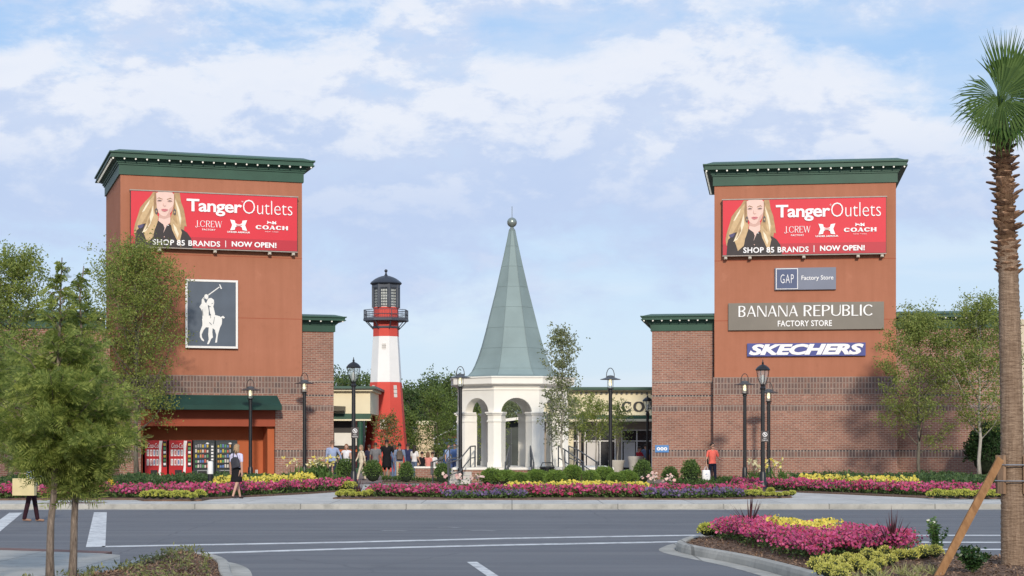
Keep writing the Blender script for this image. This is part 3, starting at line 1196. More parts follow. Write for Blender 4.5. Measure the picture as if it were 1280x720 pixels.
# ------------------------------------------------------------------ lighthouse
def lighthouse():
    s = 20.0
    x, Y = W(482.5, s)
    r = empty('lighthouse', (x, Y, 0))
    tag(r, 'red and white banded lighthouse with black lantern room and railed gallery', 'lighthouse')
    n, ph = 8, R(22.5 - 5)
    k = 1 / math.cos(R(22.5))
    H = lambda py: zz(py, s)
    rad = lambda py: np.interp(py, [386, 421, 478, 540, 590], [14.6, 15.2, 18.6, 23.3, 27.2]) / s * 1.09
    M_red = plain('red_paint', (0.64, 0.085, 0.065, 1), .7, .06, 1.2, spec=.25)
    M_lw = plain('lighthouse_white', (0.82, 0.81, 0.80, 1), .7, .03, 1.5)
    M_blk = plain('lantern_black', (0.03, 0.036, 0.05, 1), .4, .15, 2)
    M_iron = plain('gallery_iron', (0.07, 0.08, 0.10, 1), .5, .12, 2)
    mb = MB()
    mb.lathe([(rad(590) * 1.03, 0), (rad(540), H(540)), (rad(478), H(478))], n, ph=ph, mi=0)
    mb.lathe([(rad(478) * .995, H(478) + .002), (rad(421) * 1.0, H(421))], n, ph=ph, mi=1)
    mb.lathe([(rad(421) * .995, H(421) + .002), (rad(400), H(400)), (rad(386), H(386))], n, ph=ph, mi=0)
    mb.build('tower', [M_red, M_lw], r)
    # windows
    for ang, py0, py1, hw in ((-90 - 5 + 0, 537, 524, .2), (-90 - 5 + 45, 497, 482, .12), (-90 - 5 - 45, 497, 482, .12), (-95, 437, 430, .12)):
        wm = MB()
        zc0, zc1 = H(py0), H(py1)
        ap0, ap1 = (rad(p) * math.cos(R(22.5)) for p in (py0, py1))
        wm.rings([[(ap0 - .03, -hw, zc0), (ap0 - .03, hw, zc0), (ap0 + .02, hw, zc0), (ap0 + .02, -hw, zc0)], [(ap1 - .03, -hw, zc1), (ap1 - .03, hw, zc1), (ap1 + .02, hw, zc1), (ap1 + .02, -hw, zc1)]])
        for t in (.33, .66):
            zc = zc0 + (zc1 - zc0) * t; ap = ap0 + (ap1 - ap0) * t
            wm.box(ap - .02, ap + .028, -hw - .01, hw + .01, zc - .012, zc + .012, 1)
        wm.xform(Matrix.Rotation(R(ang), 4, 'Z'))
        wm.build('window', [plain('pale_pane', (0.66, 0.62, 0.58, 1), .4, .1, 2), M_iron], r)
    # iron ring, gallery
    mb = MB()
    mb.lathe([(rad(410) + .01, H(411)), (rad(410) + .06, H(410)), (rad(410) + .06, H(408.5)), (rad(410) + .01, H(408))], n, ph=ph)
    mb.build('ring', M_iron, r)
    gr = 29 / s
    mb = MB()
    mb.lathe([(gr * .96, H(402)), (gr, H(401.5)), (gr, H(399)), (gr * .98, H(398.6))], n, ph=ph)
    g = mb.build('gallery', M_iron, r)
    mb = MB()
    zr = H(388)
    for i in range(8):
        a0, a1 = ph + i * math.pi / 4, ph + (i + 1) * math.pi / 4
        p0 = Vector((gr * .97 * math.cos(a0), gr * .97 * math.sin(a0), 0)); p1 = Vector((gr * .97 * math.cos(a1), gr * .97 * math.sin(a1), 0))
        for zz_ in (zr, zr - .28, H(398)):
            mb.tube([(p0.x, p0.y, zz_), (p1.x, p1.y, zz_)], .022, 6)
        for t in np.arange(0, 1, .1):
            q = p0.lerp(p1, t)
            mb.tube([(q.x, q.y, H(399)), (q.x, q.y, zr)], .026 if t == 0 else .008, 5)
    mb.build('railing', M_iron, g)
    mb = MB()
    for i in range(8):
        a = ph + i * math.pi / 4
        c, s_ = math.cos(a), math.sin(a)
        mb.tube([(gr * .9 * c, gr * .9 * s_, H(402)), (rad(410) * c, rad(410) * s_, H(412))], .03, 6)
    mb.build('bracket', M_iron, g)
    # lantern room
    lr = 16.6 / s
    mb = MB(); mb.lathe([(rad(386), H(398)), (rad(386), H(386)), (lr, H(386) + .01), (lr, H(384.5))], n, ph=ph); mb.build('lantern_base', M_red, r)
    mb = MB()
    for i in range(8):
        a0, a1 = ph + i * math.pi / 4, ph + (i + 1) * math.pi / 4
        p0 = Vector((lr * math.cos(a0), lr * math.sin(a0), 0)); p1 = Vector((lr * math.cos(a1), lr * math.sin(a1), 0))
        mb.tube([(p0.x, p0.y, H(385)), (p0.x, p0.y, H(356))], .075, 6)
        for t in (.34, .5, .66):
            q = p0.lerp(p1, t); mb.tube([(q.x, q.y, H(383)), (q.x, q.y, H(361))], .016, 4)
        for t in np.linspace(0.05, .97, 7):
            z = H(384) + (H(361) - H(384)) * t
            a, b = p0.lerp(p1, .15), p0.lerp(p1, .85)
            mb.tube([(a.x, a.y, z), (b.x, b.y, z)], .016, 4)
        for t in (.14, .86):
            q = p0.lerp(p1, t); mb.tube([(q.x, q.y, H(385)), (q.x, q.y, H(358))], .05, 5)
    mb.lathe([(lr + .03, H(361)), (lr + .06, H(360)), (lr + .06, H(355))], n, ph=ph)
    lan = mb.build('lantern_room', M_iron, r)
    mb = MB(); mb.lathe([(lr * .93, H(385)), (lr * .93, H(360))], n, ph=ph, cap=False); mb.build('pane', plain('lantern_glass', (0.62, 0.66, 0.64, 1), .25, .08, 2, spec=.6), lan)
    mb = MB(); er = 18.6 / s
    mb.lathe([(er * .93, H(356.4)), (er * 1.03, H(355.6)), (er * 1.07, H(354.4)), (er * 1.02, H(352.8)), (er * .93, H(351.6)), (er * .82, H(349.9)), (er * .68, H(348.2)), (er * .50, H(346.6)), (er * .30, H(345.3)), (er * .13, H(344.6)), (er * .09, H(343.5)), (.045, H(341)), (.045, H(340))], 24)
    mb.ball((0, 0, H(338.6)), .105, 12)
    mb.build('dome', M_blk, r, smooth=True)


lighthouse()


# ------------------------------------------------------------------ pavilion with spire
def pavilion():
    s = 27.0
    x, Y = W(640, s)

    r = empty('pavilion', (x, Y, 0))
    tag(r, 'white octagonal pavilion with arches under a tall grey green metal spire', 'pavilion')
    H = lambda py: zz(py, s)
    n, ph = 8, R(-90 - 17.7)
    za, zs_, zarch, ztop = .66, H(517.6), H(500), H(485)
    Rw, Ri = 72 / s, 72 / s - .62
    ang = [ph + i * math.pi / 4 for i in range(8)]
    # one wall segment per side: piers, impost and arch cut through a thick panel
    mb = MB()
    for i in range(8):
        a0, a1 = ang[i], ang[(i + 1) % 8]
        p0 = Vector((Rw * math.cos(a0), Rw * math.sin(a0), 0)); p1 = Vector((Rw * math.cos(a1), Rw * math.sin(a1), 0))
        e = (p1 - p0); L_ = e.length; e /= L_
        nin = Vector((-e.y, e.x, 0))
        if nin.dot(p0) > 0:
            nin = -nin
        T = .5
        ra = .695
        c = L_ / 2
        # outline of the panel with the arch opening (a comb-shaped polygon split into quads)
        arc = [(c + ra * math.cos(t), zs_ + ra * math.sin(t)) for t in np.linspace(math.pi, 0, 17)]

        def pt(u, d, z):
            k = T * math.tan(math.pi / 8) * d          # mitre at the corners
            q = p0 + e * (u if 0 < u < L_ else (k if u <= 0 else L_ - k)) + nin * (T * d)
            return (q.x, q.y, z)
        us = [0.0] + [a for a, _ in arc] + [L_]
        zl = [za] + [z for _, z in arc] + [za]
        # panel above arch: quads between arc point and top
        for d in (0, 1):
            for k in range(len(arc) - 1):
                (u0, z0), (u1, z1) = arc[k], arc[k + 1]
                mb.add([pt(u0, d, z0), pt(u1, d, z1), pt(u1, d, ztop), pt(u0, d, ztop)], [(0, 1, 2, 3)])
            for ua, ub in ((0, arc[0][0]), (arc[-1][0], L_)):
                mb.add([pt(ua, d, za), pt(ub, d, za), pt(ub, d, zs_), pt(ua, d, zs_)], [(0, 1, 2, 3)])
                mb.add([pt(ua, d, zs_), pt(ub, d, zs_), pt(ub, d, ztop), pt(ua, d, ztop)], [(0, 1, 2, 3)])
        prof = [(arc[0][0], za)] + arc + [(arc[-1][0], za)]
        for (u0, z0), (u1, z1) in zip(prof, prof[1:]):
            mb.add([pt(u0, 0, z0), pt(u1, 0, z1), pt(u1, 1, z1), pt(u0, 1, z0)], [(0, 1, 2, 3)])
    mb.build('arcade', M_gaz, r, recalc=False)
    # pier casings and imposts on the corners, keystones
    for i in range(8):
        a = ang[i]
        cm = MB()
        for (hw, z0, z1) in ((.36, za, H(577)), (.335, H(577), H(528)), (.37, H(528), H(526)), (.34, H(526), H(519.5)), (.40, H(519.5), H(517.8)), (.45, H(517.8), H(516))):
            sgn = hw
            # five sided casing following the corner
            e0 = Vector((math.cos(a - math.pi / 2 - math.pi / 8), math.sin(a - math.pi / 2 - math.pi / 8), 0)); e1 = Vector((math.cos(a + math.pi / 2 + math.pi / 8), math.sin(a + math.pi / 2 + math.pi / 8), 0))
            o = Vector((math.cos(a), math.sin(a), 0))
            tip = o * (Rw + (hw - .30) * 1.25)
            A = tip + e0 * hw * 1.02; B = tip + e1 * hw * 1.02
            A2, B2 = A - o * .62, B - o * .62
            cm.prism([(p.x, p.y) for p in (A2, A, tip, B, B2)], z0, z1)
        cm.build('column', M_gaz, r)
    mb = MB()
    oc = lambda R_, z: (R_ / s, H(z))
    # each tier is a full octagon slab
    for R_, z0, z1 in ((73.2, 489.3, 488), (73, 486, 485)):
        mb.lathe([oc(R_, z0), oc(R_, z1)], n, ph=ph)
    mb.lathe([oc(72.6, 485), oc(74, 484.4), oc(75.5, 483.2), oc(80.5, 482.4), oc(81, 481.8), oc(81, 475.2), oc(82.5, 474.6), oc(82.5, 473)], n, ph=ph)
    mb.build('entablature', M_gaz, r)
    # roof: bell-cast spire
    prof = [(82, 473.0), (82, 472.2), (66, 471.3), (59, 470.3), (53, 464), (48.5, 455.5), (44.5, 446), (40, 433), (34.5, 414), (28.5, 391), (20.5, 361), (12.5, 327.5), (6.5, 301), (3.6, 287)]
    M_roof = plain('standing_seam_metal', (0.225, 0.292, 0.295, 1), .62, .10, .8, metal=.0, spec=.25)
    mb = MB()
    mb.lathe([oc(a, b) for a, b in prof], n, ph=ph)
    rf = mb.build('spire_roof', M_roof, r)
    mb = MB()
    pr2 = prof[3:]
    for i in range(8):
        a = ang[i]
        mb.tube([(p / s * math.cos(a), p / s * math.sin(a), H(z)) for p, z in pr2], .018, 5)
    k8 = math.cos(math.pi / 8)
    zs = [H(z) for _, z in pr2][::-1]; rs = [p / s for p, _ in pr2][::-1]
    for zq in np.arange(H(462), H(300), .95):
        rr = float(np.interp(-zq, [-z for z in zs], rs)) + .004
        pts = [(rr * math.cos(a), rr * math.sin(a), zq) for a in ang]
        for p, q in zip(pts, pts[1:] + pts[:1]):
            mb.tube([p, q], .006, 4)
    mb.build('seam', plain('seam_metal', (0.185, 0.24, 0.243, 1), .6, .1, .8), rf)
    mb = MB()
    mb.lathe([(.15, H(288)), (.10, H(285.5)), (.07, H(284))], 12)
    mb.ball((0, 0, H(278)), 6.2 / s, 18)
    mb.tube([(0, 0, H(272)), (0, 0, H(258))], .015, 5)
    mb.build('finial', plain('finial_metal', (0.26, 0.30, 0.28, 1), .3, .05, 1, metal=.5), r, smooth=True)
    mb = MB(); mb.lathe([(Ri, zs_ + 1.2), (.02, zs_ + 1.3)], 8, ph=ph); mb.build('ceiling', M_gaz, r)
    # raised brick floor
    mb = MB()
    x0, x1 = (590 - 640) / s * 1.0 - .7, (760 - 640) / s
    mb.box(x0, x1, -3.6, 3.6, -.2, .56, 0)
    mb.box(x0 - .06, x1 + .06, -3.66, 3.66, .56, .655, 1)
    mb.build('plinth', [M_brick, M_gaz], r)
    return r, Y


PAV, PAV_Y = pavilion()
# ------------------------------------------------------------------ signs on the towers
def signroot(fr, name, px0, px1, py0, py1, off, label, cat='sign', group=None):
    """returns root, width, height; local x right, z up, wall at y = +off"""
    u0, u1 = fr.u(px0, -off), fr.u(px1, -off)
    um = (u0 + u1) / 2
    z1, z0 = fr.z(py0, um, -off), fr.z(py1, um, -off)
    r = empty(name, fr.world(u0, -off, z0), fr.rz)
    tag(r, label, cat, group)
    return r, u1 - u0, z1 - z0


M_billred = plain('banner_red', (0.66, 0.035, 0.055, 1), .45, .03, .6, spec=.3)
M_bandred = plain('banner_dark_red', (0.47, 0.022, 0.04, 1), .45, .03, .6)
M_pw = plain('print_white', (0.86, 0.85, 0.85, 1), .5, .02, 1)
M_sk = plain('print_skin', (0.76, 0.53, 0.46, 1), .5, .05, 3)
M_sk2 = plain('print_skin_shade', (0.60, 0.37, 0.31, 1), .5, .05, 3)
M_h1 = plain('print_blonde', (0.55, 0.38, 0.20, 1), .5, .15, 4)
M_h2 = plain('print_light_blonde', (0.80, 0.70, 0.52, 1), .5, .08, 4)
M_h3 = plain('print_brown_hair', (0.32, 0.18, 0.09, 1), .5, .15, 4)
M_h3b = plain('print_dark_blonde', (0.42, 0.27, 0.13, 1), .5, .2, 4)
M_shirt = plain('print_black', (0.028, 0.020, 0.022, 1), .5, .15, 3)
M_lip = plain('print_lip', (0.60, 0.17, 0.19, 1), .5, .03)
M_eye = plain('print_eye', (0.10, 0.08, 0.08, 1), .5, .03)


def billboard(fr, px, py, label):
    r, w, h = signroot(fr, 'billboard', px[0], px[1], py[0], py[1], .34, label, 'billboard', 'red advertising billboards on the towers')
    mb = MB(); mb.box(0, w, 0, .22, 0, h, 0)
    mb.build('cabinet', plain('sign_cabinet', (0.035, 0.03, 0.03, 1), .5, .1), r)
    mb = MB()
    mb.box(-.03, w + .03, -.03, .23, h, h + .05); mb.box(w * .0, w, -.025, .0, -.04, .0)
    mb.build('frame', plain('frame_metal', (0.36, 0.31, 0.27, 1), .5, .15, 3), r)
    first = None
    for t in (.02, .17, .5, .83, .975):
        if first is None:
            mb = MB(); mb.box(-.07, .07, .02, .34, -.17, -.04); mb.box(-.045, .045, -.02, .02, -.15, -.06)
            first = mb.build('bracket', plain('bracket_metal', (0.5, 0.45, 0.38, 1), .5, .1), r); o = first
        else:
            o = first.copy(); COL.objects.link(o)
        o.parent = r; o.location = (w * t, 0, 0)
    U = lambda x: (x - 75) / 1140 * w
    V = lambda y: (415 - y) / 355 * h
    pl = lambda pts: [(U(a), V(b)) for a, b in pts]
    e = .004
    mb = MB()
    mb.flat_xz(pl([(78, 412), (1212, 412), (1212, 62), (78, 62)]), -e, 0)
    mb.flat_xz(pl([(78, 412), (1212, 412), (1212, 343), (78, 343)]), -2 * e, 1)
    mb.build('poster', [M_billred, M_bandred], r)
    # the model on the poster: printed flat in layers of colour
    mb = MB()
    y = [-3 * e]

    def fl(pts, mi):
        mb.flat_xz(pl(pts), y[0], mi); y[0] -= .0012
    zx = lambda pts: [(75 + (a - 32) * 5.565 / 9.355, 60 + (b - 50) * 5.565 / 9.355) for a, b in pts]     # finer trace
    fl(zx([(285, 56), (250, 110), (190, 170), (140, 230), (120, 300), (85, 400), (70, 470), (80, 540), (125, 535), (165, 590), (225, 590), (285, 545), (305, 470), (335, 380), (330, 60)]), 4)
    fl(zx([(520, 56), (585, 56), (600, 150), (632, 230), (650, 330), (665, 415), (640, 410), (630, 480), (600, 560), (615, 650), (560, 590), (500, 480), (470, 400), (480, 330), (520, 200)]), 4)
    fl(zx([(80, 655), (90, 520), (105, 460), (180, 400), (300, 385), (345, 360), (410, 405), (470, 395), (520, 430), (620, 450), (670, 480), (715, 540), (730, 600), (735, 655)]), 8)
    fl(zx([(352, 300), (345, 365), (400, 402), (415, 440), (400, 495), (440, 410), (478, 380), (480, 300)]), 2)
    fl(zx([(355, 290), (350, 330), (410, 345), (480, 320), (480, 290)]), 3)
    fc = [(320, 130), (318, 70), (345, 54), (420, 52), (500, 54), (520, 75), (522, 140), (515, 200), (500, 250), (470, 290), (425, 312), (390, 310), (350, 285), (328, 240)]
    fl(zx(fc), 2)
    fl(zx([(470, 230), (515, 190), (500, 250), (470, 290), (430, 311), (455, 275)]), 3)
    # hair over the shoulders in several tones
    fl(zx([(318, 60), (285, 120), (270, 190), (265, 260), (230, 330), (205, 400), (170, 480), (195, 540), (215, 600), (285, 545), (300, 470), (335, 380), (345, 320), (318, 290), (305, 200), (318, 130)]), 5)
    fl(zx([(300, 90), (240, 150), (190, 230), (150, 310), (115, 390), (95, 480), (130, 450), (180, 370), (230, 290), (270, 200)]), 5)
    fl(zx([(250, 140), (205, 200), (160, 280), (185, 265), (235, 190)]), 6)
    fl(zx([(285, 200), (255, 300), (225, 390), (160, 500), (205, 480), (255, 400), (290, 310)]), 6)
    fl(zx([(245, 320), (215, 420), (190, 480), (225, 440), (255, 380)]), 4)
    fl(zx([(525, 90), (560, 160), (590, 250), (612, 340), (600, 420), (570, 470), (560, 380), (545, 300), (535, 220)]), 5)
    fl(zx([(500, 330), (480, 370), (500, 460), (540, 540), (600, 640), (590, 560), (610, 480), (590, 430), (540, 380)]), 5)
    fl(zx([(530, 120), (550, 210), (575, 320), (590, 400), (600, 330), (580, 230)]), 6)
    fl(zx([(510, 390), (525, 460), (560, 540), (575, 500), (545, 430)]), 6)
    fl(zx([(300, 70), (318, 60), (322, 140), (306, 210), (310, 290), (296, 250), (292, 160)]), 7)
    fl(zx([(522, 60), (535, 100), (530, 190), (520, 250), (512, 210), (522, 140)]), 7)
    fl(zx([(110, 425), (180, 402), (175, 430), (150, 455), (120, 450)]), 9)
    # face
    for cx, sg in ((357, 1), (474, -1)):
        fl(zx([(cx - 30 * sg, 132), (cx - 8 * sg, 112), (cx + 34 * sg, 128), (cx + 34 * sg, 134), (cx - 8 * sg, 121)]), 7)
        fl(zx([(cx - 30, 150), (cx - 10, 138), (cx + 12, 138), (cx + 30, 148), (cx + 10, 158), (cx - 12, 158)]), 3)
        fl(zx([(cx - 27, 149), (cx - 8, 141), (cx + 10, 141), (cx + 27, 148), (cx + 8, 153), (cx - 8, 153)]), 11)
    fl(zx([(398, 160), (396, 198), (412, 207), (432, 200), (424, 196), (412, 200), (404, 190)]), 3)
    fl(zx([(373, 243), (400, 233), (412, 236), (425, 233), (456, 242), (430, 260), (410, 264), (392, 259)]), 10)
    fl(zx([(376, 243), (412, 243), (452, 242), (412, 247)]), 11)
    for cx in (322, 527):
        fl(zx([(cx - 16, 245), (cx, 225), (cx + 16, 245), (cx + 14, 285), (cx, 296), (cx - 14, 285)]), 11)
        fl(zx([(cx - 6, 255), (cx + 6, 255), (cx + 5, 275), (cx - 5, 275)]), 5)
    fl(zx([(444, 410), (452, 402), (460, 410), (452, 418)]), 0)
    fl(zx([(402, 535), (410, 528), (418, 535), (410, 543)]), 3)
    mb.build('portrait', [M_pw, M_pw, M_sk, M_sk2, M_h3b, M_h1, M_h2, M_h3, M_shirt, plain('print_violet', (0.07, 0.06, 0.15, 1), .5, .1), M_lip, M_eye], r, recalc=False)
    bpy.data.objects  # keep order
    yt = -.045
    mb = MB()
    put_text(mb, 'Tanger', U(450), U(828), V(203), V(98), yt, bold=.022, space=.93)
    mb.build('lettering', M_pw, r, recalc=False); mb = MB()
    put_text(mb, 'Outlets', U(834), U(1177), V(180), V(89), yt, bold=-.014, space=.98)
    mb.build('lettering', M_pw, r, recalc=False)
    mb = MB(); put_text(mb, '®', U(824), U(836), V(108), V(97), yt)
    mb.build('lettering', M_pw, r, recalc=False); mb = MB()
    put_serif(mb, 'J.CREW', U(510), U(690), V(276), V(235), yt, t=.05, k=.12, sf=.08)
    mb.build('lettering', M_pw, r, recalc=False); mb = MB()
    put_text(mb, 'FACTORY', U(556), U(646), V(298), V(287), yt, bold=.02, space=1.2)
    mb.build('lettering', M_pw, r, recalc=False)
    mb = MB()
    left = [(746, 222), (778, 226), (782, 243), (793, 249), (805, 250), (805, 262), (793, 263), (782, 270), (778, 287), (746, 291), (760, 256)]
    mb.flat_xz(pl(left), yt); mb.flat_xz(pl([(1609 - a, b) for a, b in left]), yt)
    mb.flat_xz(pl([(806 + 22 * math.cos(t), 256.5 + 4.2 * math.sin(t)) for t in np.linspace(0, 6.28, 14)[:-1]]), yt - .002, 1)
    mb.flat_xz(pl([(806 + 14 * math.cos(t), 256.5 + 1.6 * math.sin(t)) for t in np.linspace(0, 6.28, 14)[:-1]]), yt - .003, 0)
    put_text(mb, 'UNDER ARMOUR', U(726), U(884), V(307), V(296), yt, bold=.03)
    mb.build('emblem', [M_pw, M_billred], r, recalc=False)
    mb = MB()
    put_serif(mb, 'COACH', U(922), U(1146), V(277), V(251), yt, wd=1.5, t=.16, k=.42, sf=.24, gap=.16)
    put_text(mb, 'NEW YORK', U(988), U(1080), V(294), V(288), yt, space=1.3)
    # horse and carriage
    horse = [(1000, 241), (1003, 228), (1000, 222), (1006, 221), (1010, 227), (1026, 227), (1031, 231), (1030, 241), (1027, 241), (1026, 234), (1012, 234), (1006, 241)]
    cart = [(1034, 229), (1038, 222), (1046, 222), (1049, 228), (1056, 228), (1060, 221), (1064, 222), (1062, 232), (1054, 235), (1042, 235)]
    mb.flat_xz(pl(horse), yt); mb.flat_xz(pl(cart), yt)
    for cx in (1042, 1059):
        mb.flat_xz(pl([(cx + 7 * math.cos(t), 237 + 5.5 * math.sin(t)) for t in np.linspace(0, 6.28, 9)[:-1]]), yt - .001)
    mb.build('emblem', M_pw, r, recalc=False)
    mb = MB()
    put_text(mb, 'SHOP 85 BRANDS', U(222), U(678), V(401), V(365), yt, bold=.022, space=1.06)
    mb.build('lettering', M_pw, r, recalc=False); mb = MB()
    mb.flat_xz(pl([(713, 402), (718, 402), (718, 359), (713, 359)]), yt)
    mb.build('divider', M_pw, r, recalc=False); mb = MB()
    put_text(mb, 'NOW OPEN!', U(757), U(1066), V(396), V(361), yt, bold=.036, space=1.04)
    mb.build('lettering', M_pw, r, recalc=False)


billboard(LF, (163, 372), (242.5, 311.3), 'red billboard with blonde woman, on the left tower above the horse rider sign')
billboard(RF, (903, 1108), (248.3, 318), 'red billboard with blonde woman, on the right tower above three shop signs')

# horse rider sign
r, w, h = signroot(LF, 'rider_sign', 232, 297, 350, 435, .16, 'dark slate sign with white polo rider on horse in white frame')
mb = MB(); mb.box(0, w, .0, .15, 0, h, 0); mb.build('panel', plain('slate_panel', (0.082, 0.105, 0.14, 1), .5, .12, 1.2), r)
mb = MB(); fw = .085
for a in ((0 - .01, w + .01, -.03, .02, h - fw, h + .01), (-.01, w + .01, -.03, .02, -.01, fw), (-.01, fw, -.03, .02, fw, h - fw), (w - fw, w + .01, -.03, .02, fw, h - fw)):
    mb.box(*a)
mb.build('frame', M_white, r)
T = lambda pts: [((a - 50) / 440 * w, (642 - b) / 570 * h) for a, b in pts]
mb = MB()
for i, pts in enumerate((
    [(165, 300), (185, 270), (185, 240), (200, 218), (215, 225), (205, 235), (215, 262), (235, 275), (245, 330), (245, 400), (250, 470), (190, 460), (192, 410), (190, 340), (180, 318)],     # horse neck and head
    [(188, 400), (250, 370), (300, 365), (340, 375), (358, 400), (355, 440), (335, 480), (300, 492), (270, 470), (230, 470), (195, 465)],                      # body
    [(300, 480), (340, 470), (325, 520), (318, 560), (315, 595), (298, 597), (305, 560), (308, 530), (298, 500)],                                              # hind leg
    [(190, 455), (225, 465), (200, 495), (185, 530), (188, 555), (205, 578), (205, 588), (185, 578), (170, 550), (170, 510)],                                   # raised fore leg
    [(245, 460), (278, 465), (275, 510), (280, 555), (265, 565), (255, 590), (245, 610), (230, 610), (245, 570), (240, 530)],                                   # fore leg
    [(345, 382), (365, 370), (382, 385), (372, 393), (360, 388), (352, 395)],                                                                                 # tail
    [(225, 262), (240, 228), (265, 222), (288, 238), (290, 265), (282, 300), (270, 310), (250, 300), (245, 285), (228, 282)],                                   # rider torso
    [(250, 300), (285, 300), (298, 355), (290, 400), (285, 430), (270, 430), (272, 380), (252, 345)],                                                           # rider leg
    [(205, 212), (212, 196), (228, 192), (240, 202), (242, 218), (230, 238), (214, 228)],                                                                      # head
    [(238, 196), (332, 126), (337, 132), (243, 203)], [(332, 108), (340, 106), (357, 142), (348, 147)])):
    mb.flat_xz(T(pts), -.008 - .0008 * i)
mb.build('emblem', M_white, r, recalc=False)
mb = MB()
for i, pts in enumerate(([(196, 225), (208, 228), (222, 248), (212, 258), (206, 240)], [(190, 320), (194, 320), (198, 372), (193, 372)], [(246, 310), (249, 310), (262, 392), (258, 392)], [(238, 284), (262, 296), (262, 300), (238, 290)],
                         [(268, 270), (284, 262), (284, 265), (268, 274)], [(292, 380), (295, 380), (286, 440), (282, 440)], [(250, 425), (270, 445), (268, 449), (248, 430)])):
    mb.flat_xz(T(pts), -.022 - .0008 * i)
mb.build('emblem', plain('slate_panel', (0.1, 0.1, 0.1, 1)), r, recalc=False)

# right tower signs
M_signgrey = plain('sign_blue_grey', (0.175, 0.195, 0.26, 1), .5, .05, 1)
r, w, h = signroot(RF, 'shop_sign', 968.5, 1045, 334.5, 362, .14, 'small blue grey sign with navy square logo panel at its left end')
mb = MB(); mb.box(0, w, 0, .13, 0, h); mb.build('panel', M_signgrey, r)
q = h
mb = MB(); mb.box(.06, .06 + h * .98, -.03, .0, .03, h - .03, 0); mb.box(.09, .03 + h * .98, -.036, -.03, .06, h - .06, 1)
mb.build('logo_panel', [M_pw, plain('navy_print', (0.075, 0.10, 0.19, 1), .5, .05)], r)
mb = MB()
zc = h / 2
put_text(mb, 'GAP', .06 + h * .2, .06 + h * .79, h * .30, h * .70, -.04, bold=-.012, space=1.15)
mb.build('lettering', M_pw, r, recalc=False); mb = MB()
put_text(mb, 'Factory Store', h * 1.2, w - .12, h * .38, h * .64, -.01, bold=.006)
mb.build('lettering', M_pw, r, recalc=False)

r, w, h = signroot(RF, 'shop_sign', 910.5, 1105, 378, 412, .14, 'long grey taupe sign with wide white roman capitals in two lines')
mb = MB(); mb.box(0, w, 0, .13, 0, h); mb.build('panel', plain('sign_taupe', (0.19, 0.168, 0.14, 1), .4, .10, .7), r)
mb = MB(); put_serif(mb, 'BANANA', w * .066, w * .45, h * .49, h * .895, -.025, t=.075, k=.15, sf=0, gap=.13)
mb.build('lettering', M_pw, r, recalc=False); mb = MB()
put_serif(mb, 'REPUBLIC', w * .487, w * .937, h * .49, h * .895, -.025, t=.075, k=.15, sf=0, gap=.13)
mb.build('lettering', M_pw, r, recalc=False); mb = MB()
put_text(mb, 'FACTORY STORE', w * .32, w * .668, h * .12, h * .34, -.025, bold=.016, space=1.05)
mb.build('lettering', M_pw, r, recalc=False)

r, w, h = signroot(RF, 'shop_sign', 934, 1082, 428.7, 445, .14, 'narrow deep blue sign with bold slanted white capitals')
mb = MB(); mb.box(0, w, 0, .13, 0, h); mb.build('panel', plain('sign_blue', (0.06, 0.075, 0.27, 1), .45, .05, 1), r)
mb = MB(); put_text(mb, 'SKECHERS', w * .015, w * .985, h * .09, h * .93, -.02, bold=.05, shear=.28, space=.98)
mb.build('lettering', M_pw, r, recalc=False)

r, w, h = signroot(RF, 'info_sign', 819, 836, 556.5, 565.5, -.50, 'small blue wall sign with three white round symbols')
mb = MB(); mb.box(0, w, 0, .04, 0, h); mb.build('panel', plain('info_blue', (0.09, 0.24, 0.52, 1), .4, .04), r)
mb = MB()
for t in (.24, .5, .76):
    mb.flat_xz([(w * t + h * .24 * math.cos(a), h * .5 + h * .24 * math.sin(a)) for a in np.linspace(0, 6.283, 13)[:-1]], -.004)
    mb.flat_xz([(w * t + h * .08 * math.cos(a), h * .5 + h * .12 * math.sin(a)) for a in np.linspace(0, 6.283, 9)[:-1]], -.006, 1)
mb.build('symbol', [M_pw, MATS['info_blue']], r, recalc=False)


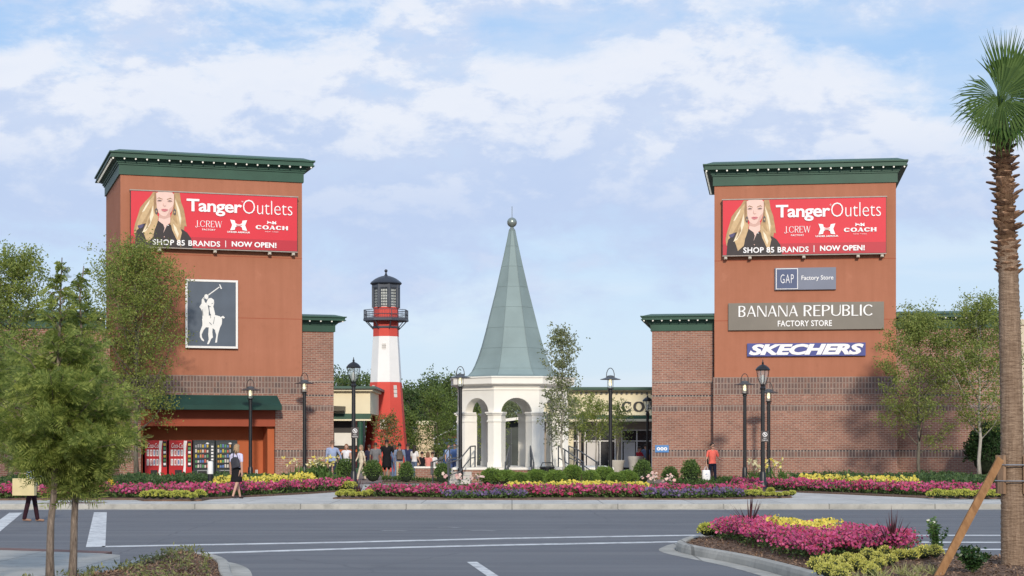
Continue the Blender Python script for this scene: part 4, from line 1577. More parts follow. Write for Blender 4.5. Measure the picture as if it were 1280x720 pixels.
# ------------------------------------------------------------------ vending machines in the recess
def vending(px0, px1, kind, label):
    yo = .62
    u0, u1 = LF.u(px0, yo), LF.u(px1, yo)
    r = empty('vending_machine', LF.world(u0, yo, .02), LF.rz)
    tag(r, label, 'vending machine', 'vending machines in the recess')
    w, h, d = u1 - u0, 1.86, .85
    body = plain('vend_red', (0.50, 0.012, 0.015, 1), .35, .05, 1, spec=.5) if kind == 'can' else plain('vend_black', (0.035, 0.042, 0.048, 1), .35, .1, 1)
    mb = MB(); mb.bevbox(0, w, .03, d, .08, h, .02); mb.box(.04, w - .04, .08, d - .05, 0, .08)
    mb.build('body', plain('vend_side', (0.02, 0.02, 0.024, 1), .5, .1) if kind == 'can' else body, r)
    mb = MB(); mb.box(.01, w - .01, .0, .03, .09, h - .01); mb.build('door', body, r)
    cols = [plain('pack_%d' % i, c, .4, .05) for i, c in enumerate([(0.6, 0.55, 0.5, 1), (0.55, 0.12, 0.08, 1), (0.55, 0.42, 0.06, 1), (0.12, 0.2, 0.45, 1), (0.1, 0.3, 0.12, 1), (0.5, 0.25, 0.08, 1), (0.3, 0.3, 0.32, 1)])]
    if kind == 'can':
        xr = w * .66
        mb = MB()
        for rr, z0 in ((0, 1.12), (1, .69)):
            for c in range(4):
                x = .09 + c * (xr - .1) / 4
                mb.box(x, x + (xr - .1) / 4 - .04, -.012, -.001, z0, z0 + .3, 0)
                mb.box(x + .03, x + (xr - .1) / 4 - .07, -.016, -.012, z0 + .05, z0 + .25, 1 + (rr * 4 + c) % 4)
        mb.build('selection_panel', [M_pw, cols[0], cols[1], cols[3], cols[6]], r)
        mb = MB()
        zs = np.linspace(.1, h - .03, 12)
        cx = [w * (.62 + .13 * ((z - .1) / h) + .03 * math.sin(3 * z)) for z in zs]
        hw = [.075 - .03 * abs(math.sin(math.pi * (z / h))) for z in zs]
        for i in range(11):
            mb.add([(cx[i] - hw[i], -.006, zs[i]), (cx[i] + hw[i], -.006, zs[i]), (cx[i + 1] + hw[i + 1], -.006, zs[i + 1]), (cx[i + 1] - hw[i + 1], -.006, zs[i + 1])], [(0, 1, 2, 3)])
        mb.build('ribbon_graphic', M_pw, r, recalc=False)
        mb = MB(); put_text(mb, 'Coca-Cola', .12, xr + .02, 1.5, 1.72, -.008, shear=.35, bold=.0); mb.build('lettering', M_pw, r, recalc=False)
        mb = MB(); mb.box(w * .80, w - .03, -.015, -.001, .62, h - .05, 0)
        for k, z in enumerate((.7, .88, 1.06, 1.24, 1.42, 1.6)):
            mb.box(w * .83, w - .06, -.02, -.015, z, z + .11, 1 + k % 3)
        mb.build('coin_panel', [plain('vend_dark', (0.02, 0.02, 0.02, 1), .4, .1), M_pw, cols[4], cols[2]], r)
        mb = MB(); mb.box(w * .26, w * .56, -.02, -.001, .25, .48); mb.build('delivery_slot', MATS['vend_dark'], r)
    else:
        mb = MB(); mb.box(.06, w * .74, -.01, -.001, .52, h - .08, 0)
        rr = random.Random(px0)
        for row in range(5):
            z0 = .58 + row * .235
            mb.box(.07, w * .73, -.016, -.01, z0 - .03, z0 - .015, 8)
            for c in range(6):
                x = .09 + c * (w * .64) / 6
                ci = rr.choice([1, 1, 2, 3, 4, 5, 6, 7])
                mb.box(x, x + .075, -.022, -.011, z0, z0 + rr.uniform(.1, .16), ci)
        mb.build('product_window', [glass('vend_glass', (0.03, 0.033, 0.036, 1))] + cols + [M_darkgrey], r)
        mb = MB(); mb.box(w * .18, w * .66, -.02, -.001, .16, .46, 0); mb.box(w * .21, w * .63, -.024, -.02, .19, .43, 1)
        mb.build('delivery_slot', [plain('slot_frame', (0.35, 0.36, 0.37, 1), .4, .05), MATS['vend_dark']], r)
        mb = MB(); mb.box(w * .80, w - .04, -.018, -.001, .85, 1.72, 0)
        for k in range(5):
            mb.box(w * .83, w - .07, -.024, -.018, .92 + k * .15, 1.0 + k * .15, 1)
        mb.build('coin_panel', [M_darkgrey, M_pw], r)
        mb = MB()
        for px_ in (.66,):
            mb.ball((w * px_, -.01, h - .16), .085, 10, 0, .6)
        mb.build('lamp', M_pw, r)


vending(181, 209, 'can', 'red drinks vending machine, leftmost in the recess')
vending(211, 240, 'can', 'red drinks vending machine standing beside a black snack machine')
vending(241.5, 268.5, 'snack', 'black snack vending machine beside the red drinks machines')
vending(269.5, 297, 'snack', 'black snack vending machine at the right end, partly behind woman')
o = MB(); o.box(-.06, .06, -.03, 0, -.09, .09); o = o.build('wall_socket', M_pw)
u, z = LF.at(320.5, 589.5, 1.5)
o.location = LF.world(u, 1.495, z); o.rotation_euler = (0, 0, LF.rz)
tag(o, 'small white socket box on the orange recess wall', 'socket')


# ------------------------------------------------------------------ street lamps
def hat_lamp(px, top_py, s, label, group='hat topped street lamps'):
    x, Y = W(px, s)
    h = zz(top_py, s)
    r = empty('street_lamp', (x, Y, 0))
    tag(r, label, 'street lamp', group)
    zg = h - .62
    mb = MB(); mb.lathe([(.17, 0), (.17, .12), (.125, .17), (.11, .62), (.085, .68)], 14); mb.build('base', M_black, r, smooth=True)
    mb = MB(); mb.lathe([(.082, .66), (.076, zg - .42), (.076, zg - .40)], 14)
    mb.lathe([(.10, zg - .40), (.10, zg - .34), (.06, zg - .3), (.06, zg - .26)], 14); mb.build('pole', M_black, r, smooth=True)
    mb = MB(); mb.lathe([(.085, zg - .27), (.095, zg - .0), (.095, zg + .12)], 14); g = mb.build('lantern', clearglass('lamp_glass'), r, smooth=True)
    mb = MB(); mb.lathe([(.05, zg - .15), (.065, zg - .08), (.06, zg + .05), (.03, zg + .1)], 10); mb.build('bulb', glow('lamp_bulb', (1.0, .86, .55, 1), 1.6), g, smooth=True)
    mb = MB()
    for k in range(4):
        a = k * math.pi / 2 + .4
        mb.tube([(.125 * math.cos(a), .125 * math.sin(a), zg - .30), (.135 * math.cos(a), .135 * math.sin(a), zg + .2)], .011, 5)
    mb.lathe([(.13, zg - .31), (.14, zg - .30), (.14, zg - .28), (.13, zg - .27)], 14)
    mb.build('cage', M_black, r)
    mb = MB(); mb.lathe([(.44, zg + .10), (.445, zg + .115), (.30, zg + .155), (.16, zg + .21), (.13, zg + .27), (.03, zg + .29)], 24); mb.build('hat', M_darkgrey, r, smooth=True)
    mb = MB(); mb.tube([(.17 * math.cos(t), 0, zg + .26 + .34 * max(0, math.sin(t)) + (0 if t not in (0, math.pi) else -.1)) for t in np.linspace(0, math.pi, 15)], .016, 6); mb.build('hoop', M_black, r)
    return r


def lantern_lamp(px, top_py, s, label, group='teardrop lantern street lamps', sc=1.0):
    x, Y = W(px, s)
    h = zz(top_py, s)
    r = empty('street_lamp', (x, Y, 0))
    tag(r, label, 'street lamp', group)
    zg = h - .95
    mb = MB(); mb.lathe([(.25, 0), (.25, .10), (.19, .16), (.17, .3), (.13, .36), (.115, .62), (.09, .7)], 16); mb.build('base', M_black, r, smooth=True)
    mb = MB(); mb.lathe([(.078, .66), (.07, zg - .12)], 14); mb.lathe([(.095, zg - .14), (.105, zg - .08), (.07, zg - .02), (.085, zg + .03), (.06, zg + .06)], 14); mb.build('pole', M_black, r, smooth=True)
    mb = MB(); mb.lathe([(.075, zg + .07), (.13, zg + .2), (.185, zg + .42), (.2, zg + .56)], 16); g = mb.build('lantern', clearglass('lamp_glass'), r, smooth=True)
    mb = MB(); mb.lathe([(.04, zg + .12), (.05, zg + .3), (.03, zg + .4)], 8); mb.build('bulb', plain('frosted_bulb', (0.8, 0.78, 0.72, 1), .4, .02), g, smooth=True)
    mb = MB()
    for k in range(4):
        a = k * math.pi / 2 + .2
        mb.tube([((rr) * math.cos(a), rr * math.sin(a), z) for rr, z in ((.07, zg + .04), (.14, zg + .16), (.2, zg + .34), (.225, zg + .5), (.23, zg + .6))], .014, 5)
    mb.build('cage', M_black, r)
    mb = MB(); mb.lathe([(.255, zg + .56), (.27, zg + .58), (.255, zg + .61), (.2, zg + .68), (.12, zg + .74), (.05, zg + .77), (.03, zg + .80), (.045, zg + .83), (.02, zg + .87), (.012, zg + .95)], 20); mb.build('cap', M_black, r, smooth=True)
    return r, (x, Y)


hat_lamp(313, 473.5, 27.6, 'black street lamp with flat hat, right of the vending machines')
hat_lamp(380.5, 465.5, 27.2, 'black street lamp with flat hat, against the narrow brick wing')
hat_lamp(575.5, 457.5, 28.8, 'black street lamp with flat hat, in front of the white pavilion')
hat_lamp(763, 459.5, 29.0, 'black street lamp with flat hat, before the cream shop')
hat_lamp(931, 466.5, 28.2, 'black street lamp with flat hat, nearest the woman in coral')
hat_lamp(960.8, 477, 27.3, 'shorter hat topped lamp close behind the signed lantern lamp')
_, pA = lantern_lamp(442, 446.5, 34.0, 'tall black lantern lamp carrying a small sign, beside the walkway')
_, pF = lantern_lamp(953.5, 449.5, 34.6, 'tall black lantern lamp carrying a small sign, before the right brick tower')
lantern_lamp(819.5, 502.5, 22.6, 'distant lantern lamp below the black letters of the cream shop')
lantern_lamp(809.5, 492, 24.5, 'lantern lamp at the corner of the right brick wing')
lantern_lamp(728, 512, 22.0, 'distant lantern lamp half hidden by small plaza trees')
lantern_lamp(517.5, 529, 19.0, 'distant dark lantern lamp among trees near the lighthouse')


def parking_sign(p, s, py, label, dx=0):
    z = zz(py, s)
    r = empty('parking_sign', (p[0] + dx, p[1] - .115, z))
    tag(r, label, 'sign', 'small signs on lamp posts')
    mb = MB(); mb.box(-.14, .14, -.008, .008, -.2, .2); mb.build('plate', plain('sign_brown', (0.045, 0.035, 0.035, 1), .5, .05), r)
    mb = MB()
    mb.flat_xz([(.085 * math.cos(a), .07 + .085 * math.sin(a)) for a in np.linspace(0, 6.283, 17)[:-1]], -.012, 0)
    mb.flat_xz([(.065 * math.cos(a), .07 + .065 * math.sin(a)) for a in np.linspace(0, 6.283, 17)[:-1]], -.014, 1)
    mb.flat_xz([(-.055, .115), (-.035, .128), (.055, .025), (.035, .012)], -.016, 0)
    put_text(mb, 'P', -.02, .02, .03, .11, -.018, 0, bold=.03)
    put_text(mb, 'NO', -.05, .05, -.09, -.05, -.012, 0); put_text(mb, 'PARKING', -.1, .1, -.16, -.12, -.012, 0)
    mb.build('lettering', [M_pw, MATS['sign_brown']], r, recalc=False)
    mb = MB(); mb.box(-.09, .09, .008, .05, -.03, .03); mb.build('clamp', M_black, r)


parking_sign(pA, 34.0, 541, 'small no parking sign on the lantern lamp left of the lighthouse', .06)
parking_sign(pF, 34.6, 545.5, 'small no parking sign on the lantern lamp before the brick tower', .06)


# ------------------------------------------------------------------ low walls, steps and rails around the pavilion
r = empty('low_wall', (*W(519, 27.6), 0))
tag(r, 'low brick wall with pale cap left of the pavilion', 'wall')
ln = (561 - 519) / 27.6
mb = MB(); mb.box(0, ln, 0, .4, -.2, .60); mb.build('brick_face', M_brick, r)
mb = MB(); mb.box(-.05, ln + .02, -.05, .45, .60, .68); mb.build('cap', M_gaz, r)


def stairs(px0, px1, s0, s1, label, name='steps'):
    x0, Y0 = W(px0, s0); x1, _ = W(px1, s0)
    Y1 = F / s1
    mb = MB()
    n = 4
    for k in range(n):
        mb.box(x0, x1, Y0 + (Y1 - Y0) * k / n, Y1, -.1 if k == 0 else .16 * k + .002, .16 * (k + 1))
    o = mb.build('stairs', M_walk)
    tag(o, label, 'stairs')


stairs(561.5, 588, 29.2, 27.7, 'pale concrete steps with dark rails left of the pavilion')
stairs(716, 738, 29.2, 28.2, 'pale concrete steps with dark rails right of the pavilion')


def rail(px_s, label, rise=.95, low=.0, top=.65):
    """handrail running up steps: list of (px, s, floor height)"""
    pts = [Vector((*W(p, s), z)) for p, s, z in px_s]
    r = empty('handrail', pts[0])
    tag(r, label, 'handrail', 'dark metal handrails at the pavilion steps')
    o = pts[0]
    mb = MB()
    tops = [p - o + Vector((0, 0, rise)) for p in pts]
    mids = [p - o + Vector((0, 0, rise * .45)) for p in pts]
    a = tops[0]
    d = (tops[0] - tops[1]).normalized() * .28
    d.z = 0
    path = [mids[0] + d * .4, mids[0] + d, tops[0] + d, tops[0]] + tops[1:]
    mb.tube(path, .03, 8)
    mb.tube(mids, .026, 8)
    mb.build('rail', M_darkgrey, r, smooth=True)
    first = None
    for p in pts:
        q = p - o
        if first is None:
            m2 = MB(); m2.tube([(0, 0, 0), (0, 0, rise)], .03, 8); first = m2.build('post', M_darkgrey, r); c = first
        else:
            c = first.copy(); COL.objects.link(c); c.parent = r
        c.location = q
    return r


rail([(541, 29.8, 0), (552, 29.2, .1), (562, 27.9, .62), (575, 27.4, .66)], 'dark metal handrail at the far left of the pavilion steps')
rail([(561, 31.0, 0), (575, 29.4, .1), (588, 27.9, .64), (594, 27.6, .66)], 'dark metal handrail with hooped end next to the left pavilion columns')
rail([(745, 29.5, 0), (722, 28.3, .5), (711, 27.8, .66)], 'dark metal handrail sloping down to the right behind the round bushes')
rail([(728, 29.8, 0), (706, 28.4, .5), (698, 27.8, .66)], 'dark metal handrail beside the slim pale tree')
rail([(632, 30.0, .0), (635.5, 28.6, .4), (637, 27.9, .66)], 'dark metal handrail in front of the middle pavilion arch, left one')
rail([(667, 30.0, .0), (664.5, 28.6, .4), (663, 27.9, .66)], 'dark metal handrail in front of the middle pavilion arch, right one')

# bin, planters, hydrant, white bollard, bench
x, Y = W(684, 29.2)
r = empty('litter_bin', (x, Y, 0)); tag(r, 'black litter bin with domed slotted lid before the pavilion', 'bin')
mb = MB(); mb.lathe([(.24, 0), (.25, .04), (.30, .62), (.30, .66), (.27, .66)], 18)
for k in range(18):
    a = k * math.pi / 9
    mb.tube([(.262 * math.cos(a), .262 * math.sin(a), .06), (.315 * math.cos(a), .315 * math.sin(a), .62)], .016, 4)
mb.build('body', M_black, r, smooth=True)
mb = MB(); mb.lathe([(.33, .66), (.33, .71), (.2, .74), (.12, .74)], 18); mb.tube([(-.28, 0, .72), (-.2, 0, .9), (.2, 0, .9), (.28, 0, .72)], .02, 6); mb.build('lid', M_black, r, smooth=True)
for px, s, sc, lab in ((770.5, 24.0, 1.0, 'round pale planter pot with leafy plant before the shop window'), (795, 24.5, 1.25, 'tall pale planter pot beside the people in red and blue')):
    x, Y = W(px, s)
    r = empty('planter', (x, Y, 0)); tag(r, lab, 'planter')
    mb = MB(); mb.lathe([(.28, 0), (.30, .05), (.40 , .7 * sc), (.43, .78 * sc), (.43, .86 * sc), (.37, .86 * sc), (.35, .78 * sc), (.02, .78 * sc)], 20); mb.build('pot', plain('pale_pot', (0.5, 0.48, 0.44, 1), .8, .08, 3), r, smooth=True)

x, Y = W(138, 38.6)
r = empty('fire_hydrant', (x, Y, .05)); r.scale = (.78, .78, .74); tag(r, 'yellow fire hydrant standing in the flowers at left', 'hydrant')
M_yel = plain('hydrant_yellow', (0.72, 0.50, 0.02, 1), .45, .08, 3)
mb = MB(); mb.lathe([(.16, 0), (.16, .05), (.105, .07), (.10, .5), (.14, .52), (.14, .57), (.115, .6)], 16); mb.build('barrel', M_yel, r, smooth=True)
mb = MB(); mb.lathe([(.125, .6), (.12, .66), (.08, .73), (.03, .76), (.03, .81)], 16); mb.build('bonnet', M_yel, r, smooth=True)
for sx in (-1, 1):
    mb = MB(); mb.tube([(sx * .08, 0, .42), (sx * .2, 0, .42)], .065, 10); mb.tube([(sx * .2, 0, .42), (sx * .235, 0, .42)], .08, 8); mb.build('nozzle', M_yel, r)
mb = MB(); mb.tube([(0, -.08, .40), (0, -.2, .40)], .085, 10); mb.tube([(0, -.2, .40), (0, -.235, .40)], .1, 8); mb.build('nozzle', M_yel, r)

x, Y = W(263, 34)
r = empty('bollard', (x, Y, 0)); tag(r, 'short white marker post in the hedge at the vending machines', 'post')
mb = MB(); mb.lathe([(.10, 0), (.10, .62)], 14); mb.build('post', M_black, r)
mb = MB(); mb.lathe([(.105, .60), (.105, 1.02), (.09, 1.06), (.02, 1.07)], 14); mb.build('sleeve', M_white, r, smooth=True)

x, Y = W(532, 24.6)
r = empty('bench', (x, Y, 0)); tag(r, 'dark slatted bench behind the low brick wall', 'bench')
mb = MB()
for k in range(4):
    mb.box(-1.0, 1.0, -.22 + k * .12, -.13 + k * .12, .42, .45)
mb.build('seat', M_black, r)
for sx in (-.85, .85):
    mb = MB(); mb.box(sx - .03, sx + .03, -.2, .24, 0, .42); mb.build('leg', M_black, r)
# ------------------------------------------------------------------ foliage helpers
def unit(v):
    return v / (np.linalg.norm(v, axis=-1, keepdims=True) + 1e-9)


def rdir(n, zb=0.0):
    v = rng.normal(size=(n, 3)); v[:, 2] += zb
    return unit(v)


def leaves(P_, L_, wd, dirs=None, face=None, droop=0.0):
    """diamond leaves: base at P_, pointing along dirs"""
    n = len(P_)
    d = rdir(n) if dirs is None else unit(dirs)
    if droop:
        d = unit(d + np.array([0, 0, -droop]))
    f = rdir(n) if face is None else face
    side = unit(np.cross(d, f))
    L_ = np.broadcast_to(np.asarray(L_, float), (n,))[:, None] * rng.uniform(.7, 1.25, (n, 1))
    wd = np.broadcast_to(np.asarray(wd, float), (n,))[:, None] * rng.uniform(.8, 1.2, (n, 1))
    q = np.stack([P_, P_ + d * L_ * .45 + side * wd / 2, P_ + d * L_, P_ + d * L_ * .45 - side * wd / 2], 1)
    return q.reshape(-1, 3)


def pentas(P_, r, up):
    """little open flowers: slightly cupped five sided discs (as pentagons)"""
    n = len(P_)
    a = unit(np.cross(up, rdir(n))); b = np.cross(up, a)
    r = (np.broadcast_to(np.asarray(r, float), (n,)) * rng.uniform(.75, 1.2, n))[:, None]
    q = []
    for k in range(5):
        t = 2 * math.pi * k / 5
        q.append(P_ + (a * math.cos(t) + b * math.sin(t)) * r)
    return np.stack(q, 1).reshape(-1, 3)


G_LEAF = leafmat('bed_leaf', (0.05, 0.10, 0.03, 1), (0.14, 0.20, 0.06, 1))
F_MAG = leafmat('magenta_petal', (0.38, 0.03, 0.14, 1), (0.62, 0.13, 0.29, 1), .2)
F_RED = leafmat('crimson_petal', (0.35, 0.025, 0.085, 1), (0.58, 0.09, 0.19, 1), .2)
F_YEL = leafmat('yellow_petal', (0.60, 0.47, 0.05, 1), (0.78, 0.67, 0.15, 1), .2)
F_PUR = leafmat('violet_petal', (0.10, 0.065, 0.17, 1), (0.22, 0.15, 0.31, 1), .2)
F_PNK = leafmat('pale_pink_petal', (0.75, 0.42, 0.42, 1), (0.85, 0.7, 0.64, 1), .2)
L_LIME = leafmat('lime_leaf', (0.36, 0.40, 0.06, 1), (0.66, 0.64, 0.16, 1), .2)
L_COVER = leafmat('groundcover_leaf', (0.035, 0.075, 0.028, 1), (0.105, 0.165, 0.06, 1), .25)
L_BOX = leafmat('boxwood_leaf', (0.10, 0.19, 0.04, 1), (0.27, 0.38, 0.08, 1), .3)
L_CORE = plain('dark_core', (0.018, 0.03, 0.012, 1), .9, .3, 6)  # near-black green for the filler ball inside the clumps


def flowerbed(name, label, poly, n, h, mats, fsize, leafL=.09, fl=4, zg=.03, hole=None, cat='flower bed', hvar=.38, group=None):
    """poly in ground coordinates; n plants scattered in it"""
    xs, ys = zip(*poly)
    P_ = np.stack([rng.uniform(min(xs), max(xs), n * 6), rng.uniform(min(ys), max(ys), n * 6)], 1)
    ok = inpoly(P_[:, 0], P_[:, 1], poly)
    if hole is not None:
        ok &= ~inpoly(P_[:, 0], P_[:, 1], hole)
    P_ = P_[ok][:n]
    n = len(P_)
    zgv = zg(P_[:, 0], P_[:, 1]) if callable(zg) else np.full(n, zg)
    ht = h * rng.uniform(1 - hvar, 1 + hvar, n)
    # clump wave so the top line is uneven
    ht *= 1 + .14 * np.sin(P_[:, 0] * 3.1 + np.sin(P_[:, 1] * 2.3) * 1.7) * np.cos(P_[:, 0] * 1.13 + P_[:, 1])
    base = np.concatenate([P_, zgv[:, None]], 1)
    nl = 7
    B = np.repeat(base, nl, 0)
    B[:, 2] += np.repeat(ht, nl) * rng.uniform(.05, 1.0, n * nl)
    B[:, :2] += rng.normal(0, .07, (n * nl, 2))
    lv = leaves(B, leafL, leafL * .5, rdir(n * nl, .5))
    C = np.repeat(base, fl, 0)
    C[:, 2] += np.repeat(ht, fl) * rng.uniform(.72, 1.06, n * fl)
    C[:, :2] += rng.normal(0, .085, (n * fl, 2))
    up = unit(rdir(n * fl) * .8 + np.array([0, -.55, .75]))
    pt = pentas(C, fsize, up)
    # one object: leaves (4 corners, doubled last) and flowers share a pentagon buffer
    lv = lv.reshape(-1, 4, 3)
    lv5 = np.concatenate([lv[:, :3], lv[:, 2:3] * .5 + lv[:, 3:4] * .5, lv[:, 3:4]], 1).reshape(-1, 3)
    V = np.concatenate([lv5, pt])
    pick = rng.integers(1, len(mats), n * fl)
    o = npmesh(name, V, 5, mats, midx=np.concatenate([np.zeros(n * nl, int), pick]))
    tag(o, label, cat, group, 'stuff')
    return o


def strip(pts, depth, back=None):
    """ground polygon: front polyline of (px, s), running depth metres back"""
    f = [W(p, s) for p, s in pts]
    if not hasattr(depth, '__len__'):
        depth = [depth] * len(f)
    b = [(x * (1 + d / y), y + d) for (x, y), d in zip(f, depth)]
    return f + b[::-1]


# ------------------------------------------------------------------ planted beds along the pavement
def soil(name, poly, z=.03):
    mb = MB(); mb.prism(poly, -.2, z)
    return structure(mb.build(name, M_soil))


soil('soil', [W(p, s) for p, s in ((-120, 41.9), (60, 41.3), (170, 41.2), (180, 42.1), (252, 42.0), (262, 40.9), (305, 39.3), (385, 36.8), (444, 34.5), (446, 31), (425, 27.6), (100, 26.4), (-120, 27.5))], .05)
soil('soil', [W(p, s) for p, s in ((416, 40.4), (470, 41.0), (640, 41.2), (900, 41.0), (990, 39.7), (985, 36.8), (940, 34), (918, 30), (800, 29.4), (600, 29.4), (545, 32), (468, 34.5), (440, 37.2))], .04)
soil('soil', [W(p, s) for p, s in ((920, 33.0), (1000, 35.8), (1050, 37.0), (1160, 40.0), (1420, 41.5), (1420, 27.4), (905, 26.9))], .045)
soil('soil', [W(p, s) for p, s in ((478, 28.4), (562, 28.8), (562, 27.95), (478, 27.2))], .03)

flowerbed('flower_bed', 'long row of magenta flowers along the left pavement under the vending machines', strip([(-60, 41.6), (60, 41), (170, 40.8), (258, 40.6), (305, 39), (385, 36.6), (442, 34.3)], 2.6), 2200, .31, [G_LEAF, F_MAG, F_RED], .048, .1, 3)
flowerbed('flower_bed', 'yellow flower row rising behind the magenta row at left', strip([(268, 37.4), (320, 36.2), (390, 33.9)], 2.4), 800, .38, [G_LEAF, F_YEL], .055, .1, 4)
flowerbed('flower_bed', 'magenta flower band in the middle bed before the pavilion', strip([(462, 39.6), (560, 40.3), (640, 40.3), (800, 40.3), (925, 39.6), (948, 37)], 2.4), 2300, .27, [G_LEAF, F_MAG, F_RED], .048, .1, 3)
flowerbed('flower_bed', 'violet flower patch in front of the magenta band, below the bin', strip([(556, 41.0), (600, 41.1), (655, 41.0)], 1.0), 300, .19, [G_LEAF, F_PUR], .042, .09, 2)
flowerbed('flower_bed', 'violet flower patch in front of the magenta band, below the right wing', strip([(806, 41.0), (870, 41.0), (930, 40.2)], 1.1), 330, .22, [G_LEAF, F_PUR], .042, .09, 2)
flowerbed('flower_bed', 'yellow flower band in front of the round clipped bushes', strip([(636, 37.2), (720, 37.4), (806, 37.1)], 2.0), 900, .27, [G_LEAF, F_YEL], .055, .1, 4)
flowerbed('flower_bed', 'magenta flower row of the right bed along the pavement', strip([(918, 33.2), (1000, 35.4), (1050, 36.5), (1160, 39.2), (1300, 40.0)], 2.6), 2000, .29, [G_LEAF, F_MAG, F_RED], .048, .1, 3)
flowerbed('flower_bed', 'yellow flower row between magenta flowers and dark ground cover at right', strip([(1000, 33.6), (1070, 34.6), (1146, 36.2)], 2.2), 750, .34, [G_LEAF, F_YEL], .055, .1, 4)
flowerbed('flower_bed', 'few pale pink roses before the low plinth of the pavilion', strip([(556, 33.6), (575, 33.6), (604, 33.4)], 1.6), 14, .45, [G_LEAF, F_PNK], .07, .1, 3)
flowerbed('flower_bed', 'few pale pink roses by the corner of the right brick wing', strip([(808, 33.4), (830, 33.4), (846, 33.2)], 1.6), 14, .42, [G_LEAF, F_PNK], .07, .1, 3)


def groundcover(name, label, poly, n, h, leafL, mat, zg=.04, cat='ground cover'):
    xs, ys = zip(*poly)
    P_ = np.stack([rng.uniform(min(xs), max(xs), n * 3), rng.uniform(min(ys), max(ys), n * 3)], 1)
    P_ = P_[inpoly(P_[:, 0], P_[:, 1], poly)][:n]
    n = len(P_)
    hh = h * (.72 + .28 * np.sin(P_[:, 0] * 2.2 + np.sin(P_[:, 1] * 1.3) * 2) * np.cos(P_[:, 1] * 1.9 + P_[:, 0] * .7))
    z = zg + hh * rng.uniform(.1, 1, n) ** .6
    B = np.concatenate([P_, z[:, None]], 1)
    o = npmesh(name, leaves(B, leafL, leafL * .5, rdir(n, .6)), 4, [mat])
    tag(o, label, cat, None, 'stuff')
    return o


groundcover('ground_cover', 'dark green low hedge cover in front of the vending machines', strip([(128, 34.5), (250, 33.6), (330, 33), (376, 31.2)], [7, 7, 6, 4.5]), 17000, .50, .13, L_COVER)
groundcover('ground_cover', 'dark green cover behind the flowers at far left', strip([(-80, 36), (60, 35), (128, 34.4)], 6), 9000, .5, .13, L_COVER)
groundcover('ground_cover', 'dark green low cover beneath the two right trees', strip([(990, 32.2), (1100, 33.2), (1300, 34)], [6, 8, 9]), 17000, .52, .13, L_COVER)
groundcover('ground_cover', 'thin green planting strip before the brick wall at the coral shirt', strip([(836, 31.8), (880, 32), (925, 31.5)], 5), 3000, .3, .12, leafmat('mid_green', (0.04, 0.085, 0.02, 1), (0.11, 0.17, 0.05, 1)))
groundcover('ground_cover', 'thin green planting strip among the small round shrubs of the plaza', strip([(478, 28.3), (520, 28.6), (562, 28.6)], .8), 1300, .22, .1, MATS['mid_green'])


def clump(name, r, n, leafL, mat, flat=.8, core=True, thick=.35):
    """round clipped or mounded plant: leaves through an uneven shell; origin at its foot"""
    root = empty(name)
    d = rdir(n, .25)
    d[:, 2] = np.abs(d[:, 2]) * 1.0 - .25 * (d[:, 2] < 0)
    lump = 1 + .10 * np.sin(d[:, 0] * 5 + 1) * np.sin(d[:, 1] * 6) + .06 * np.sin(d[:, 2] * 11 + d[:, 0] * 8)
    rad = r * lump * (1 - thick * rng.random(n) ** 1.6) * (1 + .09 * (rng.random(n) < .12))
    P_ = d * rad[:, None] * np.array([1, 1, flat])
    P_[:, 2] += r * flat * .92
    P_[:, 2] = np.maximum(P_[:, 2], .02)
    o = npmesh('foliage', leaves(P_, leafL, leafL * .55, unit(d * .9 + rdir(n) * .8)), 4, [mat], root)
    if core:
        mb = MB(); mb.ball((0, 0, r * flat * .92), r * .8, 12, 0, flat); mb.build('stem', L_CORE, root, smooth=True)  # one solid dark ball put inside the leaf shell, no modelled stems
    return root


def scatter_copies(proto, spots, labels, cat, group):
    """spots: (x, y, z, scale); the first uses the prototype itself"""
    out = []
    for i, (x, y, z, sc) in enumerate(spots):
        o = proto if i == 0 else copy_tree(proto)
        o.location = (x, y, z); o.scale = (sc * random.uniform(.9, 1.1), sc * random.uniform(.9, 1.1), sc * random.uniform(.88, 1.1)); o.rotation_euler = (0, 0, random.uniform(0, 6.28))
        tag(o, labels if isinstance(labels, str) else labels[i], cat, group)
        out.append(o)
    return out


# round boxwoods before the pavilion
bx = [(614, 33.0, 1.02), (633, 31.6, 1.0), (650, 33.1, .93), (671, 31.7, 1.02), (694, 32.9, .93), (716, 31.4, 1.08), (737, 32.8, .98), (755, 31.5, 1.05), (770, 32.9, .92), (784, 32.2, .95)]
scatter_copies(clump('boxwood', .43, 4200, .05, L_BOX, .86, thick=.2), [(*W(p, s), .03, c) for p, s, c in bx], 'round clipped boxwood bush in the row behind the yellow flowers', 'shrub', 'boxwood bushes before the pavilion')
# upright small shrubs
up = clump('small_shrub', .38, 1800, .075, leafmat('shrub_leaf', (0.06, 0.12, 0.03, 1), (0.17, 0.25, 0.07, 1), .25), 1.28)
scatter_copies(up, [(*W(p, s), .02, c) for p, s, c in ((508, 29.6, .9), (553, 30.0, .92), (803, 30.4, .98), (837.5, 30.8, .88), (863.5, 31.2, 1.05), (466, 29.2, 1.0), (432.5, 30.4, 1.05), (399, 30.2, 1.1))],
               ['rounded upright shrub before the standing group in black and grey', 'rounded upright shrub before the low brick wall', 'rounded upright shrub at the corner of the right brick wing', 'smaller upright shrub below the blue symbol sign',
                'larger upright shrub left of the woman in coral', 'rounded upright shrub near the man in grey at the dark storefront', 'rounded shrub at the feet of the couple holding hands', 'rounded shrub behind the yellow lilies at left'], 'shrub', 'small upright shrubs')
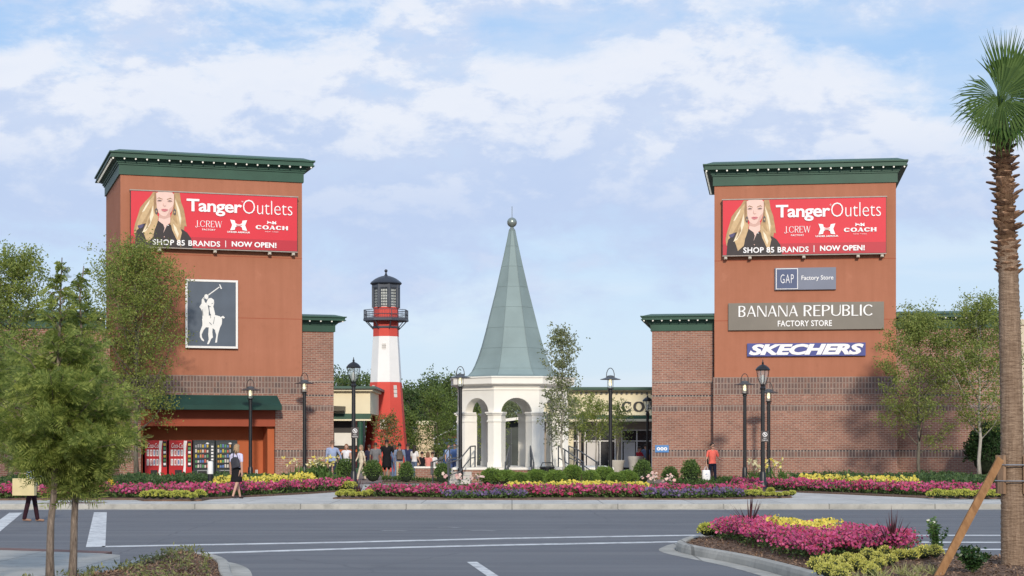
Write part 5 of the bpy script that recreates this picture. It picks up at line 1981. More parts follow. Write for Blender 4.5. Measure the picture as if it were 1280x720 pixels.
# lime clumps
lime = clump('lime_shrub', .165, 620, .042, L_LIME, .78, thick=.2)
sp = [(*W(p, 41.8 + .3 * math.sin(p)), .05, random.uniform(.9, 1.15)) for p in np.linspace(182, 250, 8)]
scatter_copies(lime, sp, 'lime green mounded plant in the short row below the magenta flowers at left', 'plant', 'lime plants at the left kerb')
l2 = copy_tree(lime)
sp = [(*W(p, s), .04, random.uniform(.6, .9)) for p, s in ((424, 40.2), (433, 39.8), (441, 40.3), (449, 40), (456, 40.2), (462, 39.6), (428, 38.7), (446, 38.8), (437, 37.6))]
scatter_copies(l2, sp, 'lime mounded plant at the left tip of the middle bed, near the signed lamp', 'plant', 'lime plants at the tip of the middle bed')
l2 = copy_tree(lime)
sp = [(*W(p, s), .04, random.uniform(.8, 1.2)) for p, s in ((421, 35.0), (428, 34.6), (435, 34.9), (440, 34.4), (425, 34.0), (433, 33.8))]
scatter_copies(l2, sp, 'lime mounded plant at the right end of the left flower bed', 'plant', 'lime plants ending the left bed')
l2 = copy_tree(lime)
sp = [(*W(p, s), .04, random.uniform(.6, .95)) for p, s in ((934, 39.6), (942, 40.2), (950, 39.4), (958, 40), (966, 39.6), (974, 40), (982, 39.5), (937, 37.6), (946, 37.2), (963, 37.6), (990, 39.2))]
scatter_copies(l2, sp, 'lime mounded plant at the right end of the middle bed, around the lamp foot', 'plant', 'lime plants around the right lamp')
l2 = copy_tree(lime)
sp = [(*W(p, s), .04, random.uniform(.8, 1.15)) for p, s in [(1163 + 8.6 * k, 40.4 + .5 * (k % 2)) for k in range(13)] + [(1168 + 9 * k, 39.2) for k in range(11)]]
scatter_copies(l2, sp, 'lime mounded plant in the double row at the right kerb', 'plant', 'lime plants at the right kerb')


# lilies
def lilies(name, label, px, s, n, wid, h, mats):
    root = empty(name, (*W(px, s), .03)); tag(root, label, 'plant')
    P_ = np.zeros((n * 14, 3)); P_[:, 0] = np.repeat(rng.normal(0, wid, n), 14); P_[:, 1] = np.repeat(rng.normal(0, .3, n), 14)
    P_[:, :2] += rng.normal(0, .05, (n * 14, 2))
    P_[:, 2] = rng.uniform(0, h * .5, n * 14)
    npmesh('foliage', leaves(P_, .34, .05, rdir(n * 14, 1.3)), 4, [leafmat('lily_leaf', (0.06, 0.13, 0.03, 1), (0.14, 0.24, 0.06, 1))], root)
    C = np.zeros((n, 3)); C[:, 0] = rng.normal(0, wid, n); C[:, 1] = rng.normal(0, .3, n); C[:, 2] = h * rng.uniform(.75, 1.1, n)
    m = 6
    CC = np.repeat(C, m, 0)
    V = leaves(CC, .15, .075, unit(rdir(n * m) + np.array([0, -.3, .25])))
    st = leaves(C * np.array([1, 1, 0]), C[:, 2], .02, np.tile([0, 0, 1.0], (n, 1)))
    npmesh('bloom', np.concatenate([V, st]), 4, mats + [G_LEAF], root, midx=np.concatenate([rng.integers(0, len(mats), n * m), np.full(n, len(mats))]))


L_PY = leafmat('lily_petal', (0.78, 0.62, 0.10, 1), (0.85, 0.76, 0.25, 1), .2)
L_PW = leafmat('cream_petal', (0.8, 0.68, 0.42, 1), (0.85, 0.78, 0.55, 1), .2)
lilies('lily_plant', 'tall yellow lilies with bright leaves at the brick wing, left of the couple', 395, 30.6, 30, .5, 1.02, [L_PY, L_PW])
lilies('lily_plant', 'cream lilies left of the signed lamp by the right tower', 944, 33.0, 10, .2, .95, [L_PW])
lilies('lily_plant', 'pale yellow lilies right of the signed lamp by the right tower', 966, 33.0, 14, .24, 1.0, [L_PY, L_PW])


# spiky dark cordylines
def cordyline(label, x, y, z, h, n=34, col=None):
    root = empty('cordyline', (x, y, z)); tag(root, label, 'plant', 'dark spiky cordylines')
    V = []
    for k in range(n):
        a = k * 2.4 + random.uniform(-.3, .3)
        t = (k + .5) / n
        el = R(84 - 58 * t + random.uniform(-12, 12))
        L_ = h * random.uniform(.75, 1.08)
        d = np.array([math.cos(a) * math.cos(el), math.sin(a) * math.cos(el), math.sin(el)])
        sd_ = np.array([-math.sin(a), math.cos(a), 0])
        pts = []
        for q in (0, .3, .65, 1.0):
            pts.append(np.array([0, 0, .06]) + d * L_ * q + np.array([0, 0, -.22 * L_ * q * q * math.cos(el)]))
        ws = [.010, .015, .012, .001]
        for i in range(3):
            V += [pts[i] - sd_ * ws[i] * h * 1.2, pts[i] + sd_ * ws[i] * h * 1.2, pts[i + 1] + sd_ * ws[i + 1] * h * 1.2, pts[i + 1] - sd_ * ws[i + 1] * h * 1.2]
    npmesh('leaf_rosette', np.array(V), 4, [leafmat('cordyline_leaf', (0.045, 0.014, 0.02, 1), (0.12, 0.035, 0.045, 1), .1, .4)], root)


# ------------------------------------------------------------------ planting islands in the road
def island(name, ctrl, zmax, mound, kw=.17):
    poly = smoothpoly(ctrl, 5)
    inner = offsetpoly(poly, kw)
    n = len(poly)
    rs = []
    for d, z in ((-.02, -.3), (0.0, -.06), (.02, -.01), (.045, .0), (kw - .02, .0), (kw, -.015), (kw, -.3)):
        q = offsetpoly(poly, d)
        rs.append([(x, y, z) for x, y in q])
    mb = MB(); mb.rings(rs, 0, cap=False)
    structure(mb.build('kerb', M_curb))
    go, gi = offsetpoly(poly, -.30), offsetpoly(poly, -.021)
    mb = MB(); mb.rings([[(x, y, -.147) for x, y in go], [(x, y, -.141) for x, y in gi]], 0, cap=False)
    structure(mb.build('gutter', M_curb))

    def zfun(x, y):
        d = edgedist(x, y, inner)
        return -.05 + zmax * (1 - np.exp(-d / mound)) + .012 * np.sin(np.asarray(x) * 9) * np.sin(np.asarray(y) * 8)
    xs, ys = zip(*inner)
    g = .11
    gx = np.arange(min(xs) - g, max(xs) + g, g); gy = np.arange(min(ys) - g, max(ys) + g, g)
    XX, YY = np.meshgrid(gx, gy)
    ins = inpoly(XX, YY, offsetpoly(poly, kw * .55))
    d = edgedist(XX, YY, inner)
    inn = inpoly(XX, YY, inner)
    ZZ = np.where(inn, zfun(XX, YY), -.05)
    mb = MB()
    nx = len(gx)
    vs = np.stack([XX, YY, ZZ], -1).reshape(-1, 3)
    fs = []
    for j in range(len(gy) - 1):
        for i in range(nx - 1):
            if ins[j, i] and ins[j, i + 1] and ins[j + 1, i] and ins[j + 1, i + 1]:
                fs.append((j * nx + i, j * nx + i + 1, (j + 1) * nx + i + 1, (j + 1) * nx + i))
    mb.add(vs, fs)
    structure(mb.build('soil', M_soil, smooth='all'))
    return poly, inner, zfun


RI = [(2.88, 29.9 * 1.0), (3.02, 31.6), (3.55, 33.1), (4.45, 33.6), (5.3, 32.0), (6.2, 28.6), (7.6, 26.6), (9.3, 25.4), (10.5, 22.0), (9.0, 17.5), (5.6, 17.5), (4.3, 20.5), (3.98, 23.0), (3.55, 26.6)]
RI = [(x, y) for x, y in RI]
rpoly, rinner, rz_ = island('island', RI, .17, .9)
LI = [(-5.3, 27.9), (-4.7, 27.4), (-4.2, 26.0), (-3.75, 23.6), (-3.1, 20.5), (-2.6, 17.5), (-3.4, 15.5), (-6.0, 15.6), (-6.6, 17.6), (-6.1, 20.3), (-5.55, 22.6), (-5.6, 26.2)]
lpoly, linner, lz_ = island('island', LI, .30, .75)


def mulch(label, poly, zf, n):
    xs, ys = zip(*poly)
    P_ = np.stack([rng.uniform(min(xs), max(xs), n * 2), rng.uniform(min(ys), max(ys), n * 2)], 1)
    P_ = P_[inpoly(P_[:, 0], P_[:, 1], poly)][:n]
    B = np.concatenate([P_, (zf(P_[:, 0], P_[:, 1]) + .006)[:, None]], 1)
    d = rdir(len(B)); d[:, 2] *= .35
    f = unit(rdir(len(B)) * .5 + np.array([0, 0, 1.0]))
    o = npmesh('mulch', leaves(B, .055, .022, d, f), 4, [leafmat('mulch_chip', (0.085, 0.05, 0.035, 1), (0.36, 0.235, 0.17, 1), .0, .9, .1)])
    tag(o, label, 'mulch', None, 'stuff')


mulch('brown bark mulch covering the right planting island', rinner, rz_, 26000)
mulch('brown bark mulch covering the low mound of the left island', linner, lz_, 16000)


def gl(pts, z=.08):
    return [G(a, b, z) for a, b in pts]


mag = gl([(893, 669), (905, 664), (960, 669), (1046, 676), (1140, 690), (1141, 700), (1085, 694), (1050, 694), (1018, 698), (978, 689), (935, 679)])
yel = gl([(955, 671), (975, 669), (1046, 679), (1050, 688), (1010, 684), (958, 676)])
flowerbed('flower_bed', 'magenta petunias massed on the near right planting island', mag, 1250, .26, [G_LEAF, F_MAG, F_MAG, F_RED, F_MAG, F_PNK] if False else [G_LEAF, F_MAG, F_MAG, F_RED], .0225, .055, 10, zg=rz_, hole=yel)
flowerbed('flower_bed', 'yellow flower patch inside the magenta petunias on the island', yel, 380, .28, [G_LEAF, F_YEL], .028, .055, 9, zg=rz_)
sed = clump('sedum_plant', .115, 420, .03, leafmat('sedum_leaf', (0.42, 0.42, 0.07, 1), (0.75, 0.69, 0.22, 1), .2), .8, thick=.2)
spots = []
for a, b in [(1020, 704), (1033, 702), (1046, 703), (1059, 700), (1072, 703), (1085, 700), (1098, 703), (1028, 710), (1042, 709), (1056, 711), (1070, 708), (1084, 710), (1098, 709), (1112, 706), (1125, 701), (1140, 702), (1154, 701), (1168, 700), (1090, 715), (1050, 716), (1036, 714), (1106, 697), (1120, 696)]:
    x, y = G(a, b, .08)
    spots.append((x, y, float(rz_(np.array([x]), np.array([y]))[0]), random.uniform(.85, 1.15)))
scatter_copies(sed, spots, 'yellow green sedum clump at the foot of the island flowers', 'plant', 'sedum clumps on the island')
l2 = copy_tree(lime)
x, y = G(884, 669, .05)
scatter_copies(l2, [(x, y, .02, 1.0), (x + .13, y + .1, .02, .85)], 'lime plant at the left tip of the right island', 'plant', 'lime plants at the island tip')


def zat(f, x, y):
    return float(f(np.array([x]), np.array([y]))[0])


x, y = G(937, 668, .1); cordyline('small dark red cordyline behind the left end of the island flowers', x, y, zat(rz_, x, y), .72)
x, y = G(1115, 694, .1); cordyline('large dark red cordyline at the right end of the island flowers', x, y, zat(rz_, x, y), .64, 60)
x, y = W(449, 39.0); cordyline('dark red cordyline in lime plants beside the signed lamp post', x, y, .04, .52)
x, y = W(627, 33.8); cordyline('low dark cordyline hidden among the round bushes, left one', x, y, .04, .4, 20)
x, y = W(727, 34.2); cordyline('low dark cordyline hidden among the round bushes, right one', x, y, .04, .55, 24)
x, y = W(703.5, 35.2); cordyline('low dark cordyline at the foot of the slim pale tree', x, y, .04, .40, 20)
x, y = W(962, 34.6); cordyline('dark cordyline right at the foot of the signed lamp at right', x, y, .04, .42, 24)


def sprig(name, label, x, y, z, h, spread, nb, leafL, mat, flower=None, cat='plant'):
    root = empty(name, (x, y, z)); tag(root, label, cat)
    mb = MB(); L_ = []; Fp = []
    for k in range(nb):
        a = random.uniform(0, 6.28); tip = Vector((math.cos(a) * spread * random.uniform(.3, 1), math.sin(a) * spread * random.uniform(.3, 1), h * random.uniform(.65, 1.05)))
        mid = tip * .5 + Vector((0, 0, h * .1))
        mb.tube([(0, 0, 0), mid, tip], [.008, .006, .003], 5)
        for t in np.linspace(.25, 1, 12):
            p = mid.lerp(tip, (t - .5) * 2) if t > .5 else Vector((0, 0, 0)).lerp(mid, t * 2)
            for _ in range(4):
                L_.append((p.x + random.gauss(0, .015), p.y + random.gauss(0, .015), p.z))
        if random.random() < .3:
            Fp.append(tuple(tip + Vector((0, -.02, .01))))
    mb.build('stem', plain('green_stem', (0.08, 0.11, 0.04, 1), .7, .2, 5), root)
    L_ = np.array(L_)
    npmesh('foliage', leaves(L_, leafL, leafL * .5, rdir(len(L_), .3)), 4, [mat], root)
    if flower and Fp:
        Fp = np.repeat(np.array(Fp), 2, 0) + rng.normal(0, .015, (len(Fp) * 2, 3))
        npmesh('bloom', pentas(Fp, .018, unit(rdir(len(Fp)) * .5 + np.array([0, -1, .5]))), 5, [flower], root)


x, y = G(1172, 694, .1)
sprig('leafy_plant', 'leafy green plant with small white blooms left of the wooden brace', x, y, zat(rz_, x, y), .52, .17, 12, .05, leafmat('fresh_leaf', (0.06, 0.14, 0.03, 1), (0.15, 0.26, 0.07, 1)), leafmat('white_petal', (0.8, 0.8, 0.74, 1), (0.85, 0.85, 0.8, 1)))
x, y = G(1216, 715, .1)
sprig('dark_bush', 'dark glossy bush at the foot of the palm trunk', x, y, zat(rz_, x, y), .31, .22, 30, .055, leafmat('glossy_leaf', (0.015, 0.045, 0.015, 1), (0.05, 0.10, 0.03, 1), .1, .35))
# grass tufts
tuft = empty('grass_tuft')
nb = 55
B = np.zeros((nb, 3)); B[:, :2] = rng.normal(0, .035, (nb, 2))
d = rdir(nb, .8); d[:, 2] = np.abs(d[:, 2]) * .8 + .25
npmesh('blades', leaves(B, .19, .010, d), 4, [leafmat('variegated_blade', (0.20, 0.22, 0.07, 1), (0.52, 0.50, 0.24, 1), .2)], tuft)
spots = []
for a, b in [(1066, 722), (1084, 719), (1100, 716), (1114, 722), (1128, 714), (1143, 719), (1150, 712), (1168, 715), (1132, 727), (1096, 728), (1160, 725)]:
    x, y = G(a, b, .1)
    spots.append((x, y, zat(rz_, x, y), random.uniform(.8, 1.2)))
scatter_copies(tuft, spots, 'pale variegated grass tuft on the mulch below the sedum', 'grass tuft', 'grass tufts on the island')

# sparse weeds on the left mound
P_ = np.stack([rng.uniform(-6.3, -2.8, 5200), rng.uniform(16, 27.6, 5200)], 1)
P_ = P_[inpoly(P_[:, 0], P_[:, 1], offsetpoly(lpoly, .3))]
keep = rng.random(len(P_)) < .25 + .6 * (np.sin(P_[:, 0] * 3.1 + 1) * np.sin(P_[:, 1] * 2.3) > .1)
P_ = P_[keep][:280]
B = np.concatenate([P_, lz_(P_[:, 0], P_[:, 1])[:, None]], 1)
B = np.repeat(B, 8, 0); B[:, :2] += rng.normal(0, .035, (len(B), 2)); B[:, 2] += rng.uniform(0, .10, len(B))
o = npmesh('weeds', leaves(B, .06, .022, rdir(len(B), .7)), 4, [leafmat('weed_leaf', (0.12, 0.14, 0.05, 1), (0.27, 0.28, 0.12, 1))])
tag(o, 'sparse low green weeds growing through mulch on the left island', 'weeds', None, 'stuff')


# ------------------------------------------------------------------ trees
def bark(name, a, b_c, sc=14):
    if name in MATS:
        return MATS[name]
    m, nt, b = new_mat(name)
    v = coords(nt)
    mp = nt.nodes.new('ShaderNodeMapping'); mp.inputs['Scale'].default_value = (sc, sc, sc * .22)
    nt.links.new(v, mp.inputs[0])
    f = ramp(nt, noise(nt, 1.0, 6, mp.outputs[0], .65), .32, .68)
    nt.links.new(mixnode(nt, f, a, b_c), b.inputs['Base Color'])
    b.inputs['Roughness'].default_value = .95; b.inputs['Specular IOR Level'].default_value = .15
    bump(nt, b, f, .6, .01)
    MATS[name] = m
    return m


BK_OAK = bark('oak_bark', (0.085, 0.075, 0.06, 1), (0.20, 0.18, 0.14, 1))
BK_CYP = bark('cypress_bark', (0.085, 0.066, 0.054, 1), (0.30, 0.24, 0.195, 1), 34)
BK_PALE = bark('pale_bark', (0.26, 0.24, 0.20, 1), (0.46, 0.43, 0.38, 1))


def tree(name, label, x, y, H, trunk_r, z_first, prof, nbr, up, clumps, nleaf, leafL, leafmat_, barkm, group=None, clump_r=.3, lean=0.0, z=0.0, sub=3, asp=.5, cone=1.0, qmin=.35):
    """prof(t): crown radius at t=0 (first branch) .. 1 (tip). up: rise of branches. clumps per branch with gaps between."""
    root = empty(name, (x, y, z)); tag(root, label, 'tree', group)
    mb = MB()
    n = 9
    wob = [Vector((random.gauss(0, .012) * H * .5, random.gauss(0, .012) * H * .5, 0)) for _ in range(n)]
    tp = [Vector((lean * t * H, 0, t * H)) + wob[i] * (t > 0) for i, t in enumerate(np.linspace(0, 1, n))]
    mb.tube(tp, [trunk_r * (1.25 if i == 0 else 1) * (1 - .93 * t) for i, t in enumerate(np.linspace(0, 1, n))], 8)

    def trunk_at(zq):
        t = np.clip(zq / H, 0, 1) * (n - 1); i = min(int(t), n - 2)
        return tp[i].lerp(tp[i + 1], t - i)
    cen = []
    for k in range(nbr):
        t = ((k + random.random()) / nbr) ** .85
        zb = z_first + (H - z_first) * t * .93
        r_ = prof(t) * random.uniform(.72, 1.1)
        a = k * 2.399 + random.uniform(-.4, .4)
        p0 = trunk_at(zb)
        e = Vector((math.cos(a), math.sin(a), 0))
        rise = r_ * up * random.uniform(.7, 1.3)
        p1 = p0 + e * r_ * .5 + Vector((0, 0, rise * .38)); p2 = p0 + e * r_ + Vector((0, 0, rise))
        p2.z = min(p2.z, H * 1.0)
        br = max(.006, trunk_r * .38 * (1 - .7 * t))
        mb.tube([p0, p1, p2], [br, br * .62, br * .22], 5)
        for q in np.linspace(qmin, 1.0, clumps):
            p = p0.lerp(p1, q * 2) if q < .5 else p1.lerp(p2, q * 2 - 1)
            for _ in range(sub):
                o = Vector((random.gauss(0, 1), random.gauss(0, 1), random.gauss(.25, .8))) * clump_r * random.uniform(.5, 1.3)
                c = p + o
                if random.random() < .5:
                    mb.tube([p, p + o * .6, c], [br * .3, br * .2, .003], 4)
                cen.append((c.x, c.y, c.z, clump_r * random.uniform(.55, 1.15)))
    for _ in range(sub * 2):
        q = tp[-1] - Vector((0, 0, random.uniform(0, .12) * H))
        cen.append((q.x + random.gauss(0, clump_r * .4), q.y + random.gauss(0, clump_r * .4), q.z, clump_r * .6))
    mb.build('trunk', barkm, root, smooth='all')
    cen = np.array(cen)
    w_ = cen[:, 3] ** 2 * rng.uniform(.35, 1.6, len(cen))
    idx = rng.choice(len(cen), nleaf, p=w_ / w_.sum())
    P_ = cen[idx, :3] + rng.normal(size=(nleaf, 3)) * cen[idx, 3:4] * np.array([.52, .52, .42])
    npmesh('crown', leaves(P_, leafL, leafL * asp, rdir(nleaf, .2), droop=.15), 4, leafmat_ if isinstance(leafmat_, list) else [leafmat_], root)
    return root


LF_OAK = leafmat('willow_oak_leaf', (0.18, 0.245, 0.06, 1), (0.38, 0.42, 0.12, 1), .5)
LF_OAK2 = leafmat('oak_leaf', (0.18, 0.245, 0.065, 1), (0.38, 0.42, 0.13, 1), .5)
LF_SIL = leafmat('silvery_leaf', (0.15, 0.18, 0.085, 1), (0.34, 0.37, 0.20, 1), .42)
LF_DARK = leafmat('forest_leaf', (0.035, 0.07, 0.022, 1), (0.10, 0.15, 0.045, 1), .25)
LF_DARK2 = leafmat('forest_leaf_light', (0.055, 0.095, 0.025, 1), (0.14, 0.19, 0.055, 1), .25)
LF_HORN = leafmat('hornbeam_leaf', (0.085, 0.14, 0.03, 1), (0.19, 0.26, 0.065, 1), .35)
LF_RUST = leafmat('rusty_leaf', (0.12, 0.15, 0.045, 1), (0.28, 0.22, 0.08, 1), .35)

egg = lambda R_, p=.45: (lambda t: R_ * max(.05, math.sin(math.pi * (min(1, t * .82 + .18)) ** p)) ** .75)

# young oaks by the towers
x, y = W(171, 28.4)
tree('oak_tree', 'tall young willow oak in front of the left tower below its billboard', x, y, zz(309, 28.4), .11, 2.0, lambda t: 2.1 * (math.sin(math.pi * (t * .74 + .22)) ** .6), 44, 1.1, 5, 24000, .118, LF_OAK, BK_OAK, 'young oaks', .44, lean=.0, qmin=.42)
x, y = W(1149, 28.6)
tree('oak_tree', 'young oak with open branches before the right tower edge', x, y, zz(398, 28.6), .085, 1.1, lambda t: 1.72 * (math.sin(math.pi * (t * .66 + .30)) ** .7), 28, 1.25, 4, 15000, .115, LF_OAK2, BK_OAK, 'young oaks', .36, qmin=.6)
x, y = W(1225, 28.8)
tree('oak_tree', 'young oak with dense round top beside the palm trunk', x, y, zz(378, 28.8), .09, 1.7, lambda t: 1.5 * (math.sin(math.pi * (t * .70 + .27)) ** .6), 30, 1.1, 4, 14500, .115, LF_OAK2, BK_PALE, 'young oaks', .36, qmin=.5)
x, y = W(14, 31)
tree('oak_tree', 'light green young oak at the far left edge, behind the cypresses', x, y, zz(312, 31), .11, 2.2, lambda t: 1.75 * (math.sin(math.pi * (t * .75 + .22)) ** .7), 38, .8, 4, 17000, .125, LF_OAK, BK_OAK, 'young oaks', .36)
x, y = W(-30, 29)
tree('oak_tree', 'young oak mostly outside the left edge of the picture', x, y, zz(330, 29), .11, 2.2, lambda t: 1.9 * (math.sin(math.pi * (t * .75 + .22)) ** .7), 34, .8, 4, 9000, .125, LF_OAK, BK_OAK, 'young oaks', .36)
x, y = W(1240, 27.6)
root = clump('evergreen_bush', 1.15, 7000, .13, leafmat('evergreen_leaf', (0.015, 0.045, 0.015, 1), (0.05, 0.10, 0.03, 1), .15), 1.2)
root.location = (x, y, 0); tag(root, 'dark evergreen bush against the brick wall left of the palm', 'shrub')

# slim pale tree before the pavilion
x, y = W(702.5, 30.8)
tree('slim_tree', 'slim silvery leaved tree standing before the right pavilion columns', x, y, zz(410, 30.8), .055, 1.5, lambda t: .66 * (math.sin(math.pi * (t * .80 + .16)) ** .6), 34, 1.6, 4, 4300, .10, LF_SIL, BK_PALE, None, .17, z=.02, asp=.6)
x, y = W(690, 29.0)
tree('slim_tree', 'smaller pale stemmed tree just left behind the slim silvery tree', x, y, zz(490, 29.0), .04, 1.4, lambda t: .45 * (math.sin(math.pi * (t * .80 + .16)) ** .6), 16, 1.3, 3, 900, .10, LF_SIL, BK_PALE, None, .16, asp=.6)
# small trees in front of the cream shop
for px, s, top, R_, n_, lab in ((745, 23.5, 503, .95, 2600, 'small round plaza tree in front of the cream shop windows'), (720, 22.8, 496, .8, 1900, 'narrow plaza tree between slim pale tree and cream shop'), (772, 23.0, 505, .55, 1300, 'small plaza tree below the big black letters')):
    x, y = W(px, s)
    tree('plaza_tree', lab, x, y, zz(top, s), .05, 1.7, lambda t, R_=R_: R_ * (math.sin(math.pi * (t * .75 + .22)) ** .6), 18, .7, 3, n_, .12, LF_OAK, BK_PALE, 'small plaza trees', .26)
x, y = W(483.5, 23.5)
tree('plaza_tree', 'small rusty green tree directly before the red lighthouse foot', x, y, zz(521, 23.5), .05, 1.1, lambda t: .78 * (math.sin(math.pi * (t * .72 + .25)) ** .6), 20, .7, 3, 2000, .12, [LF_RUST], BK_PALE, 'small plaza trees', .22)
for px, s, top, R_, lab in ((546, 20.5, 487, 1.05, 'columnar green tree left of the pavilion, the taller one'), (512, 19.5, 520, .75, 'columnar green tree right of the lighthouse foot'), (563, 19.0, 505, .8, 'columnar green tree peeping between lamp and pavilion')):
    x, y = W(px, s)
    tree('columnar_tree', lab, x, y, zz(top, s), .06, .5, lambda t, R_=R_: R_ * (math.sin(math.pi * (t * .72 + .22)) ** .5), 34, .9, 3, 4200, .13, LF_HORN, BK_OAK, 'columnar plaza trees', .26)
x, y = W(612, 18.5)
tree('columnar_tree', 'dark green tree seen through the left pavilion arch', x, y, zz(512, 18.5), .06, .6, lambda t: 1.1 * (math.sin(math.pi * (t * .72 + .22)) ** .5), 26, .9, 3, 3000, .15, LF_OAK2, BK_OAK, None, .3)
x, y = W(642, 16.5)
tree('columnar_tree', 'grey green tree seen through the middle pavilion arch', x, y, zz(500, 16.5), .08, 1.5, lambda t: 1.4 * (math.sin(math.pi * (t * .72 + .22)) ** .5), 24, .7, 3, 2600, .16, LF_SIL, BK_OAK, None, .35)

# far trees behind the shops
far = [(404, 12.5, 470, 2.6), (425, 12.2, 469, 2.6), (445, 12.0, 474, 2.4), (464, 11.6, 476, 2.3), (492, 11.8, 486, 2.2), (512, 12.4, 490, 2.2), (530, 12.2, 484, 2.3), (546, 11.6, 477, 2.4), (562, 12.0, 473, 2.5), (582, 11.5, 478, 2.5), (604, 12, 482, 2.5), (626, 11.8, 486, 2.5), (655, 12, 487, 2.4), (520, 10.5, 494, 3.0), (555, 10.6, 484, 3.0), (480, 10.4, 490, 3.0)]
for i, (px, s, top, R_) in enumerate(far):
    x, y = W(px, s)
    o = tree('forest_tree', ['dark broad forest tree far behind the left cream shop', 'dark forest tree far beyond the lighthouse', 'dark forest tree far behind the pavilion'][0 if px < 470 else (1 if px < 535 else 2)],
             x, y, zz(top, s), .2, .8, lambda t, R_=R_: R_ * (math.sin(math.pi * (t * .70 + .24)) ** .5), 26, .6, 3, 3600, .30, LF_DARK if i % 2 else LF_DARK2, BK_OAK, 'forest trees in the distance', .62)


# bald cypresses close to the camera: feathery sprays on near level branches
def cypress(label, px, s, top, R_, nbr, zf, lean=0.0, group='young cypresses on the left island', zbase=.1):
    x, y = W(px, s)
    H = zz(top, s) - zbase
    root = empty('cypress_tree', (x, y, zbase)); tag(root, label, 'tree', group)
    mb = MB()
    n = 11
    tp = [Vector((lean * t * H + random.gauss(0, .012), random.gauss(0, .012), t * H)) for t in np.linspace(0, 1, n)]
    mb.tube(tp, [.045 * (1.2 if i == 0 else 1) * (1 - .95 * t) + .003 for i, t in enumerate(np.linspace(0, 1, n))], 9)
    sp, sd_, sl = [], [], []
    for k in range(nbr):
        t = ((k + random.random()) / nbr) ** 1.45
        zb = zf + (H - zf) * t * .97
        i = min(int(zb / H * (n - 1)), n - 2)
        p0 = tp[i].lerp(tp[i + 1], zb / H * (n - 1) - i)
        shape = (.80 + .30 * math.sin(math.pi * min(1, t * 1.5))) * (1 - t) ** 1.10 + .06
        r_ = R_ * shape * random.choice([random.uniform(.40, .7), random.uniform(.75, 1.0), random.uniform(.95, 1.3)])
        a = k * 2.399 + random.uniform(-.5, .5)
        e = Vector((math.cos(a), math.sin(a), 0))
        rise = r_ * random.uniform(.25, 1.05)
        p1 = p0 + e * r_ * .55 + Vector((0, 0, rise * .75)); p2 = p0 + e * r_ + Vector((0, 0, rise))
        mb.tube([p0, p1, p2], [.010 * (1 - .6 * t), .006, .002], 5)
        m = max(4, int(19 * r_ / R_))
        for q in np.linspace(.12, 1.0, m):
            p = p0.lerp(p1, q / .55) if q < .55 else p1.lerp(p2, (q - .55) / .45)
            for sgn in (-1, 1):
                side = Vector((-e.y, e.x, 0)) * sgn
                d = e * random.uniform(.2, .9) + side * random.uniform(.35, 1.0) + Vector((0, 0, random.uniform(-.75, .75)))
                sp.append(p); sd_.append(d.normalized()); sl.append(random.uniform(.15, .36) * (.65 + .5 * (1 - q)) * (1 - .72 * t))
        sp.append(p2); sd_.append((e + Vector((0, 0, random.uniform(-.2, .3)))).normalized()); sl.append(.20 * (1 - .7 * t))
    mb.build('trunk', BK_CYP, root, smooth='all')
    sp, sd_, sl = np.array([tuple(p) for p in sp]), np.array([tuple(p) for p in sd_]), np.array(sl)
    # each spray: stem direction with small flat leaflets on both sides
    V = []
    nrm = unit(np.cross(sd_, unit(rdir(len(sp)) * .9 + np.array([0, 0, .7]))))
    m = 8
    for j in range(m):
        t = (j + .6) / m
        for sgn in (-1, 1):
            base = sp + sd_ * (sl * t)[:, None] + np.array([0, 0, -.02]) * t * t
            dr = unit(sd_ * .75 + nrm * sgn * (1.0 - .3 * t))
            ln = sl * .42 * math.sin(math.pi * (.22 + .68 * t)) + .008
            V.append(leaves(base, ln, .0145, dr, np.cross(sd_, nrm)))
    V = np.concatenate([v.reshape(-1, 4, 3) for v in V]).reshape(-1, 3)
    npmesh('crown', V, 4, [leafmat('cypress_leaf', (0.14, 0.20, 0.045, 1), (0.44, 0.49, 0.14, 1), .5)], root)
    return root


cypress('feathery young cypress on the left island, its stem the right one of a pair', 90, 111, 332, .74, 98, 1.0, .03)
cypress('feathery young cypress on the left island, its thin bare leader tallest', 62, 113, 322, .70, 92, 1.22, .04)
cypress('feathery young cypress cut off by the left edge of the picture', -42, 104, 300, .70, 80, 1.40, .0)


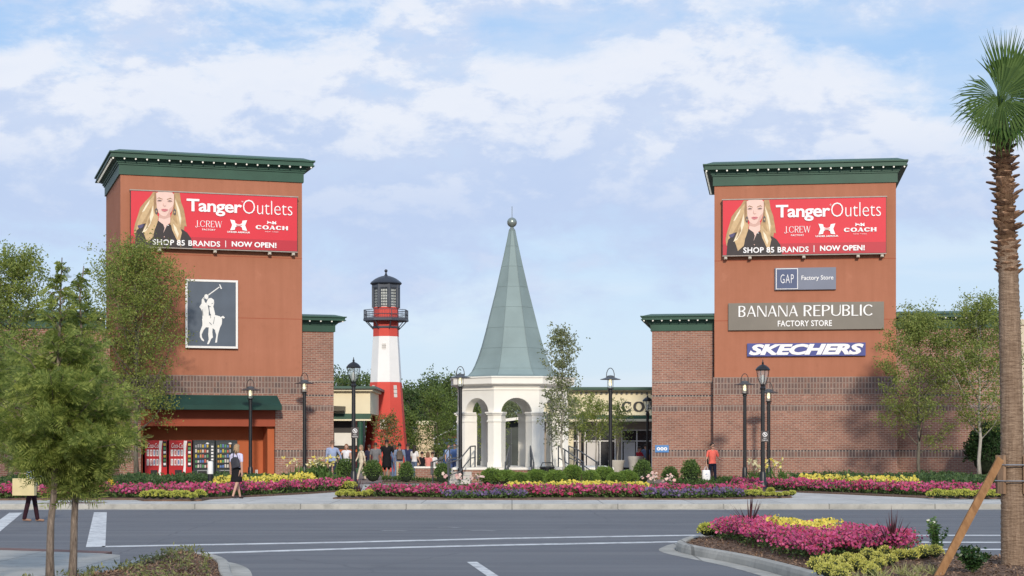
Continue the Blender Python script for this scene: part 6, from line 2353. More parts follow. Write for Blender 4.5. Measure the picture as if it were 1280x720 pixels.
# ------------------------------------------------------------------ palm with wooden braces
def palm():
    s = 95.0
    x, Y = W(1268, s)
    zb = .08
    r = empty('palm_tree', (x, Y, zb)); tag(r, 'palm tree with rough booted trunk top and green fans at the right edge', 'palm tree')
    H = lambda py: zz(py, s) - zb
    cx = lambda py: float(np.interp(py, [120, 170, 240, 340, 480, 720], [1250, 1252.5, 1255.5, 1260.5, 1264, 1268])) - 1268
    mb = MB()
    path, rad = [], []
    for i, py in enumerate(np.linspace(730, 300, 120)):
        path.append((cx(py) / s, 0, H(py)))
        base = float(np.interp(py, [300, 345, 420, 600, 730], [11.6, 12.2, 13.3, 14.4, 16.8])) / s
        rad.append(base * (1 + .022 * ((i % 2) * 2 - 1) + random.gauss(0, .008)))
    mb.tube(path, rad, 22)
    m, nt, b = new_mat('palm_bark')
    v = coords(nt)
    mp = nt.nodes.new('ShaderNodeMapping'); mp.inputs['Scale'].default_value = (4, 4, 26); nt.links.new(v, mp.inputs[0])
    f = ramp(nt, noise(nt, 1.6, 7, mp.outputs[0], .7), .3, .7)
    c = mixnode(nt, f, (0.22, 0.15, 0.105, 1), (0.48, 0.355, 0.26, 1))
    mp2 = nt.nodes.new('ShaderNodeMapping'); mp2.inputs['Scale'].default_value = (30, 30, 2.0); nt.links.new(v, mp2.inputs[0])
    f2 = ramp(nt, noise(nt, 1.0, 5, mp2.outputs[0], .7), .35, .7)
    c = mixnode(nt, 1.0, c, mixnode(nt, f2, (.68, .64, .6, 1), (1.12, 1.1, 1.08, 1)), 'MULTIPLY')
    nt.links.new(c, b.inputs['Base Color']); b.inputs['Roughness'].default_value = .95; b.inputs['Specular IOR Level'].default_value = .1
    bump(nt, b, f, .9, .02)
    mb.build('trunk', m, r, smooth='all')
    # boots: old leaf bases
    bt = MB()
    path = [(cx(py) / s, 0, H(py)) for py in np.linspace(345, 150, 12)]
    bt.tube(path, [.115, .12, .115, .115, .11, .11, .105, .10, .10, .095, .09, .07], 14, 1)
    k = 0
    for py in np.linspace(340, 158, 104):
        a = k * 2.4 + random.uniform(-.15, .15); k += 1
        up_ = random.uniform(.35, .85)
        o = Vector((cx(py) / s, 0, H(py)))
        e = Vector((math.cos(a), math.sin(a), 0)); sdv = Vector((-e.y, e.x, 0))
        L_ = random.choice([random.uniform(.05, .11), random.uniform(.08, .17)]); out = random.uniform(.6, 1.15)
        if py < 240:
            out += .15
        prev = None
        rs = []
        for t, wd, th in ((0, .085, .024), (.5, .078, .026), (1.0, .046 * random.uniform(.5, 1.3), .014)):
            p = o + e * (.095 + L_ * out * t) + Vector((0, 0, L_ * up_ * t * (1 - .25 * t) - .03))
            up3 = Vector((0, 0, 1)) * .8 - e * .5
            rs.append([tuple(p + sdv * wd), tuple(p + up3 * -th), tuple(p - sdv * wd), tuple(p + up3 * th)])
        bt.rings(rs, 0)
    bt.build('boots', [bark('boot_fibre', (0.16, 0.085, 0.05, 1), (0.48, 0.30, 0.19, 1), 30), bark('boot_core', (0.07, 0.04, 0.025, 1), (0.16, 0.1, 0.06, 1), 30)], r)
    # fan leaves
    M_fan = leafmat('fan_leaf', (0.035, 0.08, 0.018, 1), (0.10, 0.165, 0.042, 1), .3, .6, .15)
    top = Vector((cx(150) / s, 0, H(152)))
    fans = []

    def fan(direction, petiole, radius, face, spread=150, droop=.18, nseg=46, hubdir=None):
        """petiole leaves the crown along direction; the blade lies across normal 'face'"""
        d = Vector(direction).normalized()
        nrm = Vector(face); nrm = (nrm - d * nrm.dot(d)).normalized()
        sdv = d.cross(nrm)
        pm = MB()
        hub = top + (Vector(hubdir) if hubdir else d * petiole)
        pm.tube([top - Vector((0, 0, .08)), (top + hub) * .5 + Vector((0, 0, .02)), hub, hub + d * radius * .3], [.018, .014, .012, .004], 6)
        V = []
        for i in range(nseg):
            a = R(-spread + 2 * spread * (i + .5) / nseg)
            dirv = d * math.cos(a) + sdv * math.sin(a)
            L_ = radius * (.78 + .22 * math.cos(a * .75)) * random.uniform(.92, 1.05)
            half = R(spread / nseg) * 1.02
            pts = []
            fold = .018 * (1 if i % 2 else -1)
            for t in (0.0, .3, .58, .8, 1.0):
                w_ = L_ * t * math.tan(half) if t < .6 else L_ * .58 * math.tan(half) * (1.02 - t) / .44
                sag = -droop * L_ * max(0, t - .35) ** 1.6 * (1 + random.uniform(-.2, .6))
                c = hub + dirv * L_ * t + nrm * (-.10 * L_ * (math.sin(a) ** 2) * t + fold * t) + Vector((0, 0, sag))
                pd = -d * math.sin(a) + sdv * math.cos(a)
                pts.append((c - pd * w_, c + pd * w_))
            for p, q in zip(pts, pts[1:]):
                V += [p[0], p[1], q[1], q[0]]
        lf_ = pm.build('frond', M_fan, r)
        o = npmesh('blade', np.array([tuple(v) for v in V]), 4, [M_fan], lf_)

    fan((.08, -.1, 1.0), .40, .84, (0.12, -1, .1), 32, .04, 24)           # upright fan
    fan((.46, .1, 1.0), .36, .82, (-.1, -1, .2), 62, .06, 34)
    fan((-.95, -.05, -.28), .32, .62, (.10, -1, .22), 78, .5, 44, (-.13, -.28, .27))
    fan((.80, -.05, .60), .3, .78, (-.06, -1, .25), 74, .08, 40, (-.06, -.16, .30))         # fan facing the viewer
    fan((.40, -.1, -.9), .22, .50, (0, -1, .25), 62, .30, 30, (-.05, -.30, .22))
    fan((1.0, -.25, .5), .30, .75, (-.1, -.6, 1), 150, .25, 46)
    fan((.8, .6, .6), .30, .75, (-.2, -.3, 1), 150, .25, 44)
    fan((.25, 1, .8), .30, .70, (0, -1, .7), 120, .2, 40)
    fan((-.55, -.5, -.10), .16, .46, (0, -.9, .5), 120, .6, 36)
    fan((-.2, -.7, -.3), .16, .42, (0, -1, .2), 110, .5, 34)
    fan((.6, -.6, -.2), .2, .56, (0, -.6, .7), 140, .4, 44)
    # battens strapped round the trunk
    wood = bark('brace_wood', (0.20, 0.10, 0.045, 1), (0.36, 0.195, 0.09, 1), 9)
    zc0, zc1 = H(617), H(569)
    rr = 16.0 / s
    for i, a in enumerate((-152, -41, 30, 85, 140)):
        bm_ = MB(); bm_.box(rr, rr + .045, -.055, .055, zc0, zc1); bm_.xform(Matrix.Translation((cx(590) / s, 0, 0)) @ Matrix.Rotation(R(a), 4, 'Z'))
        bm_.build('batten', bark('batten_wood', (0.19, 0.11, 0.065, 1), (0.36, 0.24, 0.16, 1), 9), r)
    for z in (H(581), H(601)):
        bm_ = MB()
        pts = [(cx(590) / s + (rr + .05) * math.cos(t), (rr + .05) * math.sin(t), z) for t in np.linspace(0, 2 * math.pi, 25)]
        bm_.tube(pts, .009, 5, cap=False); bm_.build('strap', plain('steel_strap', (0.35, 0.36, 0.38, 1), .35, .1, 4, metal=.6), r)
    # braces: they lean on the trunk but are pieces of their own
    for (tx, ty, bxp, byp, lab) in ((1246, 572, 1158, 741, 'long brown timber brace leaning on the palm trunk'),):
        p1 = Vector(((tx - 1268) / s, -.16, H(tx and 574))); p0 = Vector((5.13 - x, -1.55, -.2))
        d = (p1 - p0); L_ = d.length; d.normalize()
        br = empty('timber_brace', Vector((x, Y, zb)) + p0); tag(br, lab, 'timber brace')
        u = d.cross(Vector((0, 1, 0))).normalized(); v_ = d.cross(u)
        hb = MB()
        hw, ht = .050, .022
        c = [(-1, -1), (1, -1), (1, 1), (-1, 1)]
        hb.rings([[tuple(u * a * hw + v_ * b * ht) for a, b in c], [tuple(d * L_ + u * a * hw + v_ * b * ht) for a, b in c]])
        hb.build('timber', wood, br)
        st = MB(); st.tube([(-.05, -.02, -.2), (-.05, -.02, .12)], .022, 6); st.build('stake', wood, br)


palm()
# ------------------------------------------------------------------ people
def capsule(mb, a, b, ra, rb, n=10, sx=1.0, axis=None, mi=0):
    """tapered limb with round ends"""
    a, b = Vector(a), Vector(b)
    t = (b - a)
    L_ = t.length
    if L_ < 1e-6:
        t = Vector((0, 0, 1)); L_ = 1e-6
    t.normalize()
    path, rad = [], []
    for k in (90, 60, 30):
        path.append(a - t * ra * math.sin(R(k))); rad.append(max(1e-3, ra * math.cos(R(k))))
    path.append(a); rad.append(ra); path.append(b); rad.append(rb)
    for k in (30, 60, 90):
        path.append(b + t * rb * math.sin(R(k))); rad.append(max(1e-3, rb * math.cos(R(k))))
    mb.tube(path, rad, n, mi)


def ellipsoid(mb, c, rx, ry, rz, n=14, mi=0):
    o = len(mb.v)
    mb.ball((0, 0, 0), 1.0, n, mi)
    for i in range(o, len(mb.v)):
        x, y, z = mb.v[i]
        mb.v[i] = (c[0] + x * rx, c[1] + y * ry, c[2] + z * rz)


CLOTH = {}


def cloth(c, rough=.85):
    key = tuple(c)
    if key not in CLOTH:
        CLOTH[key] = plain('cloth_%d' % len(CLOTH), tuple(c) + (1,), rough, .12, 9, spec=.15)
    return CLOTH[key]


SKIN = plain('skin', (0.50, 0.29, 0.21, 1), .6, .06, 6, spec=.3)
SKIN_D = plain('tan_skin', (0.33, 0.18, 0.12, 1), .6, .06, 6, spec=.3)


def person(label, px, s, facing, H=1.7, z=0.0, female=False, stride=.0, lead=1, arms=((8, 8, 10), (8, 8, 10)), top=(.2, .2, .25), bottom=(.03, .03, .05), shoe=(.05, .04, .04),
           sleeve='short', legs='long', hair=(.05, .035, .025), hairlen='short', skirt=None, dress=False, seated=False, skin=None, group='people', face=False, glasses=False, head_turn=0.0, vox=.0105, cap=None, build=1.0):
    """local frame faces -Y; arms = (forward swing, out, elbow bend) for the person's right (-x) and left (+x)"""
    k = H / 1.7
    r = empty('person', (*W(px, s), z), facing)
    tag(r, label, 'person', group)
    B = []   # (a, b, ra, rb, region)
    hipz = .90 if not seated else .50
    sw = .175 if female else .20
    bw = build
    pel = Vector((0, 0, hipz)); ch = Vector((0, .0, hipz + .36)); nk = Vector((0, .01, hipz + .56))
    sk_leg = 'skin' if legs == 'bare' else 'bottom'
    for sgn in (-1, 1):
        f = lead * sgn
        hx = .085 if female else .09
        hip = Vector((sgn * hx, 0, hipz - .02))
        if seated:
            kn = hip + Vector((sgn * .04, -.42, .0)); an = kn + Vector((0, -.02, -.40))
        else:
            fw = stride * f
            kn = hip + Vector((sgn * .005, -.20 * fw - .02 * abs(stride), -.415 + .02 * abs(fw)))
            if f > 0:
                an = kn + Vector((0, -.18 * stride, -.40))
            else:
                an = kn + Vector((0, .26 * stride, -.40 + .04 * stride))
        drop = 0
        thr = (.088 if female else .085) * bw
        B.append((hip, kn, thr * 1.0, .058 * bw, 'bottom' if (legs != 'bare' or True) and legs == 'long' else ('bottom' if legs == 'shorts' else 'skin')))
        if legs == 'shorts':
            B.append((kn, an, .052, .036, 'skin'))
        elif legs == 'bare':
            B.append((kn, an, .05, .034, 'skin'))
        else:
            B.append((kn, an, .060 * bw, .052, 'bottom'))
        B.append((an + Vector((0, .02, -.04)), an + Vector((0, -.14, -.055)), .034, .030, 'shoe'))
    zmin = min((b[1].z - .03 for b in B if b[4] == 'shoe'))
    # torso
    tr = .118 * bw
    TOR = [(Vector((0, 0, hipz - .03)), .165 if female else .16, .115, 'bottom'), (Vector((0, 0, hipz + .12)), .135 if female else .15, .10, 'top'),
           (Vector((0, -.005, hipz + .30)), .155 if female else .172, .118, 'top'), (Vector((0, 0, hipz + .43)), .15 if female else .18, .105, 'top')]
    for sgn, (fw, out, bend) in zip((-1, 1), arms):
        sh = Vector((sgn * sw * bw, .005, hipz + .475))
        fa, oa = R(fw), R(out)
        d1 = Vector((sgn * math.sin(oa), -math.sin(fa) * math.cos(oa), -math.cos(fa) * math.cos(oa)))
        el = sh + d1 * .29
        fb = fa + R(bend)
        d2 = Vector((sgn * math.sin(oa) * .6, -math.sin(fb), -math.cos(fb))).normalized()
        wr = el + d2 * .245
        B.append((Vector((sgn * .06, 0, hipz + .50)), sh, .06, .058 * bw, 'top'))
        if sleeve == 'none':
            B.append((sh, el, .047, .038, 'skin'))
        else:
            md = sh.lerp(el, .62)
            B.append((sh, md, .058 * bw, .054 * bw, 'top')); B.append((md, el, .044, .039, 'top' if sleeve == 'long' else 'skin'))
        B.append((el, wr, .040, .027, 'top' if sleeve == 'long' else 'skin'))
        # hand: palm, four curled fingers, thumb
        acr = Vector((0, -1, 0)); acr = (acr - d2 * acr.dot(d2)).normalized()
        inn = d2.cross(acr) * (1 if sgn < 0 else -1)
        if inn.x * sgn > 0:
            inn = -inn
        pc = wr + d2 * .075
        B.append((wr + acr * .014, pc + acr * .02, .020, .019, 'skin')); B.append((wr - acr * .014, pc - acr * .02, .020, .019, 'skin'))
        for q, (off, ln) in enumerate(((.033, .070), (.011, .080), (-.011, .075), (-.033, .058))):
            f0 = pc + acr * off + d2 * .005
            f1 = f0 + d2 * ln * .5 + inn * .012; f2 = f1 + (d2 * .7 + inn * .7).normalized() * ln * .5
            B.append((f0, f1, .0088, .0082, 'skin')); B.append((f1, f2, .0082, .007, 'skin'))
        t0 = wr + acr * .026 + d2 * .025
        t1 = t0 + (acr * .8 + d2 * .6 + inn * .3).normalized() * .04
        B.append((t0, t1, .011, .010, 'skin')); B.append((t1, t1 + (d2 + inn * .5 + acr * .2).normalized() * .03, .0098, .0085, 'skin'))
    # neck and head
    hc = Vector((0, -.015, hipz + .695))
    B.append((Vector((0, .012, hipz + .50)), Vector((0, 0, hipz + .63)), .058 if not female else .05, .05 if not female else .044, 'skin'))
    Mh = Matrix.Translation(hc) @ Matrix.Rotation(R(head_turn), 4, 'Z')
    mb = MB(); regs = []
    for a, b, ra, rb, g in B:
        capsule(mb, a, b, ra, rb, 10)
    # torso loft
    rs = []
    for c, rx, ry, g in TOR:
        rs.append([(c.x + rx * bw * math.copysign(abs(math.cos(t)) ** .85, math.cos(t)), c.y + ry * bw * math.sin(t), c.z) for t in np.linspace(0, 2 * math.pi, 21)[:-1]])
    rs.insert(0, [(p[0] * .7, p[1] * .7, p[2] - .06) for p in rs[0]]); rs.append([(p[0] * .55, p[1] * .6, p[2] + .09) for p in rs[-1]])
    mb.rings(rs)
    hs = len(mb.v)
    ellipsoid(mb, (0, .012, .035), .076, .094, .098, 16)
    ellipsoid(mb, (0, -.02, -.045), .060, .070, .075, 14)
    capsule(mb, (0, -.088, .015), (0, -.106, -.022), .010, .014, 8)
    for sgn in (-1, 1):
        ellipsoid(mb, (sgn * .078, .012, -.005), .012, .020, .032, 8)
    mb.xform(Mh, hs)
    ob = mb.build('body', [SKIN], None, recalc=True)
    md = ob.modifiers.new('remesh', 'REMESH'); md.mode = 'VOXEL'; md.voxel_size = vox; md.use_smooth_shade = True
    sm = ob.modifiers.new('smooth', 'SMOOTH'); sm.factor = .5; sm.iterations = 3
    dg = bpy.context.evaluated_depsgraph_get()
    me = bpy.data.meshes.new_from_object(ob.evaluated_get(dg))
    bpy.data.objects.remove(ob)
    # clothing by nearest bone
    n = len(me.polygons)
    cen = np.empty(n * 3); me.polygons.foreach_get('center', cen); cen = cen.reshape(-1, 3)
    best = np.full(n, 1e9); reg = np.zeros(n, int)
    names = ['skin', 'top', 'bottom', 'shoe']
    segs = [(np.array(a), np.array(b), (ra + rb) / 2, names.index(g)) for a, b, ra, rb, g in B]
    segs.append((np.array(hc), np.array(hc), .095, 0))
    for a, b, rr, g in segs:
        d = b - a
        t = np.clip(((cen - a) @ d) / (d @ d + 1e-9), 0, 1)
        dist = np.linalg.norm(cen - a - t[:, None] * d, axis=1) - rr
        m_ = dist < best
        best[m_] = dist[m_]; reg[m_] = g
    tz = (cen[:, 2] > hipz - .02) & (cen[:, 2] < hipz + .535) & (np.abs(cen[:, 0]) < .17 * bw) & (np.abs(cen[:, 1]) < .16)
    hem = hipz + (.0 if female else -.04)
    inner_t = tz & (reg != 3) & ((reg == 2) | (reg == 1) | (cen[:, 2] < hipz + .50) & (np.abs(cen[:, 0]) < .14))
    reg[inner_t & (cen[:, 2] >= hem)] = 1
    reg[(cen[:, 2] < hem) & (reg == 1) & (np.abs(cen[:, 0]) < .2) & (cen[:, 2] > hipz - .2)] = 2
    if dress:
        reg[reg == 2] = 1
    me.materials.clear()
    for m_ in (skin or SKIN, cloth(top), cloth(bottom), cloth(shoe, .5)):
        me.materials.append(m_)
    me.polygons.foreach_set('material_index', reg.astype(np.int32))
    me.polygons.foreach_set('use_smooth', [True] * n)
    me.update()
    body = bpy.data.objects.new('body', me); COL.objects.link(body); body.parent = r
    # hair
    hm = plain('hair_%.2f_%.2f' % (hair[0], hair[2]), tuple(hair) + (1,), .6, .25, 30, spec=.3)
    hb = MB()
    rings = []
    for el in np.linspace(-.15 if hairlen == 'short' else -.45, 1.45, 9):
        ring = []
        for t in np.linspace(0, 2 * math.pi, 25)[:-1]:
            x_, y_ = math.cos(t), math.sin(t)
            e_ = el
            if y_ < -.15:                         # hairline lifts over the face
                e_ = max(el, .30 + .22 * (-y_ - .15))
            rr = .091 + .003 * math.sin(t * 7)
            ring.append((rr * x_ * math.cos(e_), .012 + (rr + .017) * y_ * math.cos(e_), .035 + (rr + .020) * math.sin(e_)))
        rings.append(ring)
    hb.rings(rings, 0)
    if hairlen in ('bob', 'long'):
        zl = -.14 if hairlen == 'bob' else -.27
        rs = []
        for t in np.linspace(0, 1, 6):
            z_ = .05 + (zl - .05) * t
            wv = .092 + .012 * math.sin(t * 3)
            rs.append([(wv * math.cos(q), .022 + (.10) * math.sin(q) * (1 if math.sin(q) > 0 else .35), z_) for q in np.linspace(-.35, math.pi + .35, 15)] + [(wv * .72 * math.cos(q), .018 + .07 * math.sin(q) * (1 if math.sin(q) > 0 else .35), z_) for q in np.linspace(math.pi + .35, -.35, 15)])
        hb.rings(rs, 0)
    if hairlen == 'tail':
        hb.tube([(0, .10, .05), (0, .15, .02), (0, .14, -.10), (0, .12, -.17)], [.03, .032, .026, .008], 8)
    if hairlen == 'bun':
        hb.ball((0, .11, .07), .045, 10)
    hb.xform(Mh)
    hb.build('hair', hm, r, smooth='all')
    if cap:
        cb = MB(); cb.ball((0, .01, .075), .098, 14, 0, .75); cb.box(-.06, .06, -.17, -.06, .055, .068); cb.xform(Mh); cb.build('cap', cloth(cap), r, smooth=True)
    if face:
        for sgn in (-1, 1):
            eb = MB(); ellipsoid(eb, (sgn * .031, -.082, .012), .014, .010, .008, 10, 0); ellipsoid(eb, (sgn * .031, -.0905, .012), .006, .004, .006, 8, 1); eb.xform(Mh)
            eb.build('eye', [M_white, M_black], r, smooth=True)
        lb = MB(); ellipsoid(lb, (0, -.088, -.062), .022, .008, .007, 10); lb.xform(Mh); lb.build('mouth', M_lip, r, smooth=True)
    if glasses:
        gb = MB()
        for sgn in (-1, 1):
            ellipsoid(gb, (sgn * .036, -.096, .014), .036, .012, .027, 12)
            gb.tube([(sgn * .06, -.088, .018), (sgn * .082, .0, .012)], .004, 5)
        gb.tube([(-.012, -.1, .018), (.012, -.1, .018)], .004, 5)
        gb.xform(Mh); gb.build('sunglasses', M_black, r, smooth=True)
    if skirt:
        c, zt, zb_, wt, wb_ = skirt
        kb = MB()
        rs = []
        for t in np.linspace(0, 1, 6):
            z_ = zt + (zb_ - zt) * t; w_ = wt + (wb_ - wt) * t
            rs.append([((w_ + .004 * math.sin(q * 9)) * math.cos(q), (w_ * (.82 + .2 * t)) * math.sin(q) + (.03 * t * stride), z_) for q in np.linspace(0, 2 * math.pi, 29)[:-1]])
        rs2 = [[(x_ * .96, y_ * .96, z_) for x_, y_, z_ in q] for q in rs[::-1]]
        kb.rings(rs + rs2[:1], 0, cap=False)
        kb.build('skirt' if not dress else 'dress', cloth(c), r, smooth='all')
    r.scale = (k, k, k)
    r.location.z = z - zmin * k
    return r


def hand_world(r, sgn, arms, sw=.175, hipz=.90, extra=.10):
    fw, out, bend = arms
    sh = Vector((sgn * sw, .005, hipz + .475)); fa, oa = R(fw), R(out)
    el = sh + Vector((sgn * math.sin(oa), -math.sin(fa) * math.cos(oa), -math.cos(fa) * math.cos(oa))) * .29
    fb = fa + R(bend)
    d2 = Vector((sgn * math.sin(oa) * .6, -math.sin(fb), -math.cos(fb))).normalized()
    p = el + d2 * (.245 + extra)
    return r.location + Matrix.Rotation(r.rotation_euler.z, 3, 'Z') @ (p * r.scale.x)


# woman walking away along the pavement with a shoulder bag
A1 = ((-30, 16, 10), (18, 10, 8))
wp = person('blonde woman in lavender top and short black skirt walking along the pavement', 296, 40.3, R(152), 1.66, .0, True, .72, 1, ((20, 10, 8), (-6, 8, 4)) if False else ((-8, 9, 6), (14, 24, 6)), (.60, .58, .76), (.014, .014, .016), (.05, .03, .03), 'short', 'bare', (.34, .22, .12), 'bob',
            skirt=((.014, .014, .016), .99, .53, .152, .190), vox=.0075, group='people')


def bag(name, label, loc, rz, build, cat):
    r = empty(name, loc, rz); tag(r, label, cat)
    build(r)
    return r


def backbag(r):
    mb = MB()
    o = 0
    rs = []
    for z, w_, d in ((-.16, .13, .05), (-.15, .15, .06), (.05, .155, .065), (.14, .12, .05), (.17, .05, .02)):
        rs.append([(w_ * math.copysign(abs(math.cos(t)) ** .6, math.cos(t)), d * math.copysign(abs(math.sin(t)) ** .7, math.sin(t)), z) for t in np.linspace(0, 2 * math.pi, 17)[:-1]])
    mb.rings(rs); mb.build('bag_body', cloth((.045, .045, .055), .6), r, smooth=True)
    mb = MB(); mb.tube([(.06, -.02, .15), (.05, -.05, .32), (-.01, -.10, .40), (-.03, -.16, .40)], .016, 6); mb.tube([(-.10, -.05, .12), (-.05, -.06, .3), (-.03, -.12, .39)], .012, 6); mb.build('strap', cloth((.03, .03, .035)), r)


M3 = Matrix.Rotation(wp.rotation_euler.z, 3, 'Z')
# the bag hangs on her back, to the right as seen from the road
bag('shoulder_bag', 'dark grey bag slung on the back of the blonde woman', wp.location + M3 @ Vector((-.08, .185, 1.12)), wp.rotation_euler.z + math.pi * 0, lambda r: (backbag(r), [setattr(c, 'rotation_euler', (0, R(12), 0)) for c in kids(r)]), 'bag')

# woman in coral facing the road
A2 = ((4, 14, 6), (4, 20, 70))
cp = person('woman in coral top, dark trousers and sunglasses walking towards the road', 890.5, 31.0, R(12), 1.70, .0, True, .35, 1, A2, (.80, .16, .12), (.012, .014, .03), (.03, .02, .02), 'short', 'long', (.035, .02, .014), 'bun', vox=.0075, face=True, glasses=True, head_turn=18, group='people')


def shopbag(col, mark, w_, h, d):
    def f(r):
        mb = MB()
        rs = []
        for z, a in ((-h, .92), (-h * .9, 1.0), (-h * .5, 1.06), (-h * .12, .95), (-.0, .86)):
            rs.append([(w_ / 2 * a * math.copysign(abs(math.cos(t)) ** .45, math.cos(t)), d / 2 * a * math.copysign(abs(math.sin(t)) ** .5, math.sin(t)) * (1 + .1 * math.sin(z * 30 + t * 3)), z) for t in np.linspace(0, 2 * math.pi, 25)[:-1]])
        mb.rings(rs); mb.build('bag_body', col, r, smooth='all')
        mb = MB()
        for y_ in (-d * .36, d * .36):
            mb.tube([(-w_ * .22, y_, -.01), (-w_ * .14, y_ * .5, .10), (0, 0, .145), (w_ * .14, y_ * .5, .10), (w_ * .22, y_, -.01)], .006, 5)
        mb.build('handle', col, r)
        if mark:
            mb = MB(); mb.flat_xz([(w_ * .17 * math.cos(t), -h * .5 + w_ * .2 * math.sin(t)) for t in np.linspace(0, 6.283, 15)[:-1]], -d * .56)
            mb.build('print', mark, r, recalc=False)
    return f


hw_ = hand_world(cp, -1, A2[0])
bag('shopping_bag', 'white plastic shopping bag with blue print held by woman in coral', hw_ + Vector((0, -.02, -.12)), R(10), shopbag(plain('bag_white', (.8, .8, .82, 1), .4, .04, 5), plain('bag_print', (.2, .28, .5, 1), .5, .3, 20), .33, .42, .16), 'bag')


def handbag(r):
    mb = MB(); rs = []
    for z, w_ in ((-.15, .07), (-.12, .10), (.02, .10), (.08, .06)):
        rs.append([(w_ * .55 * math.cos(t), w_ * 1.3 * math.sin(t), z) for t in np.linspace(0, 2 * math.pi, 17)[:-1]])
    mb.rings(rs); mb.build('bag_body', cloth((.03, .02, .02), .5), r, smooth=True)
    mb = MB(); mb.tube([(0, -.1, .06), (.05, -.12, .28), (.075, -.03, .41), (.05, .08, .28), (0, .1, .06)], .009, 6); mb.build('strap', cloth((.03, .02, .02), .5), r)


M3 = Matrix.Rotation(cp.rotation_euler.z, 3, 'Z')
bag('handbag', 'small dark handbag under the right arm of the woman in coral', cp.location + M3 @ Vector((-.225, .02, 1.02)), cp.rotation_euler.z, handbag, 'bag')

# walker at the crossing, torso hidden by leaves
A3 = ((30, 22, 40), (6, 8, 12))
kp = person('person in dark maroon trousers on the crossing, upper body behind cypress leaves', 39, 52.5, R(100), 1.68, -.15, True, .34, 1, A3, (.40, .50, .66), (.03, .012, .018), (.30, .18, .13), 'long', 'long', (.10, .06, .04), 'long', vox=.009)
bag('shopping_bag', 'pale straw yellow shopping bag carried at the crossing on the left', (*W(30.5, 53.2), zz(598, 53.2)), R(-8), lambda r: (
    MB().rings([[(-.27, -.07, -.40), (.27, -.07, -.40), (.27, .07, -.40), (-.27, .07, -.40)], [(-.26, -.08, 0), (.27, -.08, 0), (.27, .08, 0), (-.26, .08, 0)]]).build('bag_body', plain('bag_straw', (.62, .52, .28, 1), .6, .1, 4), r),
    MB().tube([(-.12, -.07, -.02), (-.1, -.05, .12), (.1, -.05, .12), (.12, -.07, -.02)], .008, 6).build('handle', plain('bag_straw', (1, 1, 1, 1)), r)), 'bag')

# couple holding hands
person('man in light blue shirt and dark trousers holding a hand, by the brick wing', 415.5, 28.6, R(185), 1.80, 0, False, .3, 1, ((4, 8, 10), (6, 10, 8)) if False else ((6, 26, 4), (4, 8, 8)), (.30, .36, .52), (.03, .035, .06), sleeve='long', hair=(.16, .10, .07), cap=None)
person('woman in white sleeveless top holding hands with man in blue shirt', 433, 28.2, R(-10), 1.66, 0, True, .3, -1, ((6, 30, 4), (6, 10, 14)), (.70, .69, .72), (.45, .42, .42), sleeve='none', hair=(.22, .11, .06), hairlen='long', face=True)
# plaza group
person('person in cream clothes walking left past the green shop column', 451.5, 26.8, R(-60), 1.62, 0, True, .6, 1, ((20, 8, 10), (-16, 8, 10)), (.62, .54, .42), (.58, .50, .38), sleeve='long', hair=(.30, .22, .14), hairlen='bob')
person('person in dark navy clothes in the shade of the cream shop', 461.5, 25.2, R(200), 1.62, 0, True, .4, 1, top=(.03, .03, .06), bottom=(.04, .045, .08), hair=(.06, .04, .03), hairlen='tail')
person('man in grey shirt with his back turned, left of man in black', 469.5, 26.6, R(175), 1.72, 0, False, .2, 1, ((4, 10, 30), (4, 10, 30)), (.17, .17, .18), (.10, .10, .11), hair=(.05, .03, .02), skin=SKIN_D)
person('large man in black tunic and knee shorts seen from behind', 483.5, 26.0, R(180), 1.86, 0, False, .25, 1, ((4, 16, 20), (4, 14, 24)), (.012, .012, .014), (.012, .012, .014), (.3, .25, .2), 'short', 'shorts', (.015, .012, .01), skin=SKIN_D, dress=True, skirt=((.012, .012, .014), 1.0, .50, .19, .215), build=1.12)
bp = person('young man in denim shirt and beige trousers wearing a backpack', 499.5, 26.8, R(184), 1.68, 0, False, .3, -1, ((4, 10, 20), (6, 10, 20)), (.20, .25, .36), (.48, .38, .25), hair=(.02, .015, .012), sleeve='long', skin=SKIN_D)


def backpack(r):
    mb = MB(); rs = []
    for z, w_, d in ((-.22, .11, .05), (-.2, .145, .075), (.08, .145, .075), (.19, .11, .055), (.22, .05, .02)):
        rs.append([(w_ * math.copysign(abs(math.cos(t)) ** .6, math.cos(t)), d * math.copysign(abs(math.sin(t)) ** .7, math.sin(t)), z) for t in np.linspace(0, 2 * math.pi, 17)[:-1]])
    mb.rings(rs); mb.build('bag_body', cloth((.11, .085, .07)), r, smooth=True)
    mb = MB(); mb.bevbox(-.1, .1, .06, .11, -.18, -.02, .01); mb.build('pocket', cloth((.14, .11, .09)), r)
    for sx in (-1, 1):
        mb = MB(); mb.tube([(sx * .1, -.02, -.15), (sx * .16, -.19, .0), (sx * .13, -.25, .2), (sx * .1, -.12, .27), (sx * .08, -.04, .2)], .018, 6); mb.build('strap', cloth((.05, .045, .045)), r)


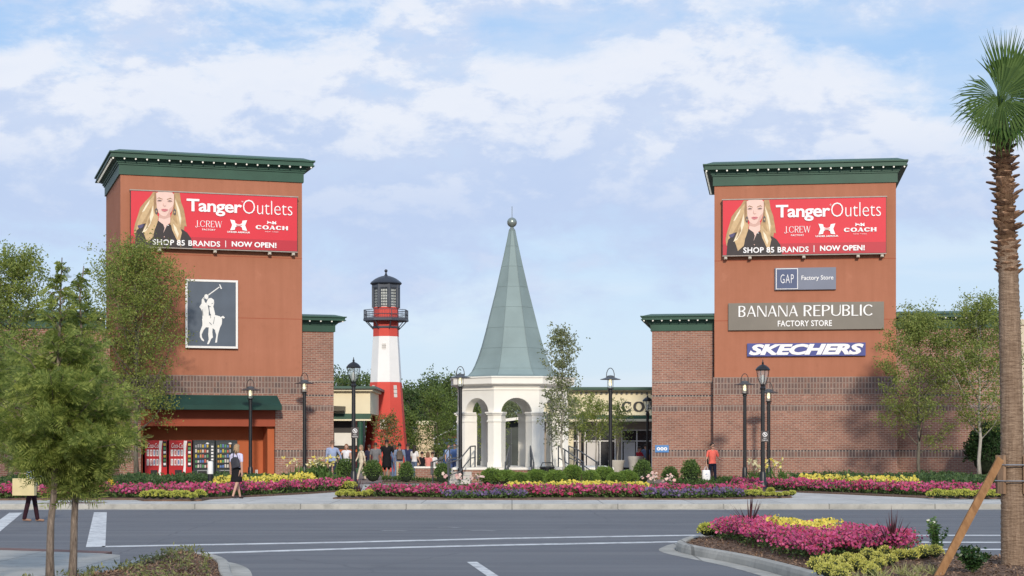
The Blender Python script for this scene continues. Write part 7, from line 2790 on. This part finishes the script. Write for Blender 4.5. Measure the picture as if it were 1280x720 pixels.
M3 = Matrix.Rotation(bp.rotation_euler.z, 3, 'Z')
bag('backpack', 'brown grey backpack on the young man in denim shirt', bp.location + M3 @ Vector((0, .20, 1.17)), bp.rotation_euler.z, backpack, 'backpack')
person('person in blue jeans half hidden behind man in black tunic', 492.5, 25.6, R(170), 1.62, 0, True, .3, 1, top=(.16, .22, .38), bottom=(.16, .22, .36), hair=(.07, .04, .03), hairlen='long')
person('man in navy shirt with back turned, right of the backpack wearer', 509.8, 25.4, R(178), 1.68, 0, False, .2, 1, ((4, 10, 20), (4, 10, 20)), (.03, .035, .09), (.05, .05, .06), hair=(.03, .02, .015), skin=SKIN_D)
person('woman in white blouse and jeans standing at the low wall', 518, 25.8, R(150), 1.58, 0, True, .2, 1, ((6, 10, 20), (16, 12, 30)), (.74, .72, .72), (.12, .16, .24), hair=(.03, .02, .015), hairlen='long')
person('seated person in black leaning on the bench behind the wall', 527.5, 24.7, R(200), 1.68, 0, False, seated=True, top=(.015, .015, .018), bottom=(.03, .03, .04), hair=(.02, .015, .012))
person('seated person in salmon pink on the bench behind the wall', 535, 24.7, R(165), 1.66, 0, True, seated=True, top=(.70, .28, .24), bottom=(.1, .1, .14), hair=(.16, .09, .05), hairlen='bob')
person('seated person in white on the bench behind the wall', 540.5, 24.5, R(190), 1.66, 0, False, seated=True, top=(.75, .74, .74), bottom=(.1, .1, .12), hair=(.05, .03, .02))
person('person in blue shirt by the steps left of the pavilion', 568.5, 24.2, R(-25), 1.68, 0, False, .2, 1, ((10, 10, 50), (10, 10, 30)), (.14, .24, .50), (.12, .16, .30), hair=(.08, .05, .03))
person('person in light blue top beyond the handrails at the left steps', 561, 22.6, R(20), 1.62, 0, True, .2, 1, top=(.30, .40, .62), bottom=(.08, .1, .18), hair=(.1, .06, .04), hairlen='long')
person('man in dark red shirt sitting by the tall planter at the right wing', 799, 23.6, R(120), 1.72, .22, False, seated=True, arms=((30, 10, 30), (20, 10, 40)), top=(.34, .02, .03), bottom=(.05, .05, .07), hair=(.05, .03, .02))
person('person in blue grey top beside the man in dark red', 807, 23.4, R(200), 1.64, 0, False, .1, 1, top=(.16, .22, .34), bottom=(.03, .03, .04), hair=(.03, .02, .015))
person('small child in bright shirt in front of the shop window', 791, 22.4, R(20), 1.25, 0, False, .1, 1, top=(.55, .16, .12), bottom=(.05, .06, .1), hair=(.16, .09, .05)) if False else None
x, Y = W(799.5, 23.6)
b_ = empty('seat_block', (x, Y + .05, 0)); tag(b_, 'low pale block seat under the man in dark red', 'bench')
m_ = MB(); m_.bevbox(-.3, .3, -.25, .25, 0, .62, .02); m_.build('seat', M_walk, b_)
